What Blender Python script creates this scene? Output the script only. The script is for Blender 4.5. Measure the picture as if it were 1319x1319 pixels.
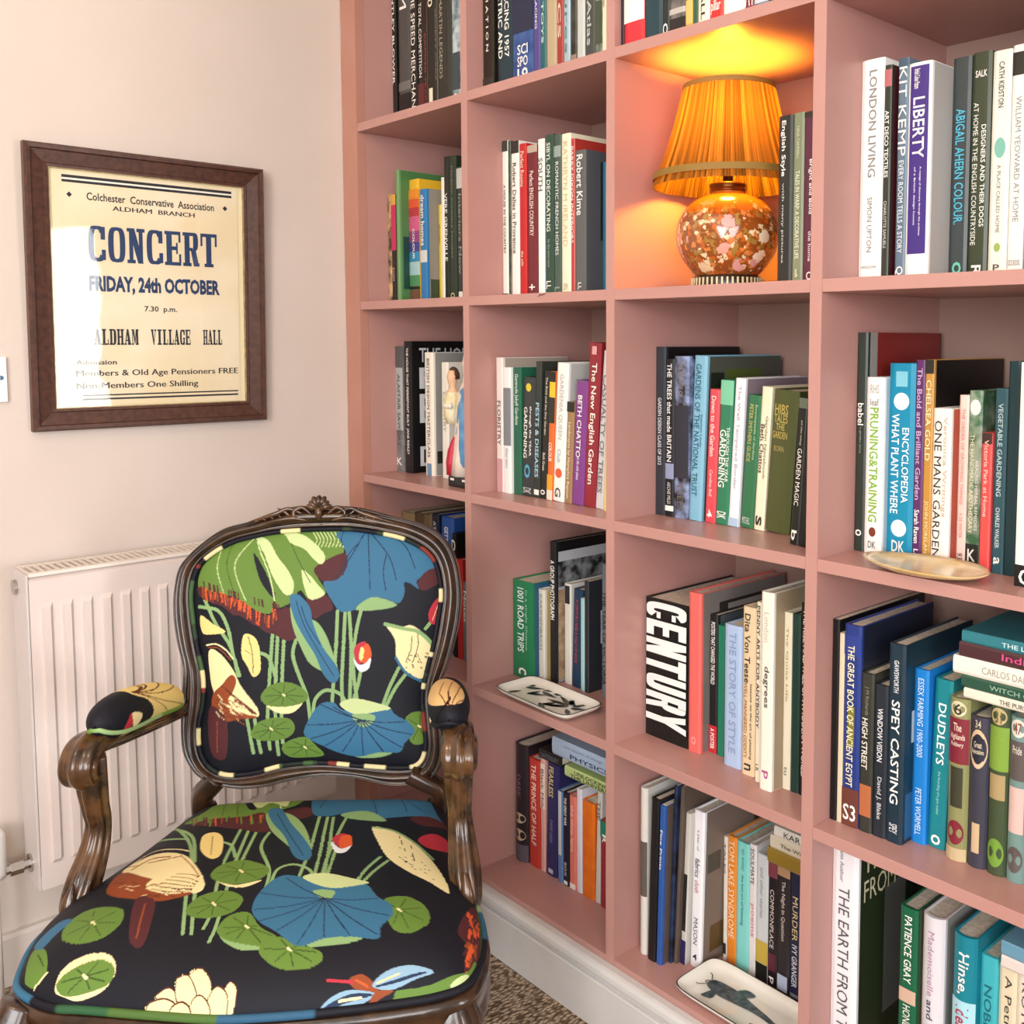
import bpy, bmesh, math, random
import numpy as np
from mathutils import Matrix, Vector
random.seed(7)
SC = bpy.context.scene
COL = SC.collection
for o in list(bpy.data.objects): bpy.data.objects.remove(o)
PI = math.pi

# ------------------------------------------------------------------ camera
cam_d = bpy.data.cameras.new('camera'); cam = bpy.data.objects.new('camera', cam_d); COL.objects.link(cam)
cam_d.sensor_width = 36.0; cam_d.lens = 1304.56 / 1319 * 36.0
cam_d.shift_x = (659.5 - 811.264) / 1319; cam_d.shift_y = (541.968 - 659.5) / 1319
cam_d.clip_start = .05
cR = Vector(((0.715408, -0.698702, 0.002559))); cU = Vector(((0.053574, 0.058506, 0.996848))); cF = Vector(((0.69665, 0.713016, -0.079288))); cC = Vector(((-1.17389, -2.14078, 1.22269)))
cam.matrix_world = Matrix(((cR.x, cU.x, -cF.x, cC.x), (cR.y, cU.y, -cF.y, cC.y), (cR.z, cU.z, -cF.z, cC.z), (0, 0, 0, 1)))
SC.camera = cam
# ------------------------------------------------------------------ world, view, lights
wd = bpy.data.worlds.new('world'); SC.world = wd; wd.use_nodes = True
wd.node_tree.nodes['Background'].inputs[0].default_value = (.75, .85, 1, 1)
wd.node_tree.nodes['Background'].inputs[1].default_value = 1.0
SC.view_settings.view_transform = 'Standard'; SC.view_settings.look = 'None'
SC.view_settings.exposure = 0.07; SC.view_settings.gamma = 1.0; SC.view_settings.use_curve_mapping = False
SC.cycles.use_denoising = True
SC.cycles.max_bounces = 8; SC.cycles.diffuse_bounces = 4; SC.cycles.sample_clamp_indirect = 4.0
def area(name, loc, aim, sx, sy, power, col):
    d = bpy.data.lights.new(name, 'AREA'); d.shape = 'RECTANGLE'; d.size = sx; d.size_y = sy; d.energy = power; d.color = col
    o = bpy.data.objects.new(name, d); COL.objects.link(o); o.location = loc
    o.rotation_euler = (Vector(aim) - Vector(loc)).to_track_quat('-Z', 'Z').to_euler(); return o
area('window_daylight', (-2.0, -4.28, 1.5), (-.9, 0, 1.0), 2.0, 1.5, 100, (.97, .985, 1.0))
area('garden_door_daylight', (.60, -4.28, .86), (.60, 0, .86), .50, 1.5, 38, (.98, .99, 1.0)).rotation_euler.rotate_axis('Z', math.radians(11))
area('side_window_daylight', (-3.2, -2.6, 1.5), (0, -1.4, 1.0), 1.5, 1.5, 100, (.97, .985, 1.0))
d = bpy.data.lights.new('ceiling_bulb', 'POINT'); d.energy = 19; d.color = (1, .74, .46); d.shadow_soft_size = .12
o = bpy.data.objects.new('ceiling_bulb', d); COL.objects.link(o); o.location = (-1.5, -1.2, 2.3)

# ------------------------------------------------------------------ helpers
def lin(h):
    return tuple((c / 12.92 if c <= .04045 else ((c + .055) / 1.055) ** 2.4) for c in [int(h[i:i + 2], 16) / 255 for i in (0, 2, 4)])
MATS = {}
def mat(h, rough=.5, metal=0.0, noise=None, nscale=60.0, bump=0.0, bscale=200.0, coat=0.0, spec=.5, emit=0.0):
    key = (h, rough, metal, noise, nscale, bump, bscale, coat, spec, emit)
    if key in MATS: return MATS[key]
    m = bpy.data.materials.new('m_%s' % h); m.use_nodes = True; nt = m.node_tree; p = nt.nodes['Principled BSDF']
    c = lin(h) + (1,)
    p.inputs['Base Color'].default_value = c; p.inputs['Roughness'].default_value = rough; p.inputs['Metallic'].default_value = metal
    p.inputs['Coat Weight'].default_value = coat; p.inputs['Specular IOR Level'].default_value = spec
    if emit: p.inputs['Emission Color'].default_value = c; p.inputs['Emission Strength'].default_value = emit
    if noise or bump:
        tc = nt.nodes.new('ShaderNodeTexCoord')
    if noise:
        n = nt.nodes.new('ShaderNodeTexNoise'); n.inputs['Scale'].default_value = nscale; n.inputs['Detail'].default_value = 5
        r = nt.nodes.new('ShaderNodeValToRGB'); r.color_ramp.elements[0].position = .38; r.color_ramp.elements[1].position = .62
        r.color_ramp.elements[0].color = c; r.color_ramp.elements[1].color = lin(noise) + (1,)
        nt.links.new(tc.outputs['Object'], n.inputs['Vector']); nt.links.new(n.outputs['Fac'], r.inputs[0]); nt.links.new(r.outputs[0], p.inputs['Base Color'])
    if bump:
        n2 = nt.nodes.new('ShaderNodeTexNoise'); n2.inputs['Scale'].default_value = bscale; n2.inputs['Detail'].default_value = 3
        b = nt.nodes.new('ShaderNodeBump'); b.inputs['Strength'].default_value = bump; b.inputs['Distance'].default_value = .002
        nt.links.new(tc.outputs['Object'], n2.inputs['Vector']); nt.links.new(n2.outputs['Fac'], b.inputs['Height']); nt.links.new(b.outputs[0], p.inputs['Normal'])
    MATS[key] = m; return m
def attr_mat(name, rough=.7, bump=.15, sheen=.0):
    m = bpy.data.materials.new(name); m.use_nodes = True; nt = m.node_tree; p = nt.nodes['Principled BSDF']
    a = nt.nodes.new('ShaderNodeAttribute'); a.attribute_name = 'print'
    nt.links.new(a.outputs['Color'], p.inputs['Base Color']); p.inputs['Roughness'].default_value = rough; p.inputs['Sheen Weight'].default_value = sheen
    p.inputs['Specular IOR Level'].default_value = .25
    if bump:
        tc = nt.nodes.new('ShaderNodeTexCoord'); n = nt.nodes.new('ShaderNodeTexNoise'); n.inputs['Scale'].default_value = 900
        b = nt.nodes.new('ShaderNodeBump'); b.inputs['Strength'].default_value = bump; b.inputs['Distance'].default_value = .001
        nt.links.new(tc.outputs['Object'], n.inputs['Vector']); nt.links.new(n.outputs['Fac'], b.inputs['Height']); nt.links.new(b.outputs[0], p.inputs['Normal'])
    return m
def link(name, me, m, parent=None, smooth=False):
    o = bpy.data.objects.new(name, me); COL.objects.link(o)
    if m is not None: me.materials.clear(); me.materials.append(m)
    if parent: o.parent = parent
    if smooth: me.polygons.foreach_set('use_smooth', [True] * len(me.polygons))
    return o
def raw(name, v, f, m, parent=None, smooth=False):
    me = bpy.data.meshes.new(name); me.from_pydata([tuple(p) for p in v], [], f); me.update(); return link(name, me, m, parent, smooth)
def fin(name, bm, m, parent=None, smooth=False):
    bmesh.ops.recalc_face_normals(bm, faces=bm.faces)
    me = bpy.data.meshes.new(name); bm.to_mesh(me); bm.free(); return link(name, me, m, parent, smooth)
def bx(bm, x0, x1, y0, y1, z0, z1, bev=0.0):
    g = bmesh.ops.create_cube(bm, size=1.0); vs = g['verts']
    for v in vs: v.co = Vector(((x0 + x1) / 2 + v.co.x * abs(x1 - x0), (y0 + y1) / 2 + v.co.y * abs(y1 - y0), (z0 + z1) / 2 + v.co.z * abs(z1 - z0)))
    if bev: bmesh.ops.bevel(bm, geom=list({e for v in vs for e in v.link_edges}), offset=bev, segments=2, affect='EDGES', profile=.7)
def box(name, x0, x1, y0, y1, z0, z1, m, parent=None, bev=0.0):
    bm = bmesh.new(); bx(bm, x0, x1, y0, y1, z0, z1, bev); return fin(name, bm, m, parent)
def lathe(bm, prof, cx, cy, n=48, wob=None):
    rings = []
    for r, z in prof:
        rings.append([bm.verts.new((cx + (r * (1 + (wob(i, n) if wob else 0))) * math.cos(2 * PI * i / n), cy + (r * (1 + (wob(i, n) if wob else 0))) * math.sin(2 * PI * i / n), z)) for i in range(n)])
    for a, b in zip(rings, rings[1:]):
        for i in range(n): bm.faces.new((a[i], a[(i + 1) % n], b[(i + 1) % n], b[i]))
    return rings
def catm(pts, n=10, closed=False):
    out = []; N = len(pts)
    for i in range(N if closed else N - 1):
        if closed: q = [pts[(i + k - 1) % N] for k in range(4)]
        else: q = [pts[max(0, min(N - 1, i + k - 1))] for k in range(4)]
        for j in range(n):
            t = j / n
            out.append(tuple(.5 * (2 * b + (c - a) * t + (2 * a - 5 * b + 4 * c - d_) * t * t + (-a + 3 * b - 3 * c + d_) * t ** 3) for a, b, c, d_ in zip(*q)))
    if not closed: out.append(tuple(pts[-1]))
    return out
def sweep(bm, path, radii, up=(0, 0, 1), n=20, prof=None, cap=True, closed=False):
    # radii: list of (half width across, half height along 'up')
    P = [Vector(p) for p in path]; rings = []; N = len(P); upv = Vector(up)
    for i, p in enumerate(P):
        if closed: t = P[(i + 1) % N] - P[i - 1]
        else: t = P[min(N - 1, i + 1)] - P[max(0, i - 1)]
        t.normalize(); a = t.cross(upv)
        if a.length < 1e-4: a = t.cross(Vector((0, 1, 0)))
        a.normalize(); b = a.cross(t).normalized(); ra, rb = radii[i] if isinstance(radii, list) else radii
        ring = []
        for k in range(n):
            ph = 2 * PI * k / n; s = prof(ph) if prof else 1.0
            ring.append(bm.verts.new(p + a * (ra * s * math.cos(ph)) + b * (rb * s * math.sin(ph))))
        rings.append(ring)
    for i in range(N if closed else N - 1):
        r0, r1 = rings[i], rings[(i + 1) % N]
        for k in range(n): bm.faces.new((r0[k], r0[(k + 1) % n], r1[(k + 1) % n], r1[k]))
    if cap and not closed: bm.faces.new(rings[0][::-1]); bm.faces.new(rings[-1])
    return rings
def thing(name, label, cat, loc=(0, 0, 0), rot=(0, 0, 0), group=None):
    o = bpy.data.objects.new(name, None); COL.objects.link(o); o.location = loc; o.rotation_euler = rot
    o.empty_display_size = .05
    o['label'] = label; o['category'] = cat
    if group: o['group'] = group
    return o
def struct(o): o['kind'] = 'structure'; return o
# lettering: built-in font turned into meshes, cached in a unit box
TXT = {}
def text_mesh(s, bold=0.0, shear=0.0, slab=False):
    key = (s, bold, shear)
    if key in TXT: return TXT[key]
    if 'M' in s: bold = 0.0
    c = bpy.data.curves.new('t', 'FONT'); c.body = s; c.resolution_u = 2; c.offset = bold; c.shear = shear
    o = bpy.data.objects.new('t', c); COL.objects.link(o)
    dg = bpy.context.evaluated_depsgraph_get(); me = bpy.data.meshes.new_from_object(o.evaluated_get(dg))
    bpy.data.objects.remove(o); bpy.data.curves.remove(c)
    n = len(me.vertices); co = np.zeros(n * 3); me.vertices.foreach_get('co', co); co = co.reshape(-1, 3)
    lo = co.min(0); hi = co.max(0); co = (co - lo) / np.maximum(hi - lo, 1e-6); asp = (hi[0] - lo[0]) / max(1e-6, hi[1] - lo[1])
    fs = [tuple(p.vertices) for p in me.polygons]; bpy.data.meshes.remove(me)
    TXT[key] = (co, fs, asp); return TXT[key]
def lettering(name, s, m, parent, o, ax, ay, w, h, bold=.012, shear=0.0):
    # o: lower left corner, ax: reading direction, ay: glyph up direction, both unit vectors
    co, fs, asp = text_mesh(s, bold, shear); o = np.array(o); ax = np.array(ax); ay = np.array(ay)
    v = o + co[:, :1] * w * ax + co[:, 1:2] * h * ay
    return raw(name, v.tolist(), fs, m, parent)

# heavy block and slab letters drawn from strokes, packed in a unit box per word
def glyph(ch, h, s, flat=1.0):
    P_ = lambda *r: [((a, c), (b, c), (b, d_), (a, d_)) for a, b, c, d_ in r]
    def ring(x0, x1, y0, y1, wx, wy, a0=0, a1=360, n=20, ex=.5, ey=.7):
        out = []; cx, cy = (x0 + x1) / 2, (y0 + y1) / 2
        def sp(t, rx, ry):
            c, q = math.cos(t), math.sin(t); return (cx + rx * math.copysign(abs(c) ** ex, c), cy + ry * math.copysign(abs(q) ** ey, q))
        for i in range(n):
            t0, t1 = [math.radians(a0 + (a1 - a0) * k / n) for k in (i, i + 1)]
            A, B_ = ((x1 - x0) / 2, (y1 - y0) / 2), ((x1 - x0) / 2 - wx, (y1 - y0) / 2 - wy)
            out.append((sp(t0, *A), sp(t1, *A), sp(t1, *B_), sp(t0, *B_)))
        return out
    w = .1 if s else .19      # horizontal stroke weight
    if ch == 'C': return ring(.03, .97, 0, 1, h, w, 40, 320) + (P_((.70, .94, .62, .98), (.74, .96, .05, .34)) if s else P_((.97 - h, .97, .64, .74), (.97 - h, .97, .26, .36)))
    if ch == 'O': return ring(.03, .97, 0, 1, h, w)
    if ch == 'N': return (P_((.12, .34, 0, 1), (.66, .88, 0, 1), (0, .46, 0, s), (.54, 1, 1 - s, 1), (0, .36, 1 - s, 1)) if s else P_((.04, .04 + h, 0, 1), (.96 - h, .96, 0, 1))) + [((.1, 1), (.42, 1), (.9, 0), (.6, 0))]
    if ch == 'E': return (P_((.1, .42, 0, 1), (0, .95, 0, s), (0, .93, 1 - s, 1), (.42, .72, .45, .56), (.66, .76, .34, .67), (.83, .95, 0, .34), (.81, .93, .68, 1)) if s else P_((.05, .05 + h, 0, 1), (.05, .95, 0, w), (.05, .95, 1 - w, 1), (.05, .88, .42, .58)))
    if ch == 'R': return (P_((.1, .4, 0, 1), (0, .5, 0, s), (0, .62, 1 - s, 1), (.4, .6, .46, .55), (.66, .98, 0, s)) + ring(.3, .92, .46, 1, .3, .09, -90, 90) if s else P_((.05, .05 + h, 0, 1), (.05, .6, 1 - w, 1), (.05, .6, .4, .55)) + ring(.25, .97, .4, 1, h, w * .9, -90, 90)) + [((.46, .5), (.78, .46), (.96, 0), (.64, 0))]
    if ch == 'T': return P_((.34, .66, 0, 1), (.22, .78, 0, s), (0, 1, 1 - s, 1), (0, .12, .62, 1), (.88, 1, .62, 1)) if s else P_((.5 - h / 2, .5 + h / 2, 0, 1), (.0, 1, 1 - w, 1))
    if ch == 'U': return P_((.04, .04 + h, .3, 1), (.96 - h, .96, .3, 1)) + ring(.04, .96, 0, .7, h, w, 180, 360)
    if ch == 'Y': return P_((.5 - h / 2, .5 + h / 2, 0, .5)) + [((-.02, 1), (.34, 1), (.66, .4), (.34, .4)), ((.66, 1), (1.02, 1), (.66, .4), (.34, .4))]
    if ch == 'A': return [((.08, 0), (.2, 0), (.56, 1), (.38, 1)), ((.56, 0), (.94, 0), (.62, 1), (.36, 1))] + P_((.25, .7, .24, .32), (0, .34, 0, s), (.48, 1, 0, s))
    if ch == 'L': return P_((.16, .5, 0, 1), (.02, .96, 0, s), (.02, .64, 1 - s, 1), (.84, .96, 0, .36))
    if ch == 'D': return P_((.12, .42, 0, 1), (0, .55, 0, s), (0, .55, 1 - s, 1)) + ring(.1, .98, 0, 1, .34, s, -90, 90)
    if ch == 'H': return P_((.1, .38, 0, 1), (.62, .9, 0, 1), (.3, .7, .46, .55), (0, .46, 0, s), (.54, 1, 0, s), (0, .46, 1 - s, 1), (.54, 1, 1 - s, 1))
    if ch == 'M': return P_((.08, .2, 0, 1), (.64, .94, 0, 1), (0, .3, 0, s), (.56, 1, 0, s), (0, .3, 1 - s, 1), (.64, 1, 1 - s, 1)) + [((.1, 1), (.36, 1), (.55, .1), (.42, .1)), ((.42, .1), (.52, .1), (.72, 1), (.62, 1))]
    if ch == 'V': return [((.06, 1), (.4, 1), (.62, 0), (.44, 0)), ((.44, 0), (.54, 0), (.9, 1), (.78, 1))] + P_((0, .48, 1 - s, 1), (.64, 1, 1 - s, 1))
    if ch == 'I': return P_((.3, .7, 0, 1), (.12, .88, 0, s), (.12, .88, 1 - s, 1))
    if ch == 'G': return ring(.03, .97, 0, 1, .32, w, 40, 330) + P_((.6, 1, .38, .47), (.68, .92, 0, .47), (.72, .94, .64, .98))
    return []
def block_mesh(word, h=.31, s=0.0, gap=.06):
    n = len(word); v = []; f = []
    for i, ch in enumerate(word):
        for q in glyph(ch, h, s):
            f.append(tuple(range(len(v), len(v) + 4)))
            for a, b in q: v.append(((i + gap / 2 + (1 - gap) * a) / n, b, .00003 * (len(f) % 40)))
    return np.array(v), f, n * .6
TXT[('CENTURY', .016, 0.0)] = block_mesh('CENTURY', .37, 0.0, .06)
# ------------------------------------------------------------------ room shell
def wall_mat(h, h2):
    return mat(h, .85, 0, h2, 3.0, .06, 60.0)
WALL = wall_mat('d3c6bd', 'cfc2b8')
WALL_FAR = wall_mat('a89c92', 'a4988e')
PINK = mat('ba8c84', .34, 0, 'b78880', 4.0, .05, 45.0, 0, .5)
PINK_END = mat('b98677', .5, 0, 'b57f6d', 6.0, .05, 45.0)
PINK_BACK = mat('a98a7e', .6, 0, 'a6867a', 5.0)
WHITE = mat('e6e4e4', .32, 0, 'dddbda', 9.0)
XB, XL, YR, ZC_ = .325, -3.3, -4.35, 2.5
struct(box('wall_back', XL - .1, XB + .1, 0, .1, 0, ZC_, WALL))
struct(box('wall_right', XB + .018, XB + .12, -1.76, 0, 0, ZC_, WALL))
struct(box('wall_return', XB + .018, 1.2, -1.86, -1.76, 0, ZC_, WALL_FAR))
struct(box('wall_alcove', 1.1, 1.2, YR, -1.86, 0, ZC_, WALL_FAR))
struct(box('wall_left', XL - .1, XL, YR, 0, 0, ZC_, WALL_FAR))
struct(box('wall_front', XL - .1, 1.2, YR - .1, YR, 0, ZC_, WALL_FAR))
struct(box('ceiling', XL - .1, 1.2, YR - .1, .1, ZC_, ZC_ + .1, mat('efe9e2', .9)))
# window frames round the daylight
def window(name, x0, x1, z0, z1, bars):
    bm = bmesh.new()
    for a, b in ((x0 - .06, x0), (x1, x1 + .06)): bx(bm, a, b, YR, YR + .05, z0 - .06, z1 + .06)
    for a, b in ((z0 - .06, z0), (z1, z1 + .06)): bx(bm, x0, x1, YR, YR + .05, a, b)
    for k in range(1, bars): bx(bm, x0 + (x1 - x0) * k / bars - .015, x0 + (x1 - x0) * k / bars + .015, YR + .08, YR + .1, z0, z1)
    struct(fin(name, bm, WHITE))
window('window_1', -2.5, -.5, .75, 2.25, 3)
window('window_2', .18, 1.04, .06, 2.02, 1)
# carpet: coarse woven sisal loops
def carpet():
    m = bpy.data.materials.new('carpet'); m.use_nodes = True; nt = m.node_tree; p = nt.nodes['Principled BSDF']; p.inputs['Roughness'].default_value = .95
    tc = nt.nodes.new('ShaderNodeTexCoord'); mp = nt.nodes.new('ShaderNodeMapping'); mp.inputs['Rotation'].default_value[2] = .75; mp.inputs['Scale'].default_value = (1.0, 1.7, 1)
    v = nt.nodes.new('ShaderNodeTexVoronoi'); v.inputs['Scale'].default_value = 98; v.feature = 'F1'
    r = nt.nodes.new('ShaderNodeValToRGB'); r.color_ramp.elements[0].color = lin('d8c0a4') + (1,); r.color_ramp.elements[1].color = lin('6e563f') + (1,)
    r.color_ramp.elements[0].position = .2; r.color_ramp.elements[1].position = .75
    n = nt.nodes.new('ShaderNodeTexNoise'); n.inputs['Scale'].default_value = 14
    mx = nt.nodes.new('ShaderNodeMix'); mx.data_type = 'RGBA'; mx.blend_type = 'MULTIPLY'; mx.inputs[0].default_value = .35
    b = nt.nodes.new('ShaderNodeBump'); b.inputs['Strength'].default_value = .9; b.inputs['Distance'].default_value = .006; b.invert = True
    L = nt.links.new
    L(tc.outputs['Object'], mp.inputs[0]); L(mp.outputs[0], v.inputs['Vector']); L(tc.outputs['Object'], n.inputs['Vector']); L(v.outputs['Distance'], r.inputs[0])
    L(r.outputs[0], mx.inputs[6]); L(n.outputs['Fac'], mx.inputs[7]); L(mx.outputs[2], p.inputs['Base Color']); L(v.outputs['Distance'], b.inputs['Height']); L(b.outputs[0], p.inputs['Normal'])
    return m
struct(box('floor', XL - .1, 1.2, YR - .1, .1, -.05, 0, carpet()))
# skirting boards: extruded moulding profile (offset from wall, height)
def skirting(name, prof, p0, p1, out, m):
    d_ = Vector((p1[0] - p0[0], p1[1] - p0[1], 0)); ov = Vector(out)
    bm = bmesh.new(); rings = []
    for p in (p0, p1): rings.append([bm.verts.new(Vector((p[0], p[1], z)) + ov * t) for t, z in prof])
    n = len(prof)
    for k in range(n): bm.faces.new((rings[0][k], rings[0][(k + 1) % n], rings[1][(k + 1) % n], rings[1][k]))
    bm.faces.new(rings[0]); bm.faces.new(rings[1][::-1])
    return struct(fin(name, bm, m))
PR = [(0, .001), (.02, .001), (.02, .088), (.0185, .0895), (.0125, .0905), (.0125, .097), (.017, .0985), (.0215, .101), (.0225, .107), (.0215, .1145), (.017, .1195), (.012, .1215), (0, .1215)]
skirting('baseboard_right', PR, (-.0005, -.0185), (-.0005, -1.735), (-1, 0, 0), mat('d9d7d6', .35, 0, 'd2cfcd', 7.0))
skirting('baseboard_back', [(0, .001), (.018, .001), (.018, .094), (.012, .1), (0, .1)], (XL + .001, -.0005), (-.023, -.0005), (0, -1, 0), mat('cfc6bf', .45))

# ------------------------------------------------------------------ bookcase
ZS = {'A': 1.7027, 'B': 1.3079, 'C': 0.9157, 'D': 0.5239, 'E': 0.1321}
DV = [-0.4752, -0.8912, -1.3081, -1.7250]; YS = 0.0662; TK = .01812; TD = .0201; YEND = -1.7250
bc = thing('bookcase', 'built-in pink painted bookcase of square compartments covering the right wall', 'bookcase', (0, 0, 0))
# scribed end stile against the uneven plaster wall
bm = bmesh.new(); ns = 60; F_ = []; rng = random.Random(3)
for i in range(ns + 1):
    z = .0 + 2.45 * i / ns; w = .001 + .003 * abs(math.sin(i * .7)) * rng.random()
    F_.append([bm.verts.new((-.001, -w, z)), bm.verts.new((-.001, -YS, z)), bm.verts.new((.02, -YS, z)), bm.verts.new((.02, -w, z))])
for a, b in zip(F_, F_[1:]):
    for k in range(4): bm.faces.new((a[k], a[(k + 1) % 4], b[(k + 1) % 4], b[k]))
bm.faces.new(F_[0]); bm.faces.new(F_[-1][::-1])
fin('end_stile', bm, PINK_END, bc)
box('end_panel', .0205, XB, -YS, -YS + .018, 0, 2.45, PINK, bc)
for yv in DV: box('divider', 0, XB, yv - TD / 2, yv + TD / 2, .0, 2.45, PINK, bc, .0008)
edges = [-YS] + [v - TD / 2 for v in DV]; ends = [v + TD / 2 for v in DV]
for k in ('A', 'B', 'C', 'D', 'E'):
    for a, b in zip(edges, ends): box('shelf', .0004, XB, b + .0002, a - .0002, ZS[k] - TK, ZS[k], PINK, bc, .0007)
for a, b in zip(edges, ends): box('shelf', .0004, XB, b + .0002, a - .0002, ZS['A'] + .375, ZS['A'] + .393, PINK, bc)
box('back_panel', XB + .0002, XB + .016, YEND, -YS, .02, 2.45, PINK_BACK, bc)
box('plinth', .004, .02, YEND, -YS - .001, .001, ZS['E'] - TK - .0005, PINK, bc)
# scuff marks on two shelf edges
def smudge(y, z, pts, col):
    v = [(-.0004, y - a, z + b) for a, b in pts]; raw('paint_scuff', v, [tuple(range(len(v)))], mat(col, .6), bc)
smudge(-.70, ZS['B'] - .006, [(0, 0), (.006, .004), (.012, .003), (.02, .005), (.022, .003), (.013, .001), (.006, .0015), (.001, -.002)], '6e3f4c')

# ------------------------------------------------------------------ poster
XF0, XF1, ZF0, ZF1 = -.6545, -.2030, 1.0490, 1.5830
FW = (XF1 - XF0); FH = ZF1 - ZF0
po = thing('framed_poster', 'framed blue on cream CONCERT poster in a dark wooden frame on the wall', 'poster', (XF0, -.004, ZF0), (math.radians(1.4), 0, 0))
WOODF = mat('432920', .42, 0, '553529', 90.0, .25, 90.0)
# frame: four mitred mouldings as one ring
prof = [(0, 0), (0, .016), (.004, .021), (.010, .020), (.012, .015), (.034, .009), (.036, .0115), (.041, .0105), (.041, 0)]
bm = bmesh.new(); rg = []
for t, dp in prof: rg.append([bm.verts.new((x, -dp, z)) for x, z in ((t, t), (FW - t, t), (FW - t, FH - t), (t, FH - t))])
for a, b in zip(rg, rg[1:] + rg[:1]):
    for k in range(4): bm.faces.new((a[k], a[(k + 1) % 4], b[(k + 1) % 4], b[k]))
fin('frame', bm, WOODF, po)
bm = bmesh.new(); rg = []
for t, dp in [(.0405, .001), (.0405, .0095), (.0425, .0095), (.0425, .001)]: rg.append([bm.verts.new((x, -dp, z)) for x, z in ((t, t), (FW - t, t), (FW - t, FH - t), (t, FH - t))])
for a, b in zip(rg, rg[1:] + rg[:1]):
    for k in range(4): bm.faces.new((a[k], a[(k + 1) % 4], b[(k + 1) % 4], b[k]))
fin('inner_slip', bm, mat('8a7350', .45, 0, 'b09a6a', 80.0), po)
box('mount_board', .041, FW - .041, -.004, -.001, .041, FH - .041, mat('e8dcb4', .8), po)
sheet = box('poster_sheet', .047, FW - .053, -.0055, -.0041, .045, FH - .047, mat('ece0c4', .8, 0, 'e6d5b0', 7.0), po)
NAVY = mat('1d3a63', .7); INK = mat('20242b', .7)
sw0, sw1, sz0, sz1 = .047, FW - .053, .045, FH - .047
def pz(v): return sz1 - (sz1 - sz0) * v          # v: 0 top .. 1 bottom
def pxx(u): return sw0 + (sw1 - sw0) * u
def prt(name, s, u0, u1, v0, v1, m, bold=.012):
    lettering(name, s, m, sheet, (pxx(u0), -.0057, pz(v1)), (1, 0, 0), (0, 0, 1), (u1 - u0) * (sw1 - sw0), (v1 - v0) * (sz1 - sz0), bold)
    if 'M' in s: lettering(name, s, m, sheet, (pxx(u0) + .0008, -.00575, pz(v1)), (1, 0, 0), (0, 0, 1), (u1 - u0) * (sw1 - sw0), (v1 - v0) * (sz1 - sz0), bold)
def bar(u0, u1, v0, v1, m): raw('printed_rule', [(pxx(u0), -.0057, pz(v1)), (pxx(u1), -.0057, pz(v1)), (pxx(u1), -.0057, pz(v0)), (pxx(u0), -.0057, pz(v0))], [(0, 1, 2, 3)], m, sheet)
bar(.05, .965, .012, .024, INK); bar(.05, .965, .032, .043, INK); bar(.05, .965, .0245, .0315, mat('f3efe2', .8))
prt('printed_line', 'Colchester  Conservative  Association', .17, .86, .078, .112, INK, .018)
prt('printed_line', 'ALDHAM  BRANCH', .30, .745, .128, .148, INK, .012)
for uu in (.085, .925):
    raw('printed_diamond', [(pxx(uu + a), -.0057, pz(.094 + b)) for a, b in ((-.014, 0), (0, .012), (.014, 0), (0, -.012))], [(0, 1, 2, 3)], INK, sheet)
def slab(word, u0, u1, v0, v1, m):
    co, fs, _ = block_mesh(word, .30, .10); w = (u1 - u0) * (sw1 - sw0); h = (v1 - v0) * (sz1 - sz0)
    raw('printed_word', [(pxx(u0) + a * w, -.0057 - q * .3, pz(v1) + b * h) for a, b, q in co], fs, m, sheet)
slab('CONCERT', .165, .875, .218, .372, NAVY)
prt('printed_line', 'FRIDAY, 24th OCTOBER', .17, .885, .432, .515, NAVY, .045)
prt('printed_line', '7.30  p.m.', .455, .635, .56, .592, INK, .02)
slab('ALDHAM', .185, .42, .665, .735, INK); slab('VILLAGE', .485, .71, .665, .735, INK); slab('HALL', .78, .895, .665, .735, INK)
prt('printed_line', 'Admission', .09, .30, .80, .822, INK, .02)
prt('printed_line', 'Members & Old Age Pensioners FREE', .09, .985, .845, .88, INK, .014)
prt('printed_line', 'Non-Members One Shilling', .09, .745, .90, .935, INK, .014)
bar(.12, .985, .953, .959, INK); bar(.12, .985, .969, .977, INK)
gm = bpy.data.materials.new('glazing'); gm.use_nodes = True; nt = gm.node_tree; nt.nodes.remove(nt.nodes['Principled BSDF'])
tr = nt.nodes.new('ShaderNodeBsdfTransparent'); gl = nt.nodes.new('ShaderNodeBsdfGlossy'); gl.inputs['Roughness'].default_value = .03
mx = nt.nodes.new('ShaderNodeMixShader'); fr = nt.nodes.new('ShaderNodeFresnel'); fr.inputs[0].default_value = 1.5
tc = nt.nodes.new('ShaderNodeTexCoord'); nz = nt.nodes.new('ShaderNodeTexNoise'); nz.inputs['Scale'].default_value = 5; bp = nt.nodes.new('ShaderNodeBump'); bp.inputs['Distance'].default_value = .004; bp.inputs['Strength'].default_value = .35
nt.links.new(tc.outputs['Object'], nz.inputs['Vector']); nt.links.new(nz.outputs['Fac'], bp.inputs['Height']); nt.links.new(bp.outputs[0], gl.inputs['Normal'])
ge = nt.nodes.new('ShaderNodeNewGeometry'); iv = nt.nodes.new('ShaderNodeMath'); iv.operation = 'SUBTRACT'; iv.inputs[0].default_value = 1.0; nt.links.new(ge.outputs['Backfacing'], iv.inputs[1])
ml = nt.nodes.new('ShaderNodeMath'); ml.operation = 'MULTIPLY'; nt.links.new(fr.outputs[0], ml.inputs[0]); nt.links.new(iv.outputs[0], ml.inputs[1]); nt.links.new(ml.outputs[0], mx.inputs[0]); nt.links.new(tr.outputs[0], mx.inputs[1]); nt.links.new(gl.outputs[0], mx.inputs[2]); nt.links.new(mx.outputs[0], nt.nodes['Material Output'].inputs[0])
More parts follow.
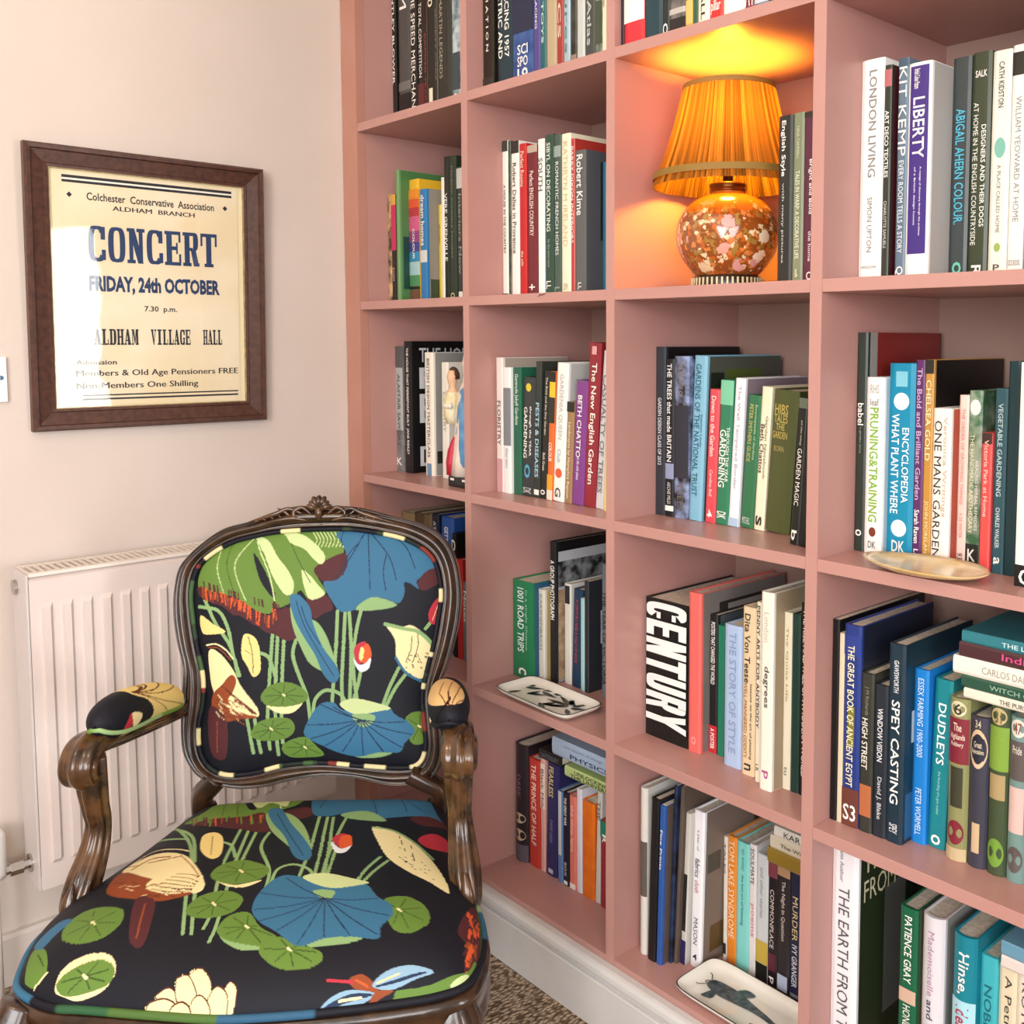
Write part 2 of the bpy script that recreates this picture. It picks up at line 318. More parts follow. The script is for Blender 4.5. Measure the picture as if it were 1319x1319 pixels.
box('glass', .0415, FW - .0415, -.0085, -.0075, .0415, FH - .0415, gm, po)
po.location = (XF0, -.001, ZF0)

# ------------------------------------------------------------------ wall switch plate at the left edge
sp = thing('light_switch', 'white wall switch plate at the left edge beside the framed poster', 'switch', (-.735, -.0005, 1.148))
box('plate', -.0435, .0435, -.008, 0, -.0415, .0415, mat('eef1f2', .3), sp, .002)
box('rocker', .012, .032, -.011, -.0081, -.012, .012, mat('e6eaec', .3), sp, .001)
bm = bmesh.new(); lathe(bm, [(0.0001, .0), (.004, .0), (.004, .002), (.0001, .002)], 0, 0, 16)
for v in bm.verts: v.co = Vector((v.co.x + .034, -.0081 - v.co.z * .5, v.co.y + .003))
fin('indicator', bm, mat('2c5f8c', .4), sp)

# ------------------------------------------------------------------ radiator
XR0, XR1, RZ0, RZ1, RY0, RY1 = -.7005, -.105, .208, .800, -.112, -.020
ra = thing('radiator', 'cream white panel radiator with vertical ribs under the poster behind the armchair', 'radiator', (0, 0, 0))
RM = mat('dccfc9', .42, 0, 'd8cac4', 6.0); RM2 = mat('cfc6c4', .45)
# ribbed front panel
bm = bmesh.new(); cols = []; x = XR0 + .004; pitch = .0338; xs = [(XR0 + .004, 0)]
k = 0; x = XR0 + .0225
while x + .02 < XR1 - .01:
    xs += [(x, 0), (x + .0018, .0062), (x + .014, .0062), (x + .019, 0)]; x += pitch
xs.append((XR1 - .004, 0))
zr = [RZ0 + .004, RZ0 + .05, RZ0 + .058, RZ1 - .062, RZ1 - .054, RZ1 - .012]
G = []
for zi, z in enumerate(zr):
    w = 1.0 if zi in (2, 3) else 0.0
    G.append([bm.verts.new((xx, RY0 - h_ * w, z)) for xx, h_ in xs])
for a, b in zip(G, G[1:]):
    for i in range(len(xs) - 1): bm.faces.new((a[i], a[i + 1], b[i + 1], b[i]))
bot = [bm.verts.new((xx, RY0 + .012, RZ0)) for xx, _ in xs]
for i in range(len(xs) - 1): bm.faces.new((bot[i], bot[i + 1], G[0][i + 1], G[0][i]))
top = [bm.verts.new((xx, RY0 + .01, RZ1 - .006)) for xx, _ in xs]
for i in range(len(xs) - 1): bm.faces.new((G[-1][i], G[-1][i + 1], top[i + 1], top[i]))
fin('front_panel', bm, RM, ra)
box('side_panel', XR0, XR0 + .004, RY0 + .002, RY1, RZ0 + .004, RZ1, RM2, ra, .001)
box('side_panel', XR1 - .004, XR1, RY0 + .002, RY1, RZ0 + .004, RZ1, RM2, ra, .001)
box('rear_panel', XR0 + .005, XR1 - .005, RY1 - .012, RY1 - .004, RZ0 + .002, RZ1 - .02, RM2, ra)
bm = bmesh.new()
bx(bm, XR0 + .0045, XR1 - .0045, RY0 + .002, RY0 + .017, RZ1 - .0045, RZ1 + .0015); bx(bm, XR0 + .0045, XR1 - .0045, RY1 - .01, RY1, RZ1 - .0045, RZ1 + .0015)
x = XR0 + .005
while x < XR1 - .012:
    bx(bm, x, x + .0055, RY0 + .017, RY1 - .01, RZ1 - .0045, RZ1 + .0015); x += .0125
fin('top_grille', bm, mat('e6dcd2', .42), ra)
box('inner_fins', XR0 + .006, XR1 - .006, RY0 + .02, RY1 - .016, RZ0 + .02, RZ1 - .035, mat('8a7f6c', .7), ra)
for cxx in (-.55, -.22): box('wall_bracket', cxx, cxx + .03, RY1 - .004, -.0005, RZ1 - .15, RZ1 - .1, RM2, ra)
CHR = mat('b9b4b0', .18, 1.0)
def xcyl(name, x0, x1, y, z, r, m, parent, n=20):
    bm = bmesh.new(); lathe(bm, [(.0002, x0), (r, x0), (r, x1), (.0002, x1)], 0, 0, n)
    for v in bm.verts: v.co = Vector((v.co.z, y + v.co.x, z + v.co.y))
    return fin(name, bm, m, parent, False)
xcyl('valve_collar', XR0 - .004, XR0 - .0002, -.062, .249, .017, CHR, ra, 24)
vt = xcyl('valve_tail', XR0 - .05, XR0 - .004, -.062, .249, .009, CHR, ra, 6)
xcyl('union_nut', XR0 - .036, XR0 - .014, -.062, .249, .0135, CHR, vt, 6)
bm = bmesh.new(); lathe(bm, [(.0002, .24), (.018, .24), (.02, .25), (.02, .32), (.014, .33), (.0002, .331)], XR0 - .06, -.062, 24); fin('thermostat_head', bm, mat('e4e4e2', .35), ra, True)
bm = bmesh.new(); lathe(bm, [(.0002, .0), (.0075, .0), (.0075, .2395), (.0002, .2395)], XR0 - .06, -.062, 16); fin('supply_pipe', bm, mat('d8d2cc', .4), ra, True)
xcyl('bleed_plug', XR0 - .006, XR0 - .0002, -.045, .768, .014, CHR, ra, 24)
BOOKS = [
('A1', 0.0914, -0.067, 0.0177, 0.33, 0, 0.223, '15130f', None, 0, 'thin black book with slanted white lettering against the far left end', [('BENTLEY BLOWER', 'f4f1ea', 0.3, 0.98, 0.5)]),
('A1', 0.094, -0.0902, 0.0499, 0.33, 0, 0.22, '4a4a48', None, 0, 'wide grey and black photographic spine in the top corner compartment', [('M', 'f4f1ea', 0.78, 0.9, 0.55)], [(0, 0.22, '141414'), (0.24, 0.3, '6b6b69')]),
('A1', 0.094, -0.141, 0.0251, 0.33, 0, 0.22, '161410', None, 0, 'black book with big blocky white letters reading THE SPEED MERCHANTS', [('THE SPEED MERCHANTS', 'f4f1ea', 0.02, 0.9, 0.62)]),
('A1', 0.094, -0.1697, 0.0246, 0.32, 0, 0.22, '1d1712', None, 0, 'dark book lettered TOTAL COMPETITION above a dark red block', [('TOTAL COMPETITION', 'f4f1ea', 0.3, 0.8, 0.45)], [(0, 0.26, '5b2023')]),
('A1', 0.094, -0.195, 0.0129, 0.31, 0, 0.22, '251510', None, 0, 'very thin brown black book with tiny red lettering', [('RACING YEARS', 'b2453c', 0.1, 0.6, 0.4)]),
('A1', 0.094, -0.2085, 0.0278, 0.33, 0, 0.22, '1c1a12', None, 0, 'black book with large cream numerals 40', [('GT40', 'ece3c8', 0.72, 0.99, 0.62), ('l', 'ece3c8', 0.1, 0.2, 0.5)]),
('A1', 0.094, -0.2369, 0.0095, 0.32, 0, 0.22, '2b2922', None, 0, 'slim charcoal book with faint grey lettering', [('SPORTS CARS', '8b887c', 0.25, 0.72, 0.4)]),
('A1', 0.094, -0.247, 0.0321, 0.33, 0, 0.22, '2c2a22', None, 0, 'dark grey book with spaced silver capitals running its full height', [('ASTON MARTIN LEGENDS', 'a9a594', 0.24, 0.98, 0.35)], [(0.02, 0.03, 'b9b8ae')]),
('A1', 0.094, -0.2797, 0.0197, 0.29, 0, 0.22, '31352f', None, 0, 'plain grey green book beside the pale blue photographic one', []),
('A1', 0.094, -0.3005, 0.0291, 0.31, 0, 0.22, '5d7680', None, 0, 'pale blue photographic spine with white arcs beside the first upright', [('O', 'f4f1ea', 0.06, 0.13, 0.6)], [(0, 0.02, 'c9a58f'), (0.15, 0.4, '33464c')], [], [], 'c4d2d8'),
('A2', 0.0382, -0.4861, 0.0363, 0.31, 0, 0.236, '201b13', None, 0, 'black brown book with widely spaced small white letters', [('R A D I A T I O N', 'e8e2d2', 0.25, 0.75, 0.22)], [(0, 0.09, '2b2a22')]),
('A2', 0.04, -0.531, 0.0472, 0.31, 0, 0.236, '15303b', None, 0, 'dark navy book with two lines of chunky white capitals', [('SCALEXTRIC AND', 'f2efe6', 0.18, 0.8, 0.28, 0.22), ('SLOT CAR RACING 1957', 'f2efe6', 0.18, 0.95, 0.28, -0.2)], [(0.02, 0.035, 'c9d4d8')]),
('A2', 0.04, -0.5789, 0.0614, 0.31, 0, 0.236, '23427c', None, 0, 'royal blue book with a car photograph and white letters SCI SPO 19', [('SCI', 'f4f1ea', 0.17, 0.23, 0.5, 0, 1), ('SPO', 'f4f1ea', 0.1, 0.16, 0.5, 0, 1), ('19', 'f4f1ea', 0.0, 0.09, 0.5, 0, 1)], [(0.3, 0.9, '131f3d')], [], [], '3c5d9c'),
('A2', 0.04, -0.6411, 0.0195, 0.3, 0, 0.228, '4a4384', None, 0, 'purple blue book with thin white lettering', [('MOTOR RACING', 'f4f1ea', 0.3, 0.7, 0.3)]),
('A2', 0.04, -0.6612, 0.016, 0.3, 0, 0.228, '0f5f62', None, 0, 'slim teal book with pale lettering', [('TIN PLATE TOYS', 'bfe0da', 0.2, 0.95, 0.4)]),
('A2', 0.04, -0.6783, 0.0284, 0.3, 0, 0.228, 'b3a183', None, 0, 'plain tan spine between the teal and red books', []),
('A2', 0.04, -0.7073, 0.0183, 0.3, 0, 0.228, '9a3532', None, 0, 'brick red book with slim cream letters', [('CLASSICS', 'ecd6c4', 0.2, 0.97, 0.45)]),
('A2', 0.04, -0.7265, 0.0171, 0.3, 0, 0.228, '9db7c1', None, 0, 'pale blue slim book beside a black photographic spine', [('Miniatures', '3c6672', 0.1, 0.95, 0.4)]),
('A2', 0.04, -0.7448, 0.0168, 0.3, 0, 0.228, '191a18', None, 0, 'black and silver photographic spine in the second column', [], [(0, 0.08, '8d7a70'), (0.6, 0.8, '50514e')], [], [], '3b3c3a'),
('A2', 0.04, -0.7623, 0.0204, 0.31, 0, 0.236, 'bcc2bf', None, 0, 'silver white book with bold white capitals between black and charcoal spines', [('BELFORD', 'f4f1ea', 0.5, 0.99, 0.6)]),
('A2', 0.04, -0.7833, 0.027, 0.31, 0, 0.236, '414643', None, 0, 'dark grey book with a white script mark near its foot', [('Zenic', 'f4f1ea', 0.7, 0.99, 0.5), ('Atlas', 'b8bdb8', 0.1, 0.35, 0.4)]),
('A2', 0.04, -0.8109, 0.0163, 0.29, 0, 0.22, '5a6656', None, 0, 'grey green photographic spine next to a cream book', [], [(0.1, 0.35, '3d4b38')], [], [], '94a29a'),
('A2', 0.04, -0.8278, 0.0121, 0.29, 0, 0.22, 'efe8cc', None, 0, 'slim cream book against the second upright', [('Gardens', '8c8a78', 0.3, 0.9, 0.4)]),
('A3', 0.0133, -0.902, 0.0072, 0.28, 0, 0.213, '2a2631', None, 0, 'sliver thin black spine left of the red striped book', []),
('A3', 0.0138, -0.9099, 0.0466, 0.3, 0, 0.228, 'd8303a', None, 0, 'red book with a broad white band', [], [(0.12, 0.26, 'f3efe8')]),
('A3', 0.0138, -0.9571, 0.0398, 0.31, 0, 0.236, '173a44', None, 0, 'wide dark teal plain spine beside the red and white book', []),
('A3', 0.0135, -0.9975, 0.0147, 0.3, 0, 0.228, '1c2426', None, 0, 'thin black book lettered LOVE with a white dot at its foot', [('LOVE', 'f4f1ea', 0.25, 0.5, 0.6), ('O', 'f4f1ea', 0.0, 0.06, 0.7)]),
('A3', 0.0135, -1.0128, 0.0346, 0.3, 0, 0.228, '77736f', None, 0, 'grey photographic spine with a blurred dark figure', [], [(0, 0.07, '1d1a18'), (0.09, 0.12, 'b6b2ac')], [], [], '3a3735'),
('A3', 0.0132, -1.0479, 0.0137, 0.3, 0, 0.228, 'd9a531', None, 0, 'mustard yellow slim spine', [], [(0.02, 0.14, 'e0b969')]),
('A3', 0.0131, -1.0623, 0.0099, 0.3, 0, 0.228, '2f5a44', None, 0, 'slim forest green spine beside mustard yellow one', []),
('A3', 0.013, -1.0728, 0.0232, 0.3, 0, 0.228, 'efe4cf', None, 0, 'cream book with black capitals above the lamp', [('THE HALL', '2c2a26', 0.02, 0.4, 0.35)]),
('A3', 0.0131, -1.0966, 0.0268, 0.3, 0, 0.228, 'd22f2f', None, 0, 'bright red book with a white emblem and script', [('+', 'f4f1ea', 0.14, 0.2, 0.6, 0, 1), ('pillar', 'f4f1ea', 0.03, 0.1, 0.7, 0, 1)]),
('A3', 0.0131, -1.1239, 0.0401, 0.31, 0, 0.236, 'f3efe6', None, 0, 'wide white book with a black numeral above the lamp', [('8', '1d1d1d', 0.14, 0.24, 0.35)]),
('A3', 0.0133, -1.1646, 0.0183, 0.3, 0, 0.228, '7d2f3a', None, 0, 'dark red spine with white figures above lamp shade', [('A4', 'f4f1ea', 0.02, 0.14, 0.8, 0, 1)]),
('A3', 0.0133, -1.1835, 0.0244, 0.3, 0, 0.228, '49607f', None, 0, 'blue grey spine with white patches on the top shelf', [], [(0.02, 0.07, 'c9ccd4')], [], [], '7389a5'),
('A3', 0.0133, -1.2085, 0.0266, 0.3, 0, 0.228, '26272f', None, 0, 'black spine last in view on the third top shelf', []),
('A3', 0.0131, -1.2358, 0.0243, 0.29, 0, 0.22, 'b9b2a4', None, 0, 'stone coloured spine half out of frame on the top shelf', []),
('B1', 0.072, -0.0673, 0.0156, 0.2468, 0, 0.188, 'c9a877', None, 0, 'thin cream spine mottled with dark brown spots', [], [], [], [], '3a2a1c'),
('B1', 0.072, -0.0839, 0.0202, 0.2433, 0, 0.185, '241d1a', None, 0, 'thin spine, pink above and black below', [('ROOM', 'd9b9b0', 0.2, 0.32, 0.4)], [(0.48, 0.9, 'c22f5c'), (0.9, 1, 'd8a24a')]),
('B1', 0.072, -0.1057, 0.0115, 0.2961, 0, 0.225, '6d9a63', '4c7d48', 0, 'tall slim pale green book with a broad green cover', [], [], [(0.02, 0.5, 0.1, 0.5, '173f33'), (0.62, 0.85, 0.9, 1.0, 'c6b52f')]),
('B1', 0.098, -0.1182, 0.0422, 0.2746, 0, 0.209, 'e2b32d', None, 0, 'rainbow striped spine running yellow to green', [('COLOUR', 'f3efe6', 0.35, 0.6, 0.2)], [(0, 0.1, '6b4a3a'), (0.1, 0.13, '18231f'), (0.13, 0.22, '4c8a5c'), (0.22, 0.33, '9fc3c9'), (0.33, 0.41, '2f86b0'), (0.41, 0.49, '3d3f85'), (0.49, 0.58, '8b3f78'), (0.58, 0.7, 'c95a83'), (0.7, 0.77, 'b33542'), (0.77, 0.84, 'd8532f'), (0.84, 0.92, 'e08a2c')]),
('B1', 0.0986, -0.1614, 0.028, 0.2494, 0, 0.17, '2f79b3', '8f8a7d', 0, 'bright blue book lettered dream homes', [('dream homes', 'f4f1ea', 0.5, 0.95, 0.5)], [(0.35, 0.46, 'cfd3d2')], [(0.05, 0.9, 0.02, 0.2, '3f4a33')]),
('B1', 0.1288, -0.1904, 0.0099, 0.2166, 0, 0.165, 'd7bf3c', None, 0, 'thin yellow spine with small dark letters', [('design', '6a5d1e', 0.6, 0.8, 0.5)]),
('B1', 0.1291, -0.2013, 0.0098, 0.2753, 0, 0.185, 'efe9da', None, 0, 'thin white spine right of the yellow one', []),
('B1', 0.1294, -0.2122, 0.0176, 0.3191, 0, 0.185, '23271f', None, 0, 'dark olive book with a bold white lettered name down its spine', [('VERE GRENVILLE', 'f4f1ea', 0.28, 0.75, 0.6)]),
('B1', 0.1296, -0.2308, 0.0279, 0.3179, 0, 0.184, '2d3a2e', None, 0, 'dark green book with faint lettering and a leaf mark', [('Modern Country Houses', '8b9480', 0.3, 0.93, 0.3), ('o', 'c2bd84', 0.02, 0.06, 0.6)]),
('B1', 0.1304, -0.2597, 0.0287, 0.2909, 0, 0.184, '353b36', None, 0, 'grey black spine edged in white against the upright', [('Interiors Now', '8d958c', 0.2, 0.8, 0.4), ('l', 'f4f1ea', 0.02, 0.07, 0.5)], [(0.84, 0.99, 'c8ccc8')]),
('B2', 0.0833, -0.4861, 0.0179, 0.3102, 0, 0.231, 'f2efe6', None, 0, 'white spine with black patterned ends', [('A HOUSE IN THE COUNTRY', '4c4a48', 0.28, 0.72, 0.4)], [(0.93, 1, '3a3936'), (0, 0.025, '3a3936')]),
('B2', 0.084, -0.5045, 0.0093, 0.3082, 0, 0.23, '4f5c45', None, 0, 'thin spine with dense green black and cream pattern', [], [], [], [], '1f2b20'),
('B2', 0.084, -0.5144, 0.0249, 0.3054, 0, 0.23, 'f5f2e9', None, 0, 'white book lettered in Provence under a black photo top', [('Robert Dalias in Provence', '55534f', 0.28, 0.86, 0.45)], [(0.92, 1, '302e2c')]),
('B2', 0.084, -0.5404, 0.0223, 0.297, 0, 0.226, 'bf2a2b', None, 0, 'clear red book with small pale lettering', [('Perfect Rooms', 'f0d0c0', 0.72, 0.95, 0.5), ('the edit', 'f0d0c0', 0.2, 0.3, 0.3)]),
('B2', 0.084, -0.5656, 0.0306, 0.2902, 0, 0.221, '6f2630', None, 0, 'maroon book lettered PERFECT ENGLISH COUNTRY', [('Perfect ENGLISH COUNTRY', 'e8d8cf', 0.4, 0.83, 0.4), ('+', 'f4f1ea', 0.04, 0.08, 0.6)], [(0.95, 1, 'b8a898')]),
('B2', 0.084, -0.5979, 0.0194, 0.2981, 0, 0.227, 'f6f4ee', None, 0, 'white book with grey letters SOUTH', [('SOUTH', '6a6a68', 0.67, 0.88, 0.65)]),
('B2', 0.084, -0.6185, 0.0267, 0.3029, 0, 0.23, '2c4a3c', None, 0, 'dark green book lettered ON DECORATING', [('SIBYL ON DECORATING', 'dfe6dc', 0.4, 0.95, 0.4), ('by the same hand', '9fb0a4', 0.18, 0.35, 0.25), ('LL', 'f4f1ea', 0.04, 0.09, 0.5)]),
('B2', 0.084, -0.6464, 0.0203, 0.2999, 0, 0.228, '44584f', None, 0, 'slate green book lettered ROMANTIC FRENCH HOMES', [('ROMANTIC FRENCH HOMES', 'e6eae6', 0.25, 0.83, 0.45), ('L', '9aa89f', 0.02, 0.05, 0.7)], [(0.86, 0.93, '8fa09a')]),
('B2', 0.084, -0.6679, 0.0261, 0.2979, 0, 0.226, 'f1ead0', None, 0, 'cream book with faint pale yellow lettering in the second column', [('KATHRYN M IRELAND', 'c9b98e', 0.3, 0.95, 0.45), ('59', 'b3a57c', 0.03, 0.07, 0.4, 0, 1)]),
('B2', 0.084, -0.6948, 0.0108, 0.2864, 0, 0.23, 'b43a33', None, 0, 'red spine with white capitals reading INTERIORS', [('BARRY DIXON INTERIORS', 'f0e0d6', 0.33, 0.95, 0.6)]),
('B2', 0.084, -0.7063, 0.0303, 0.2622, 0, 0.2, '5c5f60', '565b63', 0, 'grey slipcased book with a bold white title by the second upright', [('Robert Kime', 'f4f1ea', 0.55, 0.97, 0.55), ('LL', 'f4f1ea', 0.03, 0.08, 0.3)], [], [(0.18, 0.62, 0.38, 0.93, '2b2227')]),
('B2', 0.1246, -0.7376, 0.0094, 0.243, 0, 0.185, '2b6f8a', None, 0, 'thin teal blue spine tucked beside the second upright', []),
('B3', 0.05, -1.202, 0.026, 0.2438, 0, 0.185, '242724', None, 0, 'black book lettered English Style beside the lamp', [('English Style', 'f4f1ea', 0.64, 0.97, 0.36, 0.12), ('with many pictures', 'b9bcb8', 0.12, 0.6, 0.2, 0.1)]),
('B3', 0.05, -1.2291, 0.0186, 0.2444, 0, 0.186, '7f8a6c', None, 0, 'sage green book beside the black English Style book', [('TALES IN WARP: A DECORATIVE LIFE', 'dfe3cf', 0.14, 0.66, 0.4), ('NINA CAMPBELL', 'cfd4bd', 0.73, 0.92, 0.25), ('weft', 'dfe3cf', 0.03, 0.08, 0.3)]),
('B3', 0.05, -1.2484, 0.0262, 0.2432, 0, 0.185, '5b2740', None, 0, 'plum burgundy book partly behind the third upright', [('Bright and Bold', 'f4f1ea', 0.4, 0.72, 0.3), ('the home', 'e8d8e0', 0.12, 0.3, 0.2), ('O', 'f4f1ea', 0.01, 0.06, 0.4)], [(0.965, 1.0, '2a2420')]),
('B4', 0.0873, -1.319, 0.0365, 0.3081, 0, 0.227, 'f3f2ee', None, 0, 'tall white book with grey capitals LONDON LIVING', [('LONDON LIVING', '8b8b89', 0.47, 0.95, 0.34, -0.05), ('SIMON UPTON', '7c7c7a', 0.13, 0.38, 0.22), ('VENDOME', '7c7c7a', 0.055, 0.068, 0.7, 0, 1)]),
('B4', 0.0872, -1.3561, 0.0112, 0.2958, 0, 0.225, '33382e', '57202a', 0, 'dark green spine lettered ART DECO TEXTILES', [('ART DECO TEXTILES', 'f4f1ea', 0.48, 0.79, 0.55), ('CHARLOTTE SAMUELS', 'd6d8d0', 0.15, 0.37, 0.4)], [(0.9, 0.98, 'b86a70')]),
('B4', 0.088, -1.3774, 0.0156, 0.3009, 0, 0.2, '5f7486', None, 0, 'steel blue book with tall white capitals beside the purple slipcase', [('KIT KEMP', 'f4f1ea', 0.56, 0.96, 0.75), ('EVERY ROOM TELLS A STORY', 'e4e9ee', 0.12, 0.54, 0.5), ('Q', 'f4f1ea', 0.02, 0.06, 0.8)], [(0.96, 1, '42586c')]),
('B4', 0.088, -1.3936, 0.0345, 0.2905, 0, 0.225, 'f1efec', 'aeaaa6', 0, 'white slipcase with a purple spine panel and cut-out window', [('LIBERTY', 'f4f1ea', 0.56, 0.84, 0.5), ('A voyage of discovery through the archives', 'e7e2f0', 0.2, 0.52, 0.1, -0.12), ('of a British design house', 'e7e2f0', 0.25, 0.52, 0.1, 0.12), ('British Colour Pattern', 'f4f1ea', 0.88, 0.97, 0.25, 0.1)], [(0.115, 0.985, '3f2a7d', 0.8)], [(0.3, 0.62, 0.04, 0.94, '33180c')]),
('B4', 0.1433, -1.4291, 0.0268, 0.3015, 0, 0.171, '3a4243', None, 0, 'charcoal book with turquoise capitals ending in COLOUR', [('ABIGAIL AHERN COLOUR.', '4fb3cf', 0.25, 0.77, 0.5), ('o', '6cc5b0', 0.02, 0.08, 0.5)]),
('B4', 0.1446, -1.4568, 0.0276, 0.3034, 0, 0.169, '39422f', None, 0, 'dark olive book with two lines of white capitals', [('AT HOME IN THE ENGLISH COUNTRYSIDE', 'e9ebe2', 0.15, 0.78, 0.26, 0.22), ('DESIGNERS AND THEIR DOGS', 'e9ebe2', 0.23, 0.68, 0.24, -0.2), ('SALK', 'f4f1ea', 0.89, 0.92, 0.6, 0, 1), ('R', 'f4f1ea', 0.01, 0.06, 0.5)]),
('B4', 0.1467, -1.4854, 0.0259, 0.3006, 0, 0.167, 'efeadb', None, 0, 'cream book with a green ivy leaf and handwriting', [('CATH KIDSTON', '4a4a46', 0.75, 0.95, 0.3), ('A PLACE CALLED HOME', '6a6a64', 0.2, 0.5, 0.2), ('P', '4a4a48', 0.03, 0.06, 0.35, 0, 1)], [(0.53, 0.62, '79b7a8', 0.6, 'o'), (0.115, 0.155, '9cae5c', 0.35, 'o')]),
('B4', 0.1472, -1.5124, 0.0208, 0.3033, 0, 0.167, 'f3f0e8', None, 0, 'white book lettered AT HOME below a black picture', [('WILLIAM YEOWARD AT HOME', '8a8a88', 0.24, 0.78, 0.38), ('CICO BOOKS', '8a8a88', 0.05, 0.075, 0.8, 0, 1)], [(0.87, 0.97, '20211f')]),
('B4', 0.148, -1.5341, 0.0255, 0.2939, 2.3, 0.166, '8d8676', None, 0, 'taupe grey spine cut by the right frame edge', []),
('C1', 0.0876, -0.067, 0.0307, 0.2913, 0, 0.221, '7e7f80', None, 0, 'grey book with a white letter K near its foot', [('K', 'f4f1ea', 0.05, 0.11, 0.7, 0, 1), ('ALASTAIR SAWDAY', '4a4a48', 0.2, 0.78, 0.4)], [(0.33, 0.83, 'aeb0b0'), (0.83, 1, '525354')], [], [], '6a6b6c'),
('C1', 0.0856, -0.1067, 0.0322, 0.3033, 0, 0.2, '121214', '0b0b0d', 0, 'black book with huge white capitals on its front cover', [('THE HOUSE THAT PIERREPONT BUILT  JANE RIDLEY', 'f4f1ea', 0.14, 0.95, 0.35)], [], [], [('THE HOUSE', 'b9bcc2', 0.84, 0.95, 0.1, 0.95), ('P', 'c9ccd2', 0.64, 0.8, 0.1, 0.36), ('B', 'c9ccd2', 0.38, 0.6, 0.1, 0.36), ('D', 'c9ccd2', 0.05, 0.2, 0.1, 0.36)]),
('C1', 0.0936, -0.1793, 0.0351, 0.2784, 0, 0.17, 'ece5d6', '8f8f8c', 0, 'ivory book lettered DESIGN MASTERCLASS with a blue corner', [('BRITISH DESIGN MASTERCLASS', '3b3a38', 0.15, 0.95, 0.3)], [(0, 0.1, '6a8fb0', 0.5)], [(0.05, 0.95, 0.1, 0.2, '222222'), (0.2, 0.5, 0.45, 0.55, '26282a')]),
('C1', 0.0956, -0.2437, 0.0264, 0.2571, 0, 0.195, 'ece8dd', None, 0, 'white slim book right behind the painted figurine', [('COUNTRY', 'a9a59a', 0.4, 0.75, 0.35)]),
('C2', 0.059, -0.4928, 0.0226, 0.2715, 0, 0.17, 'e6dcd6', 'a59a8e', 0, 'tall pinkish white book lettered FLORISTRY', [('FLORISTRY', '6a5a58', 0.35, 0.68, 0.5)], [(0, 0.25, 'c99aa0', 0.8)]),
('C2', 0.0596, -0.516, 0.0241, 0.2521, 0, 0.192, 'e9ebe8', None, 0, 'white spine with a grey blue photograph in its middle', [('Garden', '9aa09e', 0.2, 0.36, 0.3)], [(0.38, 0.84, '7d8288')]),
('C2', 0.0645, -0.5407, 0.0263, 0.2525, 0, 0.15, '24614a', None, 0, 'green book with white script title', [('Gertrude Jekyll Gardens', 'd4e2d8', 0.55, 0.95, 0.5)]),
('C2', 0.0648, -0.5676, 0.0357, 0.234, 1.9, 0.12, '33383a', None, 0, 'charcoal book with bold white GARDENING THROUGH THE YEAR', [('GARDENING', 'f4f1ea', 0.32, 0.75, 0.3, 0.2), ('through the YEAR', 'f4f1ea', 0.34, 0.76, 0.22, -0.2), ('o', '4fa3c4', 0.15, 0.27, 0.5), ('DK', 'b9bcbc', 0.02, 0.07, 0.7)], [(0.88, 0.95, 'd6c33a', 0.45, 'o')]),
('C2', 0.0649, -0.6039, 0.0181, 0.2651, 1.9, 0.201, '2d332f', None, 0, 'dark book with pale blue lettering PESTS & DISEASES', [('PESTS & DISEASES', 'a9cfe0', 0.15, 0.7, 0.6)], [(0.02, 0.06, 'f4f1ea', 0.8)]),
('C2', 0.0656, -0.6226, 0.0191, 0.2485, 3.6, 0.189, '20221e', None, 0, 'black slim book with tiny cream lettering', [('The Bold and the Dry Garden', 'cfcabb', 0.5, 0.95, 0.4), ('Beth Green', 'cfcabb', 0.22, 0.36, 0.4), ('o', 'f4f1ea', 0.03, 0.07, 0.7)]),
('C2', 0.0636, -0.6452, 0.0166, 0.2473, 2.9, 0.188, 'd96a2c', None, 0, 'slim orange and yellow spine with black top', [('COLOUR', 'f4f1ea', 0.3, 0.45, 0.6)], [(0.86, 1, '1c1c1a'), (0.8, 0.92, 'e0c233'), (0.6, 0.8, '2a2a22'), (0, 0.08, 'e8d8c8'), (0.08, 0.2, 'e0a02c')]),
('C2', 0.0644, -0.6624, 0.0323, 0.2638, 3.4, 0.16, 'f1efe9', 'b9bcb8', 0, 'white book with an orange leaf near its foot', [('GARDENIA QUEEN', 'b9bcba', 0.45, 0.92, 0.4), ('Club', '8fb0c4', 0.28, 0.38, 0.3), ('G', '3a3a38', 0.03, 0.1, 0.5)], [(0.17, 0.24, 'dd5f3a', 0.6, 'o')]),
('C2', 0.0639, -0.6963, 0.0206, 0.1918, 3.1, 0.146, '9a7b56', None, 0, 'brown book under a small black square', [('Landscapes by Humphry Repton', 'e4d6bd', 0.05, 0.8, 0.45)], [(0.9, 1, '20211f')]),
('C2', 0.0642, -0.7174, 0.0328, 0.2325, 3.7, 0.177, '7d3f87', None, 0, 'purple book with bold white capitals left of the crimson one', [('BETH CHATTO', 'f4f1ea', 0.38, 0.88, 0.36, 0.05), ('A life with plants', 'ead6ee', 0.2, 0.38, 0.3, 0.05)], [(0.99, 1, '5a5f64')]),
('C2', 0.0636, -0.7519, 0.0316, 0.3014, 3.4, 0.229, '8e2733', None, 0, 'tall crimson book lettered The New English Garden', [('The New English Garden', 'f4f1ea', 0.14, 0.88, 0.55), ('l', 'd9a0a0', 0.93, 0.98, 0.4)]),
('C2', 0.0641, -0.7841, 0.0194, 0.2881, 4.6, 0.219, 'd3d3d8', None, 0, 'silver white book reading OF TREES beside the second upright', [('CASUALTY OF TREES', '75767c', 0.1, 0.85, 0.6)]),
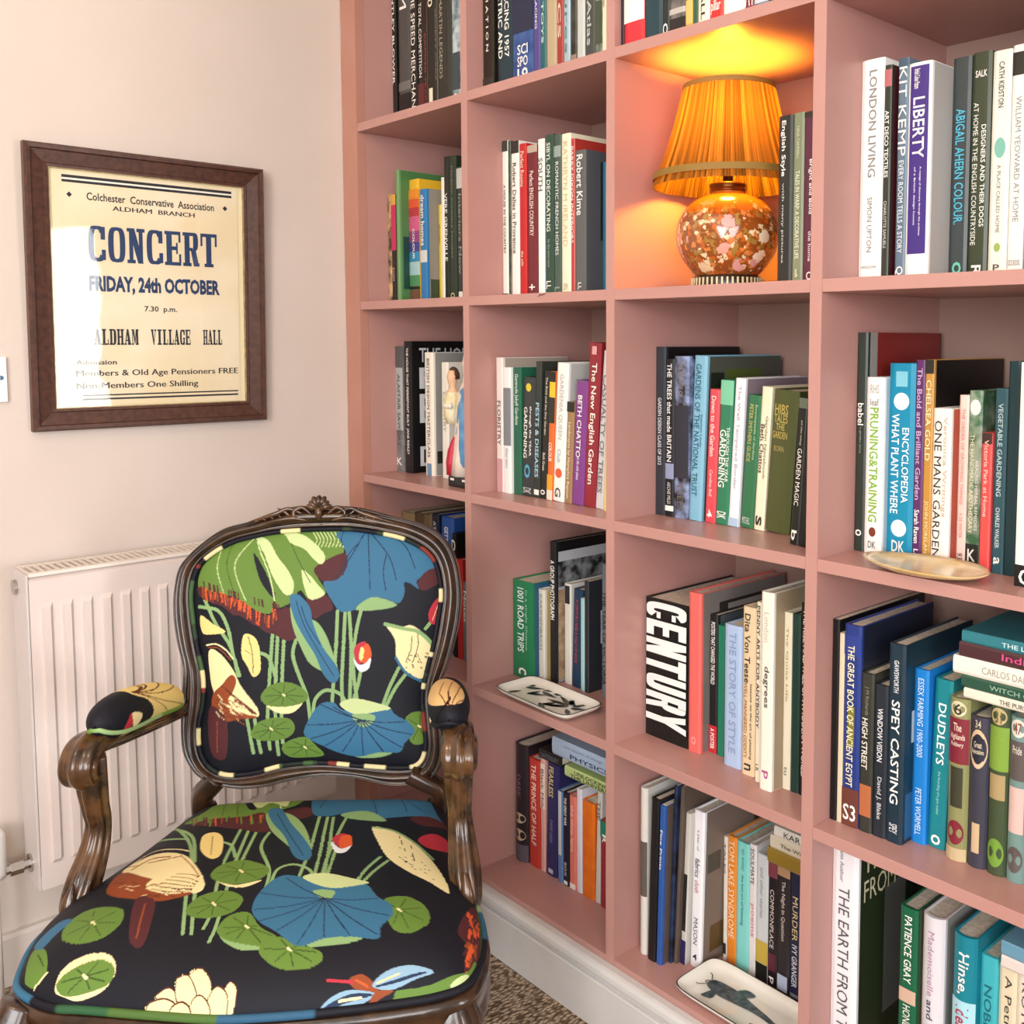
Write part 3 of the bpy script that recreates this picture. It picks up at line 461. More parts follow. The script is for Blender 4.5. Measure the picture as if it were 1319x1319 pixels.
('C2', 0.0539, -0.8153, 0.0171, 0.2809, 2.3, 0.213, 'e3d58e', None, 0, 'pale yellow spine mostly behind the second upright', []),
('C3', 0.0997, -0.902, 0.024, 0.2954, 0, 0.2, '2b323b', '0c0c0d', 0, 'tall blue black book with small white capitals', [('GARDEN DESIGN CLASS OF 2012', 'd6dade', 0.3, 0.7, 0.35)]),
('C3', 0.0998, -0.9266, 0.0198, 0.2746, 0, 0.209, '17191b', None, 0, 'black book lettered THE TREES THAT MADE BRITAIN', [('THE TREES that made BRITAIN', 'e9ebe8', 0.35, 0.97, 0.55), ('ARCHIE MILES', 'd2d4d0', 0.08, 0.22, 0.4)], [(0.24, 0.34, '8d98b8'), (0.035, 0.07, 'f4f1ea')]),
('C3', 0.0998, -0.9471, 0.0337, 0.2797, 0, 0.213, '1f1d1b', None, 0, 'black book with a frosty blue white photograph mid spine', [('TREES', '6f6a64', 0.05, 0.22, 0.4), ('THE BEAUTY OF', '8d8880', 0.75, 0.97, 0.3)], [(0.25, 0.7, '2b2f3a')], [], [], '8fa0c8'),
('C3', 0.1009, -0.9814, 0.0284, 0.2809, 2.4, 0.2, '7fb6cf', '4c5047', 0, 'light blue book lettered GARDENS OF THE NATIONAL TRUST', [('GARDENS OF THE NATIONAL TRUST', '2b5f7a', 0.15, 0.95, 0.42, 0.1), ('Stephen Lacey', '3b6f8a', 0.45, 0.65, 0.2, -0.25)], [], [(0.25, 0.72, 0.72, 0.92, '4d5c26'), (0.02, 0.22, 0.55, 0.9, '1a231a')]),
('C3', 0.1043, -1.0154, 0.0218, 0.2255, 2.3, 0.13, 'dd4a55', None, 0, 'coral red book lettered Down to the Garden', [('Down to the Garden', 'f6e0dc', 0.5, 0.95, 0.45), ('Caroline Bell', 'f3cfcb', 0.2, 0.4, 0.3), ('4', 'f4f1ea', 0.04, 0.1, 0.5)]),
('C3', 0.1049, -1.0378, 0.0274, 0.2413, 2.6, 0.13, '2c7a58', None, 0, 'green book with big white letters GARDENING and pale green top', [('GARDENING', 'f4f1ea', 0.26, 0.66, 0.5, 0.12), ('THROUGH THE YEAR', 'dfeee4', 0.3, 0.68, 0.24, -0.26), ('DK', 'f4f1ea', 0.04, 0.09, 0.7)], [(0.83, 1, '79c4a0')]),
('C3', 0.1049, -1.0658, 0.0203, 0.2454, 3.2, 0.17, 'eceaf0', '8a7a86', 0, 'white spine with faint lilac lettering', [('The Well Tempered Border', 'b3a9b8', 0.25, 0.95, 0.4)], [(0, 0.06, 'a9c4dc')], [], [], 'f4f2f6'),
('C3', 0.1106, -1.0866, 0.0267, 0.2185, 4.1, 0.13, '2f6e48', None, 0, 'mid green book with gold capitals', [('PETER SMITHERS GUIDE', 'c2b86a', 0.5, 0.93, 0.28, 0.15), ('Encyclopaedia of Gardens', 'a9c4a0', 0.52, 0.93, 0.22, -0.2), ('MITCHELL', 'd8e0d4', 0.03, 0.08, 0.6, 0, 1)]),
('C3', 0.11, -1.1157, 0.0202, 0.2332, 3.6, 0.14, 'efe6c8', None, 0, 'cream book with dark lettering left of the fat olive cloth one', [('Beth Chattos', '3c3a34', 0.4, 0.74, 0.42, 0.15), ('Garden Notebook', '8a8470', 0.36, 0.8, 0.24, -0.22), ('s', '2c2a26', 0.03, 0.1, 0.6)]),
('C3', 0.1106, -1.1381, 0.048, 0.228, 4.2, 0.14, '4b5228', None, 0, 'fat olive cloth book with gold lettering', [('HIBS', 'b9a95c', 0.83, 0.9, 0.55, 0.12, 1), ('TALES', 'b9a95c', 0.77, 0.83, 0.55, 0.12, 1), ('THE', 'b9a95c', 0.72, 0.765, 0.35, 0.12, 1), ('GARDEN', 'b9a95c', 0.66, 0.71, 0.6, 0.12, 1), ('BORN', 'a3955a', 0.57, 0.61, 0.4, 0.12, 1)]),
('C3', 0.056, -1.2281, 0.0158, 0.2221, 3.9, 0.169, '161812', None, 0, 'black book lettered GARDEN MAGIC leaning by the third upright', [('GARDEN MAGIC', 'f4f1ea', 0.27, 0.66, 0.5), ('and other writings', 'b9bcb0', 0.68, 0.85, 0.25), ('b', 'f4f1ea', 0.03, 0.1, 0.6)], [(0.93, 1, '5f6a5a')]),
('C3', 0.0522, -1.2473, 0.018, 0.2349, 3.2, 0.179, '0f1110', None, 0, 'plain black spine squeezed against the third upright', []),
('C4', 0.0898, -1.319, 0.0172, 0.3187, 0, 0.21, '2a342d', '4f201f', 0, 'blackish green book lettered babel with a red tulip cover', [('babel', 'f4f1ea', 0.58, 0.68, 0.55), ('a garden story', '9aa49a', 0.45, 0.57, 0.2), ('o', 'f4f1ea', 0.07, 0.1, 0.6)], [], [(0.02, 0.98, 0.55, 1.0, '7a1f1c'), (0.0, 0.12, 0.0, 1.0, '8b8a85')]),
('C4', 0.0894, -1.3367, 0.0284, 0.2548, 0, 0.17, 'f2f1ed', 'a9bcc4', 0, 'white book with lime green capitals PRUNING & TRAINING', [('PRUNING&TRAINING', '7fb23a', 0.18, 0.83, 0.5), ('RHS', 'b3b3ae', 0.91, 0.96, 0.5, 0, 1), ('leaf', '9a9a96', 0.84, 0.88, 0.5, 0, 1), ('DK', '6a6a68', 0.03, 0.07, 0.45, 0, 1)], [(0.095, 0.15, '7a3a2a', 0.4, 'o')]),
('C4', 0.1022, -1.3658, 0.041, 0.275, 0, 0.2, '1088ad', None, 0, 'turquoise blue fat book lettered WHAT PLANT WHERE ENCYCLOPEDIA', [('WHAT PLANT WHERE', 'eaf5f8', 0.22, 0.74, 0.3, 0.2), ('ENCYCLOPEDIA', 'eaf5f8', 0.28, 0.67, 0.26, -0.2), ('DK', 'f4f1ea', 0.02, 0.08, 0.5, 0, 1)], [(0.76, 0.85, 'd9eef3', 0.6, 'o'), (0.1, 0.19, 'd9eef3', 0.6, 'o'), (0.88, 0.96, '7cc4d8', 0.45)]),
('C4', 0.1019, -1.4074, 0.0139, 0.2803, 0, 0.18, '5a2a63', None, 0, 'purple slim book lettered The Bold and Brilliant Garden', [('The Bold and Brilliant Garden', 'c9a6c9', 0.3, 0.96, 0.55), ('Sarah Raven', 'f4f1ea', 0.08, 0.25, 0.55), ('LL', 'f4f1ea', 0.01, 0.05, 0.5)]),
('C4', 0.1016, -1.4219, 0.0131, 0.2811, 0, 0.21, 'bb8a3c', '0f0f10', 0, 'gold slim book lettered CHELSEA GOLD', [('CHELSEA GOLD', 'efdcae', 0.5, 0.9, 0.6), ('JOHN MORELAND', 'efdcae', 0.01, 0.3, 0.55)], [(0.93, 1, '26241f')]),
('C4', 0.1025, -1.4356, 0.0267, 0.2146, 0, 0.14, 'f0e9df', 'a8452f', 0, 'white book with black letters ONE MANS GARDEN', [('ONE MANS GARDEN', '2b2a28', 0.03, 0.92, 0.42, 0.18), ('Veronica Writings', 'c4b39f', 0.3, 0.95, 0.3, -0.2)], [(0, 0.5, 'b9503c', 0.0)]),
('C4', 0.1229, -1.4629, 0.0137, 0.233, 0, 0.14, 'efd0c4', None, 0, 'pale pink slim book with rose lettering', [('THE ORDER OF GROWING THINGS', 'cf8f86', 0.35, 0.92, 0.35), ('A DE WINTER', 'cf8f86', 0.15, 0.3, 0.35), ('93', '6a5a54', 0.02, 0.06, 0.6)]),
('C4', 0.1234, -1.4772, 0.0189, 0.2396, 0, 0.13, '3f6b4a', None, 0, 'photographic green spine with a white daisy near the top', [('THE HANDMADE APOTHECARY', 'efe9c9', 0.18, 0.75, 0.3, 0.15), ('HEALING HERBAL REMEDIES', 'f4f1ea', 0.2, 0.6, 0.22, -0.25), ('K', 'f4f1ea', 0.02, 0.09, 0.6, 0, 1)], [(0, 0.12, '232c26'), (0.86, 0.95, 'eceee4', 0.8, 'o')], [], [], 'aab8a4'),
('C4', 0.0917, -1.5127, 0.0141, 0.1862, 0, 0.12, 'dd4d4a', None, 0, 'short coral red spine with dark top band', [('Victoria Park at Home', 'f3bdb4', 0.4, 0.95, 0.4)], [(0.92, 1, '3a2522')]),
('C4', 0.0967, -1.5273, 0.0164, 0.2451, 0, 0.14, '2d5560', None, 0, 'dark teal book lettered VEGETABLE GARDENING', [('VEGETABLE GARDENING', 'b9ced0', 0.42, 0.92, 0.4), ('CHARLES WALKER', 'c9d8da', 0.14, 0.36, 0.35), ('a', 'f4f1ea', 0.05, 0.09, 0.5)]),
('C4', 0.0964, -1.5443, 0.015, 0.2808, 0, 0.2, '16363c', None, 0, 'dark petrol coloured tall spine behind the big white one', []),
('C4', 0.049, -1.5818, 0.0306, 0.2809, 0, 0.15, 'f2f0ec', None, 0, 'wide white book with a black foot and white loop', [('A History of South Africa', '2b2a28', 0.2, 0.75, 0.2, 0), ('C', 'f4f1ea', 0.01, 0.085, 0.6, 0, 1)], [(0, 0.1, '151515')]),
('D1', 0.09, -0.0724, 0.0524, 0.2961, 1.9, 0.224, '8d7a58', None, 0, 'faded tan spine behind the chair back in the corner bay', []),
('D1', 0.09, -0.1264, 0.0456, 0.3012, 1.7, 0.224, '54432c', None, 0, 'brown spine behind the chair back in the corner bay', []),
('D1', 0.0849, -0.1812, 0.0324, 0.3042, 0, 0.229, '6c5a3f', None, 0, 'dusty beige spine behind the armchair shoulder', []),
('D1', 0.0851, -0.2142, 0.028, 0.3084, 0, 0.229, '151c33', None, 0, 'navy black spine left of the blue one behind the chair', [('ATLAS', 'b9bcc4', 0.8, 0.95, 0.4)]),
('D1', 0.0862, -0.2428, 0.0473, 0.307, 1.5, 0.2, '1f4f9a', '1c4a8a', 0, 'bright blue book behind the armchair with white capitals', [('GETTY', 'f4f1ea', 0.8, 0.93, 0.3)]),
('D1', 0.0814, -0.2979, 0.0166, 0.2757, 0, 0.2, '101014', None, 0, 'black book between the blue one and the red one', [('D', 'f4f1ea', 0.86, 0.95, 0.8, 0, 1)]),
('D1', 0.0817, -0.3151, 0.0211, 0.2212, 0, 0.168, 'b3272c', None, 0, 'red short book behind the chair frame', []),
('D1', 0.0819, -0.3368, 0.0191, 0.1727, 0, 0.131, '6d7787', None, 0, 'grey blue short book by the first upright behind the chair', [('Notes', 'f4f1ea', 0.5, 0.9, 0.5)]),
('D2', 0.1009, -0.4885, 0.0649, 0.2039, 0, 0.17, '1c7a4f', '2c5573', 0, 'fat green book lettered 1001 ROAD TRIPS', [('1001 ROAD TRIPS', 'e6f0ea', 0.27, 0.93, 0.32, 0.08), ('in a single lifetime', '8fc4a8', 0.3, 0.92, 0.14, -0.2), ('c', 'f4f1ea', 0.04, 0.11, 0.4)], [], [(0.1, 0.9, 0.02, 0.6, '33291c')]),
('D2', 0.1159, -0.5541, 0.0202, 0.1921, 0, 0.12, 'd6d3c6', 'b39a68', 0, 'slim off white book with grey capitals on a patterned cover', [('KARSHENBACH', '8a8880', 0.35, 0.95, 0.4)]),
('D2', 0.1291, -0.5749, 0.0199, 0.2916, 0, 0.185, '191a1c', '9fa5ac', 0, 'tall black book lettered A GROUP PHOTOGRAPH', [('A GROUP PHOTOGRAPH', 'f4f1ea', 0.45, 0.87, 0.65)], [], [(0, 1, 0.93, 1.0, '121214'), (0.03, 0.98, 0.68, 0.86, '232426', '8a8d90'), (0.0, 0.9, 0.86, 0.93, 'b9bcc0'), (0.0, 0.5, 0.02, 0.66, '8b6a55', 'b09a78')]),
('D2', 0.1461, -0.6005, 0.0208, 0.2072, 0, 0.157, 'd9d7d0', None, 0, 'white slim book with a black figure at its top', [], [(0.8, 0.98, '2a2b2c', 0.7)]),
('D2', 0.1438, -0.6249, 0.0262, 0.2014, 2.2, 0.13, '1f3a55', None, 0, 'navy book with red lettering in the plate compartment', [('A CENTURY AND A HALF OF HOPE', 'b24a4a', 0.25, 0.9, 0.3)]),
('D2', 0.1382, -0.6589, 0.0106, 0.1882, 0, 0.13, 'a6cfcf', '33363f', 0, 'slim pale aqua spine beside a portrait cover', []),
('D2', 0.1384, -0.6701, 0.0128, 0.2244, 0, 0.16, '2c2f36', '2f3138', 0, 'dark book whose cover shows a woman in a white dress', [], [], [(0.2, 0.55, 0.42, 0.72, 'cfd0dc', 'a9aab8'), (0.25, 0.5, 0.7, 0.82, '22242a'), (0.3, 0.46, 0.82, 0.95, 'd8cfc8')]),
('D2', 0.1425, -0.7165, 0.0182, 0.2662, 0, 0.172, '6f7680', None, 0, 'grey blue book with black lettering beside the second upright', [('THE YEAR OF VICTORIA', '23262c', 0.1, 0.8, 0.6)]),
('D3', 0.0749, -0.9044, 0.1021, 0.2485, 0, 0.235, '101514', None, 0, 'very fat black book with huge white letters CENTURY', [('CENTURY', 'f4f3f0', 0.085, 0.99, 0.93)]),
('D3', 0.0752, -1.0071, 0.0277, 0.2758, 0, 0.23, 'e56a64', '77706c', 0, 'tall coral pink spine beside the fat black book', [('o', 'f0a09a', 0.05, 0.1, 0.4)], [], [(0.2, 0.75, 0.35, 0.92, '2b2623'), (0.3, 0.7, 0.8, 0.9, '8b8480')]),
('D3', 0.0963, -1.0354, 0.0177, 0.2383, 0, 0.2, '1b1c1e', '4a5058', 0, 'black and red book about posters with white capitals', [('POSTERS THAT CHANGED THE WORLD', 'f4f1ea', 0.5, 0.95, 0.5), ('A POSTER', 'f4f1ea', 0.03, 0.18, 0.5)], [(0, 0.2, 'c22b35')]),
('D3', 0.0952, -1.0547, 0.0141, 0.2237, 0, 0.14, '1f7a5f', None, 0, 'emerald green slim spine', []),
('D3', 0.0758, -1.0865, 0.0369, 0.2372, 0, 0.14, 'a9bfe0', None, 0, 'pale blue book with grey capitals', [('THE STORY OF STYLE', '8a9cc0', 0.1, 0.95, 0.4)]),
('D3', 0.0693, -1.1296, 0.0267, 0.2758, 0, 0.16, 'e0c9a4', None, 0, 'beige book with flowing black script and red capitals', [('Dita Von Teese', '2b2723', 0.55, 0.96, 0.42, 0.1), ('WELL-MANNERED ODDITY', '8a3a2a', 0.1, 0.55, 0.24, 0.2), ('lessons on the art of pleasing', '4a423a', 0.1, 0.55, 0.2, -0.2), ('n', '2b2723', 0.03, 0.07, 0.5)]),
('D3', 0.0607, -1.1639, 0.0088, 0.2904, 0, 0.14, 'ebe3cf', None, 0, 'slim cream book with handwritten black letters', [('PENNY ARTS FOR ANYBODY', '3a3834', 0.3, 0.98, 0.7), ('LR', '6a675f', 0.06, 0.1, 0.7)]),
('D3', 0.046, -1.1844, 0.0236, 0.3136, 0, 0.17, 'efeadb', 'a8977a', 0, 'chunky white paperback lettered degrees', [('degrees', '55534c', 0.42, 0.63, 0.5), ('London', 'c9c4b4', 0.75, 0.9, 0.4), ('p', 'b04a8a', 0.06, 0.1, 0.5)]),
('D3', 0.072, -1.2087, 0.0148, 0.281, 0, 0.15, 'ece6cf', None, 0, 'cream slim book left of the dark green spine', [('The Quiet Life', 'b0a04a', 0.5, 0.92, 0.3), ('tu', '8a8a80', 0.08, 0.13, 0.4)]),
('D3', 0.0721, -1.2241, 0.0154, 0.2814, 0, 0.15, '173a33', None, 0, 'dark bottle green spine near the third upright', []),
('D3', 0.0721, -1.2401, 0.0186, 0.3011, 0, 0.15, '141514', None, 0, 'black book with long white lettering at the third upright', [('THE RISE AND FALL OF A MODERN WORLD', 'f4f1ea', 0.1, 0.97, 0.4)]),
('D4', 0.0401, -1.319, 0.0115, 0.2981, 0, 0.24, '101113', None, 0, 'thin tall black spine against the third upright', []),
('D4', 0.0404, -1.3311, 0.0082, 0.28, 0, 0.2, 'd9cdb0', None, 0, 'thin cream spine beside the tall black one', []),
('D4', 0.0407, -1.3398, 0.0277, 0.2956, 0, 0.2, '23387f', '1f2433', 0, 'blue and brown book lettered THE GREAT BOOK OF ANCIENT EGYPT', [('THE GREAT BOOK OF ANCIENT EGYPT', 'f0e8c0', 0.2, 0.9, 0.4, 0.05), ('S3', 'f4f1ea', 0.03, 0.11, 0.75, 0, 1)], [(0, 0.19, '6b3a30'), (0.85, 0.95, '2a3f8c'), (0.4, 0.6, '7a7a2c', 0.4)]),
('D4', 0.0413, -1.3681, 0.0208, 0.2312, 0, 0.13, '33352f', None, 0, 'dark green black book with orange patch lettered HIGH STREET', [('HIGH STREET', 'e8e4d6', 0.4, 0.72, 0.45, 0.1), ('J M Richards', '8f8c7c', 0.74, 0.92, 0.35)], [(0.1, 0.3, 'b36a44', 0.9)]),
('D4', 0.0425, -1.3895, 0.0212, 0.2195, 0, 0.14, '222a33', None, 0, 'slate black book lettered WINDOW VISION', [('WINDOW VISION', 'dfe3e6', 0.5, 0.85, 0.4), ('David J. Blake', 'c9ced2', 0.12, 0.4, 0.4)]),
('D4', 0.043, -1.4112, 0.0253, 0.283, 0, 0.19, '18303f', '17323f', 0, 'navy book with bold white letters SPEY CASTING', [('SPEY CASTING', 'f4f1ea', 0.2, 0.72, 0.5), ('GAWSWORTH', 'e4e8ea', 0.76, 0.92, 0.3), ('SPEY', 'd4d8da', 0.05, 0.1, 0.5)], [], [(0.1, 0.42, 0.5, 0.66, 'b9bcb8'), (0.0, 0.6, 0.02, 0.25, '2c5a80')]),
('D4', 0.067, -1.4371, 0.0218, 0.2477, 0, 0.14, '1b7fd0', None, 0, 'bright sky blue book lettered in white capitals', [('ESSEX FARMING 1900-2000', 'dceefa', 0.5, 0.95, 0.4), ('PETER WORMELL', 'dceefa', 0.05, 0.32, 0.4)]),
('D4', 0.0726, -1.4595, 0.0256, 0.2396, 1.6, 0.14, '14808a', None, 0, 'teal book with pale spaced capitals left of the numbered classics', [('DUDLEYS', 'eef6f6', 0.5, 0.86, 0.45), ('the founding of a gun maker', '8fc9cc', 0.2, 0.46, 0.2), ('o', 'f4f1ea', 0.02, 0.08, 0.55)]),
('D4', 0.0653, -1.4919, 0.0289, 0.2239, 0, 0.14, '8a8a5c', None, 1, 'rounded classic spine with circled 6 and red panel', [('6', '3a342c', 0.9, 0.97, 0.4, 0, 1), ('The', 'e6cfc0', 0.8, 0.85, 0.4, 0, 1), ('Highlands', 'e6cfc0', 0.74, 0.785, 0.7, 0, 1), ('Robbery', 'e6cfc0', 0.7, 0.735, 0.6, 0, 1)], [(0.6, 0.88, '7d2433'), (0.89, 0.985, 'dcd0b0', 0.75, 'o'), (0.33, 0.58, '3a3a2c', 0.6), (0.1, 0.25, '7d2433', 0.8, 'o'), (0, 0.08, 'c4b08a')]),
('D4', 0.0666, -1.5214, 0.0268, 0.2055, 0, 0.14, '3a3a48', None, 1, 'rounded classic spine with a dark oval in cream frame', [('34', 'c4b9a0', 0.93, 0.98, 0.3, 0, 1), ('Great', 'd8ccb0', 0.8, 0.84, 0.4, 0, 1), ('Expectations', 'd8ccb0', 0.75, 0.79, 0.6, 0, 1)], [(0.66, 0.92, 'd4b896', 0.9, 'o'), (0.69, 0.89, '242636', 0.68, 'o'), (0.1, 0.3, 'c9b08c', 0.4), (0.0, 0.4, '453f42', 0)]),
('D4', 0.0665, -1.5488, 0.026, 0.2277, 0, 0.14, '3f4d34', None, 1, 'rounded classic spine in lime green with circled numeral', [('31', '6a5a3a', 0.9, 0.97, 0.35, 0, 1), ('Mansfield', '8ab04a', 0.8, 0.84, 0.6, 0, 1)], [(0.62, 0.88, '7d9f3c'), (0.89, 0.99, 'b9a878', 0.8, 'o'), (0.45, 0.6, 'a89468', 0.8), (0.05, 0.22, '6f9a3a', 0.85, 'o')]),
('D4', 0.067, -1.5754, 0.0243, 0.219, 0, 0.14, '6f8f8a', None, 1, 'rounded classic spine with grey panel and pink teal pattern', [('47', '8a4a3a', 0.9, 0.97, 0.4, 0, 1), ('Pride', 'd4ccc0', 0.78, 0.83, 0.5, 0, 1)], [(0.62, 0.86, '5a5250'), (0.88, 0.99, 'dcd6c8', 0.8, 'o'), (0.3, 0.58, 'd9b8b0', 0.8), (0.06, 0.22, '5a5250', 0.85, 'o')]),
('D4', 0.0677, -1.6003, 0.023, 0.2167, 0, 0.14, 'b0653c', None, 1, 'rusty orange rounded spine half out of frame at right', []),
('E2', 0.1009, -0.4963, 0.0408, 0.2502, 0, 0.14, '231a20', None, 1, 'dark plum rounded spine with cream shell shapes', [('DARK', '6a4a5a', 0.55, 0.75, 0.3)], [(0.18, 0.28, 'b9a58a', 0.8, 'o'), (0.33, 0.42, 'b9a58a', 0.8, 'o'), (0, 0.15, '55505a')]),
('E2', 0.102, -0.5377, 0.037, 0.2296, 0, 0.13, 'b93a30', None, 0, 'red paperback with slanted cream capitals', [('THE PRINCE OF HALF', 'f0d8c8', 0.2, 0.95, 0.4)]),
('E2', 0.1025, -0.5753, 0.014, 0.2402, 0, 0.13, 'd8a49a', None, 0, 'slim pink and cream paperback', [('Black Milk', '3a2a2a', 0.55, 0.9, 0.6)], [(0.55, 0.95, 'e3d6c8')]),
('E2', 0.103, -0.5899, 0.0356, 0.2371, 1.9, 0.15, '2c2a5a', None, 0, 'deep indigo book lettered FEARLESS', [('FEARLESS', 'd8c890', 0.7, 0.97, 0.4, 0.1), ('DAVID LEIGH', '8a88b0', 0.3, 0.5, 0.22)], [(0.02, 0.06, 'b9b8c4', 0.4)]),
('E2', 0.1001, -0.632, 0.0153, 0.1894, 0, 0.13, '5b7aa8', None, 0, 'slim blue spine with pale top left of a navy one', [], [(0.3, 1, 'c4c9cc', 0.6)]),
('E2', 0.1002, -0.6479, 0.0182, 0.1916, 0, 0.13, '15192c', None, 0, 'slim navy black spine with white capitals', [('THE GREAT WAR', 'f4f1ea', 0.65, 0.95, 0.4), ('BOX', 'b9bcc4', 0.1, 0.25, 0.4)], [(0.01, 0.05, 'f4f1ea', 0.6)]),
('E2', 0.1011, -0.6668, 0.0202, 0.1916, 0, 0.13, 'd9796a', None, 0, 'salmon pink slim paperback', [('the slow lane', 'f0c8bc', 0.4, 0.9, 0.4)], [(0, 0.06, 'efe6e0', 0.8)]),
('E2', 0.102, -0.6875, 0.015, 0.2117, 0, 0.14, 'd6d6e4', None, 0, 'pale lilac white slim spine', []),
('E2', 0.1026, -0.7032, 0.0367, 0.1937, 0, 0.12, 'e0731c', None, 0, 'bright orange plain paperback', [], [], [], [], 'd0651a'),
('E2', 0.1032, -0.7405, 0.0132, 0.2233, 1.7, 0.13, 'c9c6c0', None, 0, 'slim grey white spine lettered THE', [('THE', '6a6a68', 0.75, 0.92, 0.6)]),
('E2', 0.0996, -0.7592, 0.0251, 0.1729, 0, 0.12, '8f2a36', None, 0, 'red and green spine by the second upright', [('R', 'f4f1ea', 0.75, 0.85, 0.4)], [(0.8, 1, '1f7a62')]),
('E3', 0.0524, -0.9162, 0.0166, 0.3056, 0, 0.2, 'd3d0c8', None, 1, 'tall cream white spine with a grey photograph', [], [(0.35, 0.68, '5a564e')]),
('E3', 0.0464, -0.9395, 0.0187, 0.2974, 1.7, 0.2, '16171a', None, 0, 'tall black spine between cream and blue ones', []),
('E3', 0.0473, -0.9602, 0.012, 0.2902, 1.6, 0.22, '2b57a0', '5b4e48', 0, 'royal blue thin spine with tiny white lettering', [('Fine Prints', 'f4f1ea', 0.6, 0.85, 0.4)]),
('E3', 0.0647, -0.9728, 0.007, 0.3249, 2.2, 0.21, '171a24', None, 0, 'navy black thin tall spine', [], [], [], [], '2b3a5c'),
('E3', 0.071, -0.9804, 0.007, 0.3248, 2.6, 0.21, '5f5148', None, 0, 'thin taupe brown tall spine', []),
('E3', 0.0787, -0.989, 0.011, 0.2777, 2.4, 0.2, 'c9c6be', None, 0, 'white spine with indigo foot and black photograph', [], [(0, 0.16, '2a2358'), (0.22, 0.6, '24221f', 0.7)]),
('E3', 0.0872, -1.0044, 0.0238, 0.2849, 1.6, 0.227, 'eeedf2', '7a6a61', 0, 'white spine with handwriting and a taupe patterned cover', [('a year of', '9a9aa0', 0.75, 0.88, 0.3), ('fabrics', '55555c', 0.58, 0.7, 0.45), ('cloth', 'c07a8a', 0.48, 0.56, 0.4), ('MASON', '4a4a50', 0.15, 0.32, 0.4), ('4', '2c2c30', 0.05, 0.09, 0.4, 0, 1)], [], [(0.1, 0.3, 0.08, 0.25, '5a4526'), (0.05, 0.2, 0.6, 0.72, '4a463f'), (0.3, 0.5, 0.35, 0.7, '8c7268'), (0.6, 0.8, 0.75, 0.85, '3a3530')]),
('E3', 0.1404, -1.0342, 0.007, 0.2258, 0, 0.12, 'ddd6ca', None, 0, 'slim white spine with black foot left of the orange book', [('TALES', '6a665f', 0.7, 0.95, 0.5)], [(0.05, 0.14, '2a2826')]),
('E3', 0.1426, -1.0418, 0.0198, 0.23, 0, 0.13, 'e0862c', None, 0, 'orange paperback with cream capitals on the bottom shelf', [('TOM LAKE SYNDROME', 'f6e0bc', 0.2, 0.97, 0.6)]),
('E3', 0.142, -1.0623, 0.0282, 0.2288, 0, 0.13, '7fcfc9', None, 0, 'aqua paperback with small dark lettering', [('the lost art of listening', '3f7f80', 0.35, 0.75, 0.25), ('an essay', '5f9f9c', 0.78, 0.95, 0.25)]),
('E3', 0.141, -1.0911, 0.015, 0.2337, 0, 0.13, 'ddd8d8', None, 0, 'white and pink slim book lettered SOULMATE', [('SOULMATE', '2c2a2c', 0.7, 0.97, 0.5), ('poems', 'd08a9a', 0.3, 0.55, 0.5)]),
('E3', 0.1414, -1.1067, 0.0251, 0.2236, 0, 0.13, 'c9cdd0', None, 0, 'white paperback fading to yellow and black at its foot', [('and other stories', '9aa0a8', 0.5, 0.9, 0.3)], [(0.14, 0.32, 'c0a542'), (0, 0.14, '1b1a18')]),
('E3', 0.1405, -1.1324, 0.0195, 0.2291, 0, 0.12, '1d161a', None, 0, 'black paperback with pink top and white capitals COMMONPLACE', [('COMMONPLACE', 'e0d6d0', 0.3, 0.75, 0.4), ('p', 'f4f1ea', 0.03, 0.08, 0.5)], [(0.84, 1, '7a3a44'), (0.12, 0.26, '5a2030', 0.8)]),
('E3', 0.1397, -1.1525, 0.0256, 0.2307, 0, 0.12, '2c2528', None, 0, 'black paperback lettered The Night in Question', [('The Night in Question', 'd4c8c0', 0.4, 0.85, 0.35)], [(0.88, 1, 'b08a6a'), (0.02, 0.14, 'b9c4dc', 0.8)]),
('E3', 0.1395, -1.1787, 0.023, 0.2291, 0, 0.12, '20243f', None, 0, 'navy paperback with gold capitals MURDER', [('MURDER', 'd8c48a', 0.45, 0.78, 0.45), ('IVY GRANGER', 'd0d2d8', 0.1, 0.42, 0.45)], [(0.02, 0.05, '8a8e9c', 0.7)]),
('E4', 0.0524, -1.319, 0.0444, 0.3632, 0, 0.24, 'edecf0', '27321f', 0, 'large white book lettered THE EARTH FROM THE AIR', [('THE EARTH FROM THE AIR', '55555c', 0.0, 0.8, 0.42), ('Yann Author', '8a8a90', 0.82, 0.97, 0.15, 0.1)], [], [(0.3, 0.6, 0.2, 0.75, '5a5c58'), (0.6, 0.8, 0.35, 0.6, '7a5a2c'), (0.55, 0.7, 0.5, 0.95, '0f2415')], [('THE', 'cfcaa8', 0.86, 0.95, 0.05, 0.36), ('FROM', 'cfcaa8', 0.74, 0.83, 0.06, 0.42)]),
('E4', 0.06, -1.4283, 0.0272, 0.2976, 0, 0.17, '166042', '5f5a44', 0, 'green book lettered HONEY FROM A WEED', [('PATIENCE GRAY', 'f4f1ea', 0.63, 0.96, 0.42), ('HONEY FROM A WEED', 'f4f1ea', 0.12, 0.52, 0.42)], [(0.53, 0.6, 'cfae9a', 0.95)]),
('E4', 0.065, -1.4611, 0.0331, 0.2994, 0, 0.17, 'd9d6dc', '8f8d88', 1, 'wide off white book with a pale script title', [('Mademoiselle', 'b08aa8', 0.62, 0.93, 0.28), ('and friends', '4a4a58', 0.3, 0.6, 0.28)]),
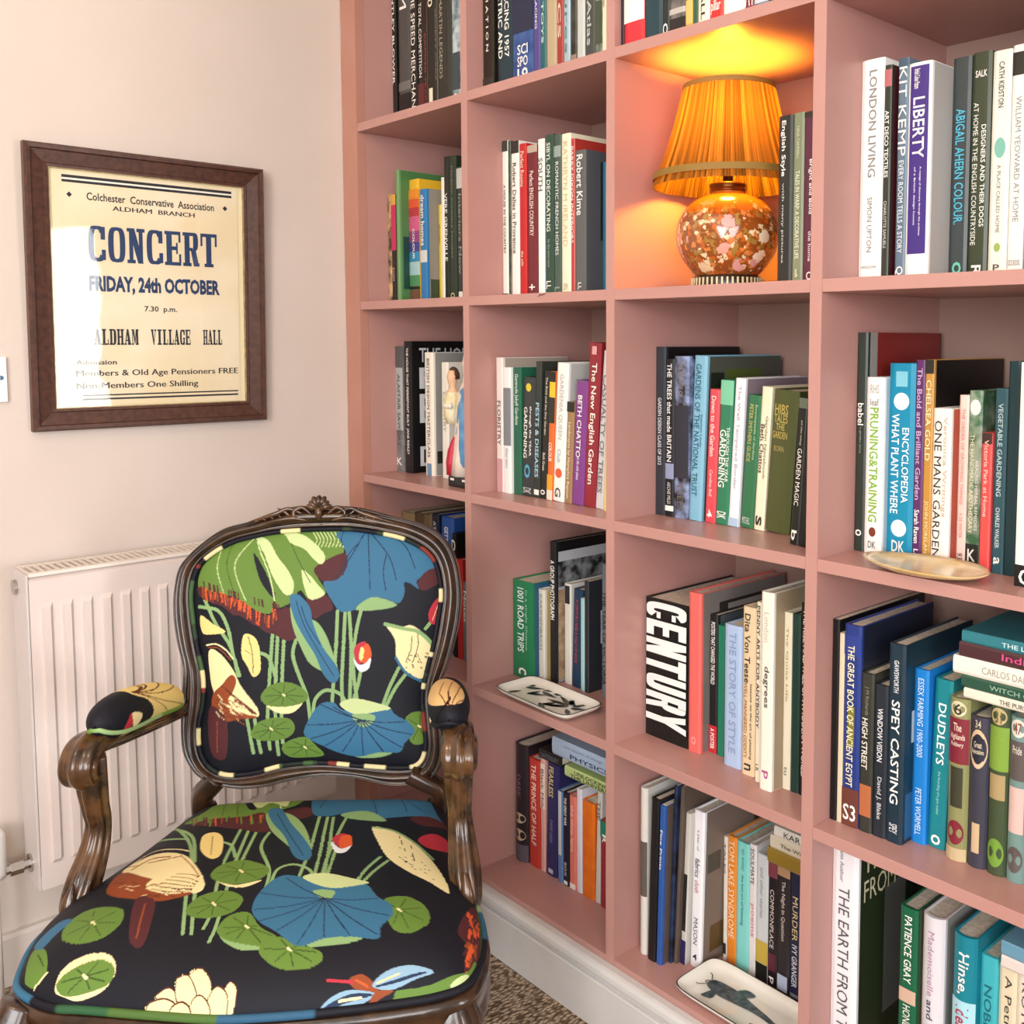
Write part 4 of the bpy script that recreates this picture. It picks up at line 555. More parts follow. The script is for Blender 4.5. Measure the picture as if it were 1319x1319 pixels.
('E4', 0.065, -1.5076, 0.0336, 0.2926, 0, 0.17, '0f7f93', None, 1, 'rounded teal book with a light blue middle band', [('Hinse,', 'f4f1ea', 0.72, 0.92, 0.5), ('Idea', 'b0304a', 0.55, 0.66, 0.55), ('Iter', 'f4f1ea', 0.35, 0.52, 0.5)], [(0.5, 0.69, 'a9dbe8')]),
('E4', 0.075, -1.5419, 0.0232, 0.2706, 0, 0.13, '3fb0bc', None, 0, 'aqua paperback with dark teal hand lettering', [('NOBEL ROGUES', '176a78', 0.2, 0.85, 0.45)]),
('E4', 0.08, -1.5657, 0.0239, 0.2656, 0, 0.13, 'e0d2b4', None, 0, 'cream paperback with brushed black script at lower right', [('A Petrina Mystery', '3a3630', 0.2, 0.95, 0.5)]),
('E4', 0.08, -1.5901, 0.0238, 0.2664, 0, 0.13, 'e3d8c4', None, 0, 'cream paperback cut by the lower right frame corner', [('KOTOH TAMURA', '4a4640', 0.2, 0.95, 0.4)]),
]
# ------------------------------------------------------------------ books
PAGES = mat('d8cfbf', .85, 0, 'c4b8a4', 160.0)
def cover_mat(h, nz=None): return mat(h, .38, 0, nz, 38.0 if nz else 60.0, 0, 200.0, 0, .45)
def quad(name, pts, m, par): return raw(name, pts, [(0, 1, 2, 3)], m, par)
def make_book(root, th, h, dp, c, side, rnd, texts, bands, sb, st, nz, flat=False):
    bt = .0022 if th > .013 else .0009                      # board thickness
    hard = th > .013
    ins = .003 if hard else .0004
    def xo(t): return -(.22 * th * (1 - (2 * t - 1) ** 2) if rnd else (0 if th > .06 else .04 * th) * (1 - (2 * t - 1) ** 4))   # spine bulge
    n = 10 if rnd else 6
    bm = bmesh.new()
    # cover wrap cross-section in x,y (outer then inner), extruded in z
    out = [(dp, 0)] + [(.0012 if i in (0, n) else xo(i / n), -th * i / n) for i in range(n + 1)] + [(dp, -th)]
    inn = [(dp, -th + bt)] + [(bt + .002 + (xo(1 - i / n) if rnd else 0) * .8, -th + bt + (th - 2 * bt) * i / n) for i in range(n + 1)] + [(dp, -bt)]
    lo = [bm.verts.new((x, y, 0)) for x, y in out + inn]; hi = [bm.verts.new((x, y, h)) for x, y in out + inn]; N = len(lo); M = len(out)
    for i in range(N): bm.faces.new((lo[i], lo[(i + 1) % N], hi[(i + 1) % N], hi[i]))
    for L, fl in ((lo, 0), (hi, 1)):
        for i in range(M - 1):
            a, b, c_, d_ = L[i], L[i + 1], L[N - 2 - i], L[N - 1 - i]
            bm.faces.new((a, b, c_, d_) if fl else (d_, c_, b, a))
    cov = fin('cover', bm, cover_mat(c, nz), root)
    box('page_block', bt + .003, dp - ins - .001, -th + bt + .0001, -bt - .0001, ins, h - ins, PAGES, root)
    e = .00035
    def pt(t, z): return (xo(t) - e, -th * t, z)
    def strip(name, z0, z1, t0, t1, m, e2=0.0):
        v = []; f = []; k = 8
        for i in range(k + 1):
            t = t0 + (t1 - t0) * i / k; x = xo(t) - e - e2
            v += [(x, -th * t, z0), (x, -th * t, z1)]
        f = [(2 * i, 2 * i + 2, 2 * i + 3, 2 * i + 1) for i in range(k)]
        return raw(name, v, f, m, root)
    for i, bd in enumerate(bands):
        z0, z1, col = bd[:3]; w = bd[3] if len(bd) > 3 else .998
        if w < .05: continue
        if len(bd) > 4:          # round medallion printed on the spine
            zc, hz = (z0 + z1) / 2 * h, (z1 - z0) / 2 * h; v = []
            for k in range(20):
                t = .5 + w / 2 * math.cos(2 * PI * k / 20); v.append((xo(t) - e - .00008 * i, -th * t, zc + hz * math.sin(2 * PI * k / 20)))
            v.append((xo(.5) - e - .00008 * i, -th * .5, zc)); raw('spine_medallion', v, [(k, (k + 1) % 20, 20) for k in range(20)], mat(col, .4), root); continue
        strip('spine_band', z0 * h + .0002, z1 * h - .0002, .5 - w / 2, .5 + w / 2, mat(col, .4), .00008 * i)
    for tx in texts:
        s, col, z0, z1, wf = tx[:5]; off = tx[5] if len(tx) > 5 else 0; up = len(tx) > 6 and tx[6]
        m = mat(col, .5); e3 = .0012
        co, fs, asp = text_mesh(s, .016 if s == 'CENTURY' else .012)
        tc_ = .5 - off
        if up:
            t = (.5 - off) + wf * (co[:, 0] - .5); z = (z0 + (z1 - z0) * co[:, 1]) * h
        else:
            t = tc_ + wf * (.5 - 0) * 0 + wf * (co[:, 1] - .5); z = (z1 - (z1 - z0) * co[:, 0]) * h
        if flat: t = tc_ - wf * (co[:, 1] - .5); z = (z0 + (z1 - z0) * co[:, 0]) * h
        xx = np.array([xo(min(1, max(0, q))) for q in t]) - e - .0007 - (co[:, 2] if s == 'CENTURY' else 0)
        v = np.stack([xx, -th * t, z], 1)
        raw('title_lettering', v.tolist(), fs, m, root)
    # the front board shows its own print
    if side:
        quad('front_print', [(.006, -th - e * .6, .001), (dp - .001, -th - e * .6, .001), (dp - .001, -th - e * .6, h - .001), (.006, -th - e * .6, h - .001)], cover_mat(side), root)
    for i, q in enumerate(sb):
        d0, d1, z0, z1, col = q[:5]
        quad('cover_picture', [(d0 * dp + .006 * (d0 < .03), -th - e - .00008 * i, z0 * h), (d1 * dp, -th - e - .00008 * i, z0 * h), (d1 * dp, -th - e - .00008 * i, z1 * h), (d0 * dp + .006 * (d0 < .03), -th - e - .00008 * i, z1 * h)], mat(col, .4, 0, q[5] if len(q) > 5 else None, 45.0), root)
    for q in st:
        s, col, z0, z1, d0, d1 = q
        lettering('cover_lettering', s, mat(col, .5), root, (d0 * dp, -th - e * 2.4, z0 * h), (1, 0, 0), (0, 0, 1), (d1 - d0) * dp, (z1 - z0) * h)
ROWN = {'A': 'top row', 'B': 'second row', 'C': 'third row', 'D': 'fourth row', 'E': 'bottom row'}
COLN = {'1': 'corner column', '2': 'second column', '3': 'third column', '4': 'right hand column'}
def shelf_book(bay, x, y0, th, h, lean, dp, c, side, rnd, label, texts, bands=(), sb=(), st=(), nz=None):
    a = math.radians(lean); z = ZS[bay[0]] + .0003 + th * math.sin(a)
    r = thing('book', label, 'book', (x, y0, z), (a, 0, 0), 'books in the %s of the %s' % (ROWN[bay[0]], COLN[bay[1]]))
    make_book(r, th, h, dp, c, side, rnd, texts, bands, sb, st, nz)
def lying_book(x, y0, z, th, length, dp, c, label, texts, grp, tilt=0.0):
    # spine faces the room, lying flat: local z (height) runs along -y, local -y (thickness) runs along +z or down
    r = thing('book', label, 'book', (x, y0, z + th), (math.radians(90 + tilt), 0, 0), grp)
    make_book(r, th, length, dp, c, None, False, texts, (), (), (), None, True)
for row in BOOKS: shelf_book(*row)
# ------------------------------------------------------------------ piles of flat books
g_ = 'books lying flat across the numbered classics'
z = ZS['D'] + 0.2277 + .0008
for lab, c, y, th, t in [('thin cream book at the bottom of the flat pile over the classics', 'e3dccb', -1.5145, .0135, [('THE PURSUIT OF STILLNESS', '6a6458', .25, .75, .45)]),
        ('dark green book second from the bottom of the flat pile', '27503f', -1.5106, .0165, [('WITCH OF GARDENS', '8fae9a', .2, .8, .4)]),
        ('cream rounded book in the middle of the flat pile', 'ece6da', -1.4984, .0235, [('CARLOS DALTON  ROOMS', '9a948a', .2, .8, .4)]),
        ('maroon brown book with pink lettering near the top of the flat pile', '4a2a30', -1.506, .0195, [('India Knight', 'd0487f', .3, .85, .6)]),
        ('teal blue book topmost of the flat pile', '2f7a85', -1.5095, .0155, [("THE LEADER'S GUIDE", 'cfe6ea', .28, .85, .4)])]:
    lying_book(.058, y, z, th, .205 if y > -1.5 else .198, .145, c, lab, t, g_); z += th + .0004
g_ = 'books lying flat over the paperbacks'
z = ZS['E'] + 0.2307 + .0008
for lab, c, y, th, L_, t in [('mustard cloth book at the bottom of the flat pile by the third upright', '8f7328', -1.1475, .026, .148, []),
        ('cream book in the middle of the flat pile by the third upright', 'd8ccb4', -1.153, .022, .142, [('The Wilderness', '5a554a', .15, .75, .3)]),
        ('white book lettered KARL MARX on top of the flat pile', 'e4dfd4', -1.1603, .017, .136, [('KARL MARX', '2a2622', .15, .85, .55)])]:
    lying_book(.118, y, z, th, L_, .12, c, lab, t, g_); z += th + .0004
g_ = 'books piled flat in the lower second column'
z0 = ZS['E'] + 0.2402 + .0008
lying_book(.098, -.5755, z0, .0195, .069, .125, '17171b', 'small black book lying flat at the left of the slanted pile', [('CANTERBURY', '6a6a6e', .08, .92, .5)], g_)
lying_book(.104, -.650, ZS['E'] + 0.2233 + .0012, .0215, .150, .13, 'bccf86', 'lime green book lettered UNLOCKING THE UNIVERSE lying in the pile', [('UNLOCKING', '23281a', .2, .85, .36, .2), ('THE UNIVERSE', '23281a', .12, .9, .36, -.22)], g_)
lying_book(.1, -.6168, z0 + .0199, .036, .186, .16, 'b4c6df', 'pale blue thick book lying on top of the lime green one', [('PHYSICS', '24405c', .3, .9, .25, -.2), ('the nature of things', '8fa0b8', .2, .8, .2, .2)], g_)
g_ = 'books lying flat in the lower right corner'
z = ZS['E'] + 0.2664 + .0008
lying_book(.07, -1.572, z, .017, .14, .13, 'ded2cc', 'pinkish white book lying flat at the lower right frame edge', [('Roman Nights', '6a625c', .3, .9, .35)], g_)
lying_book(.07, -1.5715, z + .0175, .0195, .14, .13, '6a9bb4', 'grey blue book on top of the flat pair at the right edge', [], g_)

# ------------------------------------------------------------------ ceramic trays and shell dish
GLAZE = mat('ece7de', .14, 0, 'e6e0d4', 8.0, 0, 200, .4); SHELL = mat('e6d6b4', .2, .1, 'cfae74', 12.0, 0, 200, .3)
def tray(name, label, grp, c, ax, hl, hw, corner, rimh, z):
    # rectangular dish: superellipse outline, flat floor, flaring rim; ax = long axis angle
    r = thing(name, label, 'tray', (c[0], c[1], z), (0, 0, ax), grp)
    n = 96; bm = bmesh.new(); rg = []
    def out(t, dx): 
        cc, ss = math.cos(t), math.sin(t); e = 2.0 / corner
        return ((hl + dx) * math.copysign(abs(cc) ** e, cc), (hw + dx) * math.copysign(abs(ss) ** e, ss))
    for dx, zz in [(-.03, .0004), (-.016, .0004), (-.004, rimh * .55), (0, rimh - .0015), (-.001, rimh), (-.0035, rimh - .0005), (-.009, rimh * .6), (-.018, .0055), (-.03, .005)]:
        rg.append([bm.verts.new((*out(2 * PI * i / n, dx), zz)) for i in range(n)])
    for a, b in zip(rg, rg[1:]):
        for i in range(n): bm.faces.new((a[i], a[(i + 1) % n], b[(i + 1) % n], b[i]))
    bm.faces.new(rg[0][::-1]); bm.faces.new(rg[-1])
    fin('body', bm, GLAZE, r, True)
    # dark painted rim line
    bm = bmesh.new(); rg = []
    for dx, zz in [(-.0002, rimh - .0006), (-.001, rimh + .0004), (-.0022, rimh + .0001)]: rg.append([bm.verts.new((*out(2 * PI * i / n, dx), zz)) for i in range(n)])
    for a, b in zip(rg, rg[1:]):
        for i in range(n): bm.faces.new((a[i], a[(i + 1) % n], b[(i + 1) % n], b[i]))
    fin('painted_rim', bm, mat('23262a', .3), r)
    return r
def leafshape(bm, x, y, ang, L, w, z, bend=.15):
    v = []; n = 8
    for s in (1, -1):
        for i in (range(n + 1) if s == 1 else range(n - 1, 0, -1)):
            t = i / n; ww = w * math.sin(PI * t ** .8) * s; lx, ly = L * t, ww + bend * L * t * t
            v.append(bm.verts.new((x + lx * math.cos(ang) - ly * math.sin(ang), y + lx * math.sin(ang) + ly * math.cos(ang), z)))
    bm.faces.new(v)
dk = math.atan2(-.225, .009)
t1 = tray('ceramic_tray', 'white rectangular ceramic tray painted with black bamboo leaves', 'ceramic trays on the shelves', (.0455, -.668), -PI / 2 - .03, .113, .052, 7.0, .017, ZS['D'] + .0003)
bm = bmesh.new(); rr = random.Random(5)
for (x, y, a, L) in [(-.088, .012, .4, .034), (-.085, .018, 1.4, .02), (-.06, -.005, .3, .036), (-.055, -.01, 1.2, .025), (-.045, .022, -.2, .038), (-.05, .026, .5, .03), (-.02, .028, .6, .035), (-.012, .026, .9, .03), (.005, -.018, .2, .04), (.0, -.02, -.5, .026), (.01, -.022, 1.0, .024), (.05, .01, 2.6, .045), (.055, .008, 3.1, .05), (.056, .006, 3.6, .04), (.052, .012, 2.1, .028), (.06, .01, 1.1, .03), (.062, .004, .4, .026), (.03, .03, -.5, .03), (.085, -.02, 2.4, .024), (-.09, -.03, .9, .022)]:
    leafshape(bm, x, y, a, L * 1.25, .0052, .0062)
fin('painted_leaves', bm, mat('1c211f', .25), t1)
t2 = tray('ceramic_tray', 'white rectangular ceramic tray with a dark catfish painted on it', 'ceramic trays on the shelves', (.062, -1.152), -PI / 2, .118, .058, 7.0, .018, ZS['E'] + .0003)
FISH = mat('2f3a3f', .3, 0, '56646a', 120.0)
bm = bmesh.new()
def poly(pts, z): bm.faces.new([bm.verts.new((a, b, z)) for a, b in pts])
body = [(-.062, .006), (-.058, .013), (-.045, .0165), (-.025, .017), (-.005, .0145), (.02, .009), (.045, .004), (.07, -.004), (.072, -.008), (.045, -.004), (.02, -.003), (-.005, -.006), (-.03, -.0085), (-.05, -.006), (-.06, -.001)]
poly(catm(body, 5, True), .0062)
poly(catm([(-.02, .015), (-.012, .027), (.004, .026), (.002, .018), (-.006, .0125)], 5, True), .0064)
poly(catm([(-.038, -.007), (-.036, -.02), (-.05, -.024), (-.05, -.018), (-.046, -.006)], 5, True), .0064)
poly([(.066, -.003), (.094, -.012), (.092, -.0155), (.07, -.0085)], .0063); poly([(.06, .001), (.098, .006), (.1, .003), (.066, -.004)], .0063)
poly(catm([(.032, -.022), (.042, -.019), (.052, -.022), (.042, -.026)], 5, True), .0063)
for pts in ([(-.061, .011), (-.068, .02), (-.078, .021)], [(-.061, -.001), (-.069, -.009), (-.079, -.008)], [(-.062, .008), (-.066, .004), (-.062, .0)]):
    for a, b in zip(pts, pts[1:]):
        d_ = Vector((b[0] - a[0], b[1] - a[1])).normalized() * .0007; poly([(a[0] - d_.y, a[1] + d_.x), (a[0] + d_.y, a[1] - d_.x), (b[0] + d_.y, b[1] - d_.x), (b[0] - d_.y, b[1] + d_.x)], .0063)
for v in bm.verts: v.co.x = v.co.x * 1.22 - .012; v.co.y *= 1.25
fin('painted_catfish', bm, FISH, t2)
# pearl shell dish
sd = thing('shell_dish', 'oval golden shell dish at the front of the shelf below the gardening books', 'dish', (.031, -1.462, ZS['C'] + .0003), (0, 0, -PI / 2 - .09))
bm = bmesh.new(); n = 72; rg = []
def ov(t, s): return (s * .0915 * math.cos(t) * (1 + .06 * math.cos(t)), s * .053 * math.sin(t))
for s, zz in [(.25, .0006), (.45, .0008), (.72, .004), (.9, .010), (1.0, .0165), (.985, .0185), (.9, .0125), (.7, .0068), (.4, .0038), (.1, .0032)]:
    rg.append([bm.verts.new((*ov(2 * PI * i / n, s), zz * .75 * (1 + .12 * math.sin(4 * PI * i / n)))) for i in range(n)])
for a, b in zip(rg, rg[1:]):
    for i in range(n): bm.faces.new((a[i], a[(i + 1) % n], b[(i + 1) % n], b[i]))
bm.faces.new(rg[0][::-1]); bm.faces.new(rg[-1])
fin('bowl', bm, SHELL, sd, True)

# ------------------------------------------------------------------ painted figurine of a mother and child
fg = thing('figurine', 'painted figurine of a veiled mother in blue holding a child', 'figurine', (.072, -.408, ZS['C'] + .0003))
def blob(bm, rings, n=28):
    R_ = []
    for cx, cy, z, rx, ry, tw in rings:
        R_.append([bm.verts.new((cx + rx * math.cos(2 * PI * i / n) * (1 + tw * math.sin(6 * PI * i / n * 2)), cy + ry * math.sin(2 * PI * i / n) * (1 + tw * math.sin(6 * PI * i / n * 2 + 1)), z)) for i in range(n)])
    for a, b in zip(R_, R_[1:]):
        for i in range(n): bm.faces.new((a[i], a[(i + 1) % n], b[(i + 1) % n], b[i]))
    bm.faces.new(R_[0][::-1]); bm.faces.new(R_[-1])
bb = box('base', -.042, .042, -.046, .046, 0, .022, mat('17181a', .25), fg, .003)
for yy in (.03, -.012): box('base_ornament', -.0432, -.0421, yy - .006, yy + .006, .014, .0185, mat('e6e2d8', .4), bb)
def blob(bm, rings, n=28, _b=blob): _b(bm, [(a - .006, b + .024, *q) for a, b, *q in rings], n)
bm = bmesh.new(); blob(bm, [(0, 0, .022, .036, .040, .05), (0, 0, .06, .033, .036, .07), (.002, 0, .11, .028, .032, .06), (.003, -.002, .15, .026, .031, .03), (.003, -.004, .19, .024, .030, .02), (.004, -.006, .215, .017, .022, 0), (.004, -.006, .228, .009, .010, 0), (.002, -.006, .24, .012, .0125, 0), (.0, -.006, .258, .0145, .0145, 0), (.002, -.006, .272, .012, .012, 0), (.003, -.006, .279, .004, .004, 0)])
fin('mother_body', bm, mat('e3d3c4', .5), fg, True)
bm = bmesh.new(); blob(bm, [(.006, -.006, .03, .034, .038, .09), (.004, -.008, .08, .034, .036, .09), (.004, -.010, .13, .031, .034, .07), (.004, -.012, .17, .029, .033, .05), (.004, -.013, .20, .025, .030, .03), (.005, -.013, .213, .018, .022, .02)])
fin('blue_mantle', bm, mat('4f86b8', .45, 0, '6f9fc8', 30.0), fg, True)
bm = bmesh.new(); blob(bm, [(-.018, .024, .022, .016, .016, .1), (-.022, .024, .05, .013, .014, .14), (-.02, .022, .075, .012, .013, .12), (-.018, .018, .095, .009, .009, .1), (-.015, .014, .112, .004, .004, 0)])
fin('red_drapery', bm, mat('b8203c', .5), fg, True)
bm = bmesh.new(); blob(bm, [(.006, -.008, .2, .021, .024, .05), (.006, -.008, .232, .017, .018, .04), (.006, -.007, .262, .0185, .0185, .02), (.005, -.006, .28, .014, .014, 0), (.004, -.006, .29, .005, .005, 0)])
fin('white_veil', bm, mat('ece6da', .55), fg, True)
bm = bmesh.new(); blob(bm, [(-.018, .03, .135, .008, .010, .05), (-.02, .03, .15, .013, .015, .08), (-.02, .029, .175, .014, .016, .06), (-.019, .028, .198, .011, .014, .03), (-.018, .027, .208, .006, .006, 0), (-.019, .027, .216, .009, .0095, 0), (-.02, .027, .229, .0115, .011, 0), (-.018, .027, .241, .009, .009, 0), (-.017, .027, .246, .003, .003, 0)])
cb = fin('child_body', bm, mat('d9b08c', .5), fg, True)
bm = bmesh.new(); blob(bm, [(-.018, .03, .13, .011, .013, .1), (-.02, .03, .15, .0155, .0175, .12), (-.02, .029, .172, .0165, .0185, .09), (-.019, .028, .193, .0135, .0165, .05), (-.018, .0275, .203, .0085, .0095, .02)])
fin('child_robe', bm, mat('e6dcbc', .55, 0, 'd2c294', 60.0), cb, True)
bm = bmesh.new(); blob(bm, [(-.014, .0275, .224, .0115, .0118, .06), (-.0145, .0275, .236, .0118, .0115, .06), (-.0155, .0275, .246, .008, .0085, .04), (-.016, .0275, .25, .003, .003, 0)]); fin('child_hair', bm, mat('4a2f1e', .6), cb, True)
bm = bmesh.new(); sweep(bm, catm([(a - .006, b + .024, c) for a, b, c in [(.0, .03, .185), (-.018, .036, .172), (-.033, .03, .168), (-.032, .012, .170)]], 6), (.0065, .0065), n=12); fin('mother_arm', bm, mat('e6dcc8', .5), fg, True)

# ------------------------------------------------------------------ table lamp
LX, LY = .13, -1.037; LZ = ZS['B'] + .0003
lp = thing('table_lamp', 'lit orange table lamp with pleated shade and flowered round base', 'lamp', (LX, LY, LZ))
# flowered enamel body
vm = bpy.data.materials.new('flower_enamel'); vm.use_nodes = True; nt = vm.node_tree; p = nt.nodes['Principled BSDF']; p.inputs['Roughness'].default_value = .16; p.inputs['Coat Weight'].default_value = .6
tc = nt.nodes.new('ShaderNodeTexCoord')
nd = nt.nodes.new('ShaderNodeTexNoise'); nd.inputs['Scale'].default_value = 150; nt.links.new(tc.outputs['Object'], nd.inputs['Vector'])
ws = nt.nodes.new('ShaderNodeVectorMath'); ws.operation = 'SCALE'; ws.inputs['Scale'].default_value = .014; nt.links.new(nd.outputs['Color'], ws.inputs[0])
wv = nt.nodes.new('ShaderNodeVectorMath'); wv.operation = 'ADD'; nt.links.new(tc.outputs['Object'], wv.inputs[0]); nt.links.new(ws.outputs[0], wv.inputs[1])
def vor(scale, lo, hi, cols, rand=True):
    v = nt.nodes.new('ShaderNodeTexVoronoi'); v.inputs['Scale'].default_value = scale; nt.links.new(wv.outputs[0], v.inputs['Vector'])
    r = nt.nodes.new('ShaderNodeValToRGB'); r.color_ramp.interpolation = 'CONSTANT'
    while len(r.color_ramp.elements) < len(cols): r.color_ramp.elements.new(.5)
    for el, (q, c_) in zip(r.color_ramp.elements, cols): el.position = q; el.color = lin(c_) + (1,)
    s = nt.nodes.new('ShaderNodeSeparateColor'); nt.links.new(v.outputs['Color'], s.inputs[0]); nt.links.new(s.outputs[0], r.inputs[0])
    k = nt.nodes.new('ShaderNodeMapRange'); k.inputs[1].default_value = hi; k.inputs[2].default_value = lo; nt.links.new(v.outputs['Distance'], k.inputs[0])
    return r, k
r1, k1 = vor(120, .5, .66, [(0, '8a4a1e'), (.3, 'c2601f'), (.5, '9a7a3a'), (.7, 'd08040'), (.88, 'e8d0a8')])
r2, k2 = vor(40, .44, .5, [(0, '6a3c1c'), (.45, 'd9a090'), (.6, 'e6c8a0'), (.7, 'd0541e'), (.78, 'd8a098'), (.93, 'efe0c4')])
m1 = nt.nodes.new('ShaderNodeMix'); m1.data_type = 'RGBA'; m1.inputs[6].default_value = lin('8a4a18') + (1,)
nt.links.new(k1.outputs[0], m1.inputs[0]); nt.links.new(r1.outputs[0], m1.inputs[7])
gt = nt.nodes.new('ShaderNodeMath'); gt.operation = 'GREATER_THAN'; gt.inputs[1].default_value = .45
s2 = nt.nodes.new('ShaderNodeSeparateColor'); 
v2 = [l for l in nt.links if l.to_node == k2][0].from_node
nt.links.new(v2.outputs['Color'], s2.inputs[0]); nt.links.new(s2.outputs[0], gt.inputs[0])
mu = nt.nodes.new('ShaderNodeMath'); mu.operation = 'MULTIPLY'; nt.links.new(gt.outputs[0], mu.inputs[0]); nt.links.new(k2.outputs[0], mu.inputs[1])
m2 = nt.nodes.new('ShaderNodeMix'); m2.data_type = 'RGBA'; nt.links.new(mu.outputs[0], m2.inputs[0]); nt.links.new(m1.outputs[2], m2.inputs[6]); nt.links.new(r2.outputs[0], m2.inputs[7])
# orange glaze towards the neck
sx = nt.nodes.new('ShaderNodeSeparateXYZ'); nt.links.new(tc.outputs['Object'], sx.inputs[0]); mr = nt.nodes.new('ShaderNodeMapRange'); mr.inputs[1].default_value = .118; mr.inputs[2].default_value = .142; nt.links.new(sx.outputs[2], mr.inputs[0])
m3 = nt.nodes.new('ShaderNodeMix'); m3.data_type = 'RGBA'; m3.inputs[7].default_value = lin('c8741e') + (1,); nt.links.new(mr.outputs[0], m3.inputs[0]); nt.links.new(m2.outputs[2], m3.inputs[6]); nt.links.new(m3.outputs[2], p.inputs['Base Color'])
bm = bmesh.new(); rg = lathe(bm, catm([(.05, .020), (.062, .032), (.079, .058), (.085, .086), (.081, .112), (.067, .135), (.045, .150), (.03, .155), (.029, .160)], 6), 0, 0, 64); fin('lamp_body', bm, vm, lp, True)
bm = bmesh.new(); lathe(bm, [(.0002, 0), (.058, 0), (.0595, .004), (.058, .018), (.05, .022), (.0002, .022)], 0, 0, 64); fb = fin('foot', bm, mat('2a1c12', .35), lp, True)
bm = bmesh.new()
for k in range(44):
    a = 2 * PI * k / 44; q = bmesh.ops.create_cube(bm, size=1.0)['verts']
    for v in q: v.co = Matrix.Rotation(a, 4, 'Z') @ Vector((.0592 + v.co.x * .0016, v.co.y * .003, .0105 + v.co.z * .013))
fin('foot_key_pattern', bm, mat('d8c8a0', .4), fb)
BRASS = mat('6a4422', .3, .9)
bm = bmesh.new(); lathe(bm, [(.0002, .158), (.030, .158), (.031, .162), (.028, .165), (.031, .168), (.030, .172), (.012, .174), (.0002, .174)], 0, 0, 40); fin('neck_collar', bm, BRASS, lp, True)
bm = bmesh.new(); lathe(bm, [(.0002, .174), (.0085, .174), (.0085, .19), (.0145, .192), (.0145, .218), (.010, .222), (.0002, .222)], 0, 0, 24); fin('bulb_holder', bm, mat('4a2c18', .4), lp, True)
# shade: pleated translucent cloth
sm = bpy.data.materials.new('pleated_cloth'); sm.use_nodes = True; nt = sm.node_tree; nt.nodes.remove(nt.nodes['Principled BSDF'])
df = nt.nodes.new('ShaderNodeBsdfDiffuse'); tl = nt.nodes.new('ShaderNodeBsdfTranslucent'); mx = nt.nodes.new('ShaderNodeMixShader'); mx.inputs[0].default_value = .40
at1 = nt.nodes.new('ShaderNodeAttribute'); at1.attribute_name = 'print'
for sh_, hx in ((df, 'b98a3c'), (tl, '8a5c27')):
    mm = nt.nodes.new('ShaderNodeMix'); mm.data_type = 'RGBA'; mm.blend_type = 'MULTIPLY'; mm.inputs[0].default_value = 1.0; mm.inputs[6].default_value = lin(hx) + (1,)
    nt.links.new(at1.outputs['Color'], mm.inputs[7]); nt.links.new(mm.outputs[2], sh_.inputs[0])
nt.links.new(df.outputs[0], mx.inputs[1]); nt.links.new(tl.outputs[0], mx.inputs[2]); nt.links.new(mx.outputs[0], nt.nodes['Material Output'].inputs[0])
ZB_, ZT_ = .166, .326; RB_, RT_ = .1225, .0745; n = 480; rp = random.Random(9); jit = [rp.uniform(.6, 1.4) for _ in range(120)]
def pleat(i): return .017 * jit[(i * 120 // n) % 120] * (math.cos(2 * PI * i * 120 / n))
bm = bmesh.new(); lathe(bm, [(RB_ + (RT_ - RB_) * t - .004 * math.sin(PI * t), ZB_ + (ZT_ - ZB_) * t) for t in [k / 14 for k in range(15)]], 0, 0, n, lambda i, n_: pleat(i)); sh = fin('lamp_shade', bm, sm, lp, True)
at_ = sh.data.color_attributes.new('print', 'FLOAT_COLOR', 'POINT'); pk = []
pleat_tone = [rp.uniform(.35, 1.0) for _ in range(160)]      # pleat streaks: light and shade put into the colour, with uneven cloth density
for iv in range(len(sh.data.vertices)):
    i_ = iv % n; q_ = pleat_tone[(i_ * 160 // n) % 160] * (.75 + .25 * math.cos(2 * PI * i_ * 160 / n)); pk += [q_, q_, q_, 1]
at_.data.foreach_set('color', pk)
TRIM = mat('8a6a2c', .7)
bm = bmesh.new(); lathe(bm, [(RB_ * 1.0 - .001, ZB_ + .012), (RB_ + .0018, ZB_ + .011), (RB_ + .0008, ZB_ + .022), (RB_ - .003, ZB_ + .0225)], 0, 0, 96); fin('lower_trim', bm, TRIM, sh)
bm = bmesh.new(); lathe(bm, [(RT_ - .001, ZT_ - .004), (RT_ + .002, ZT_ - .004), (RT_ + .0015, ZT_ + .004), (RT_ - .002, ZT_ + .004)], 0, 0, 96); fin('upper_trim', bm, TRIM, sh)
bm = bmesh.new()
for k in range(3):
    a = 2 * PI * k / 3 + .4; sweep(bm, [(.014 * math.cos(a), .014 * math.sin(a), .222), (.05 * math.cos(a), .05 * math.sin(a), .29), (RT_ * math.cos(a), RT_ * math.sin(a), ZT_ - .002)], (.001, .001), n=6)
fin('shade_carrier', bm, BRASS, lp)
em = bpy.data.materials.new('bulb_glow'); em.use_nodes = True; q = em.node_tree.nodes['Principled BSDF']; q.inputs['Emission Color'].default_value = (1, .44, .035, 1); q.inputs['Emission Strength'].default_value = 295; q.inputs['Base Color'].default_value = (1, .8, .5, 1)
bm = bmesh.new(); lathe(bm, [(.0002, .223), (.012, .223), (.013, .24), (.022, .258), (.026, .276), (.02, .294), (.008, .302), (.0002, .303)], 0, 0, 24); bu = fin('bulb', bm, em, lp, True)
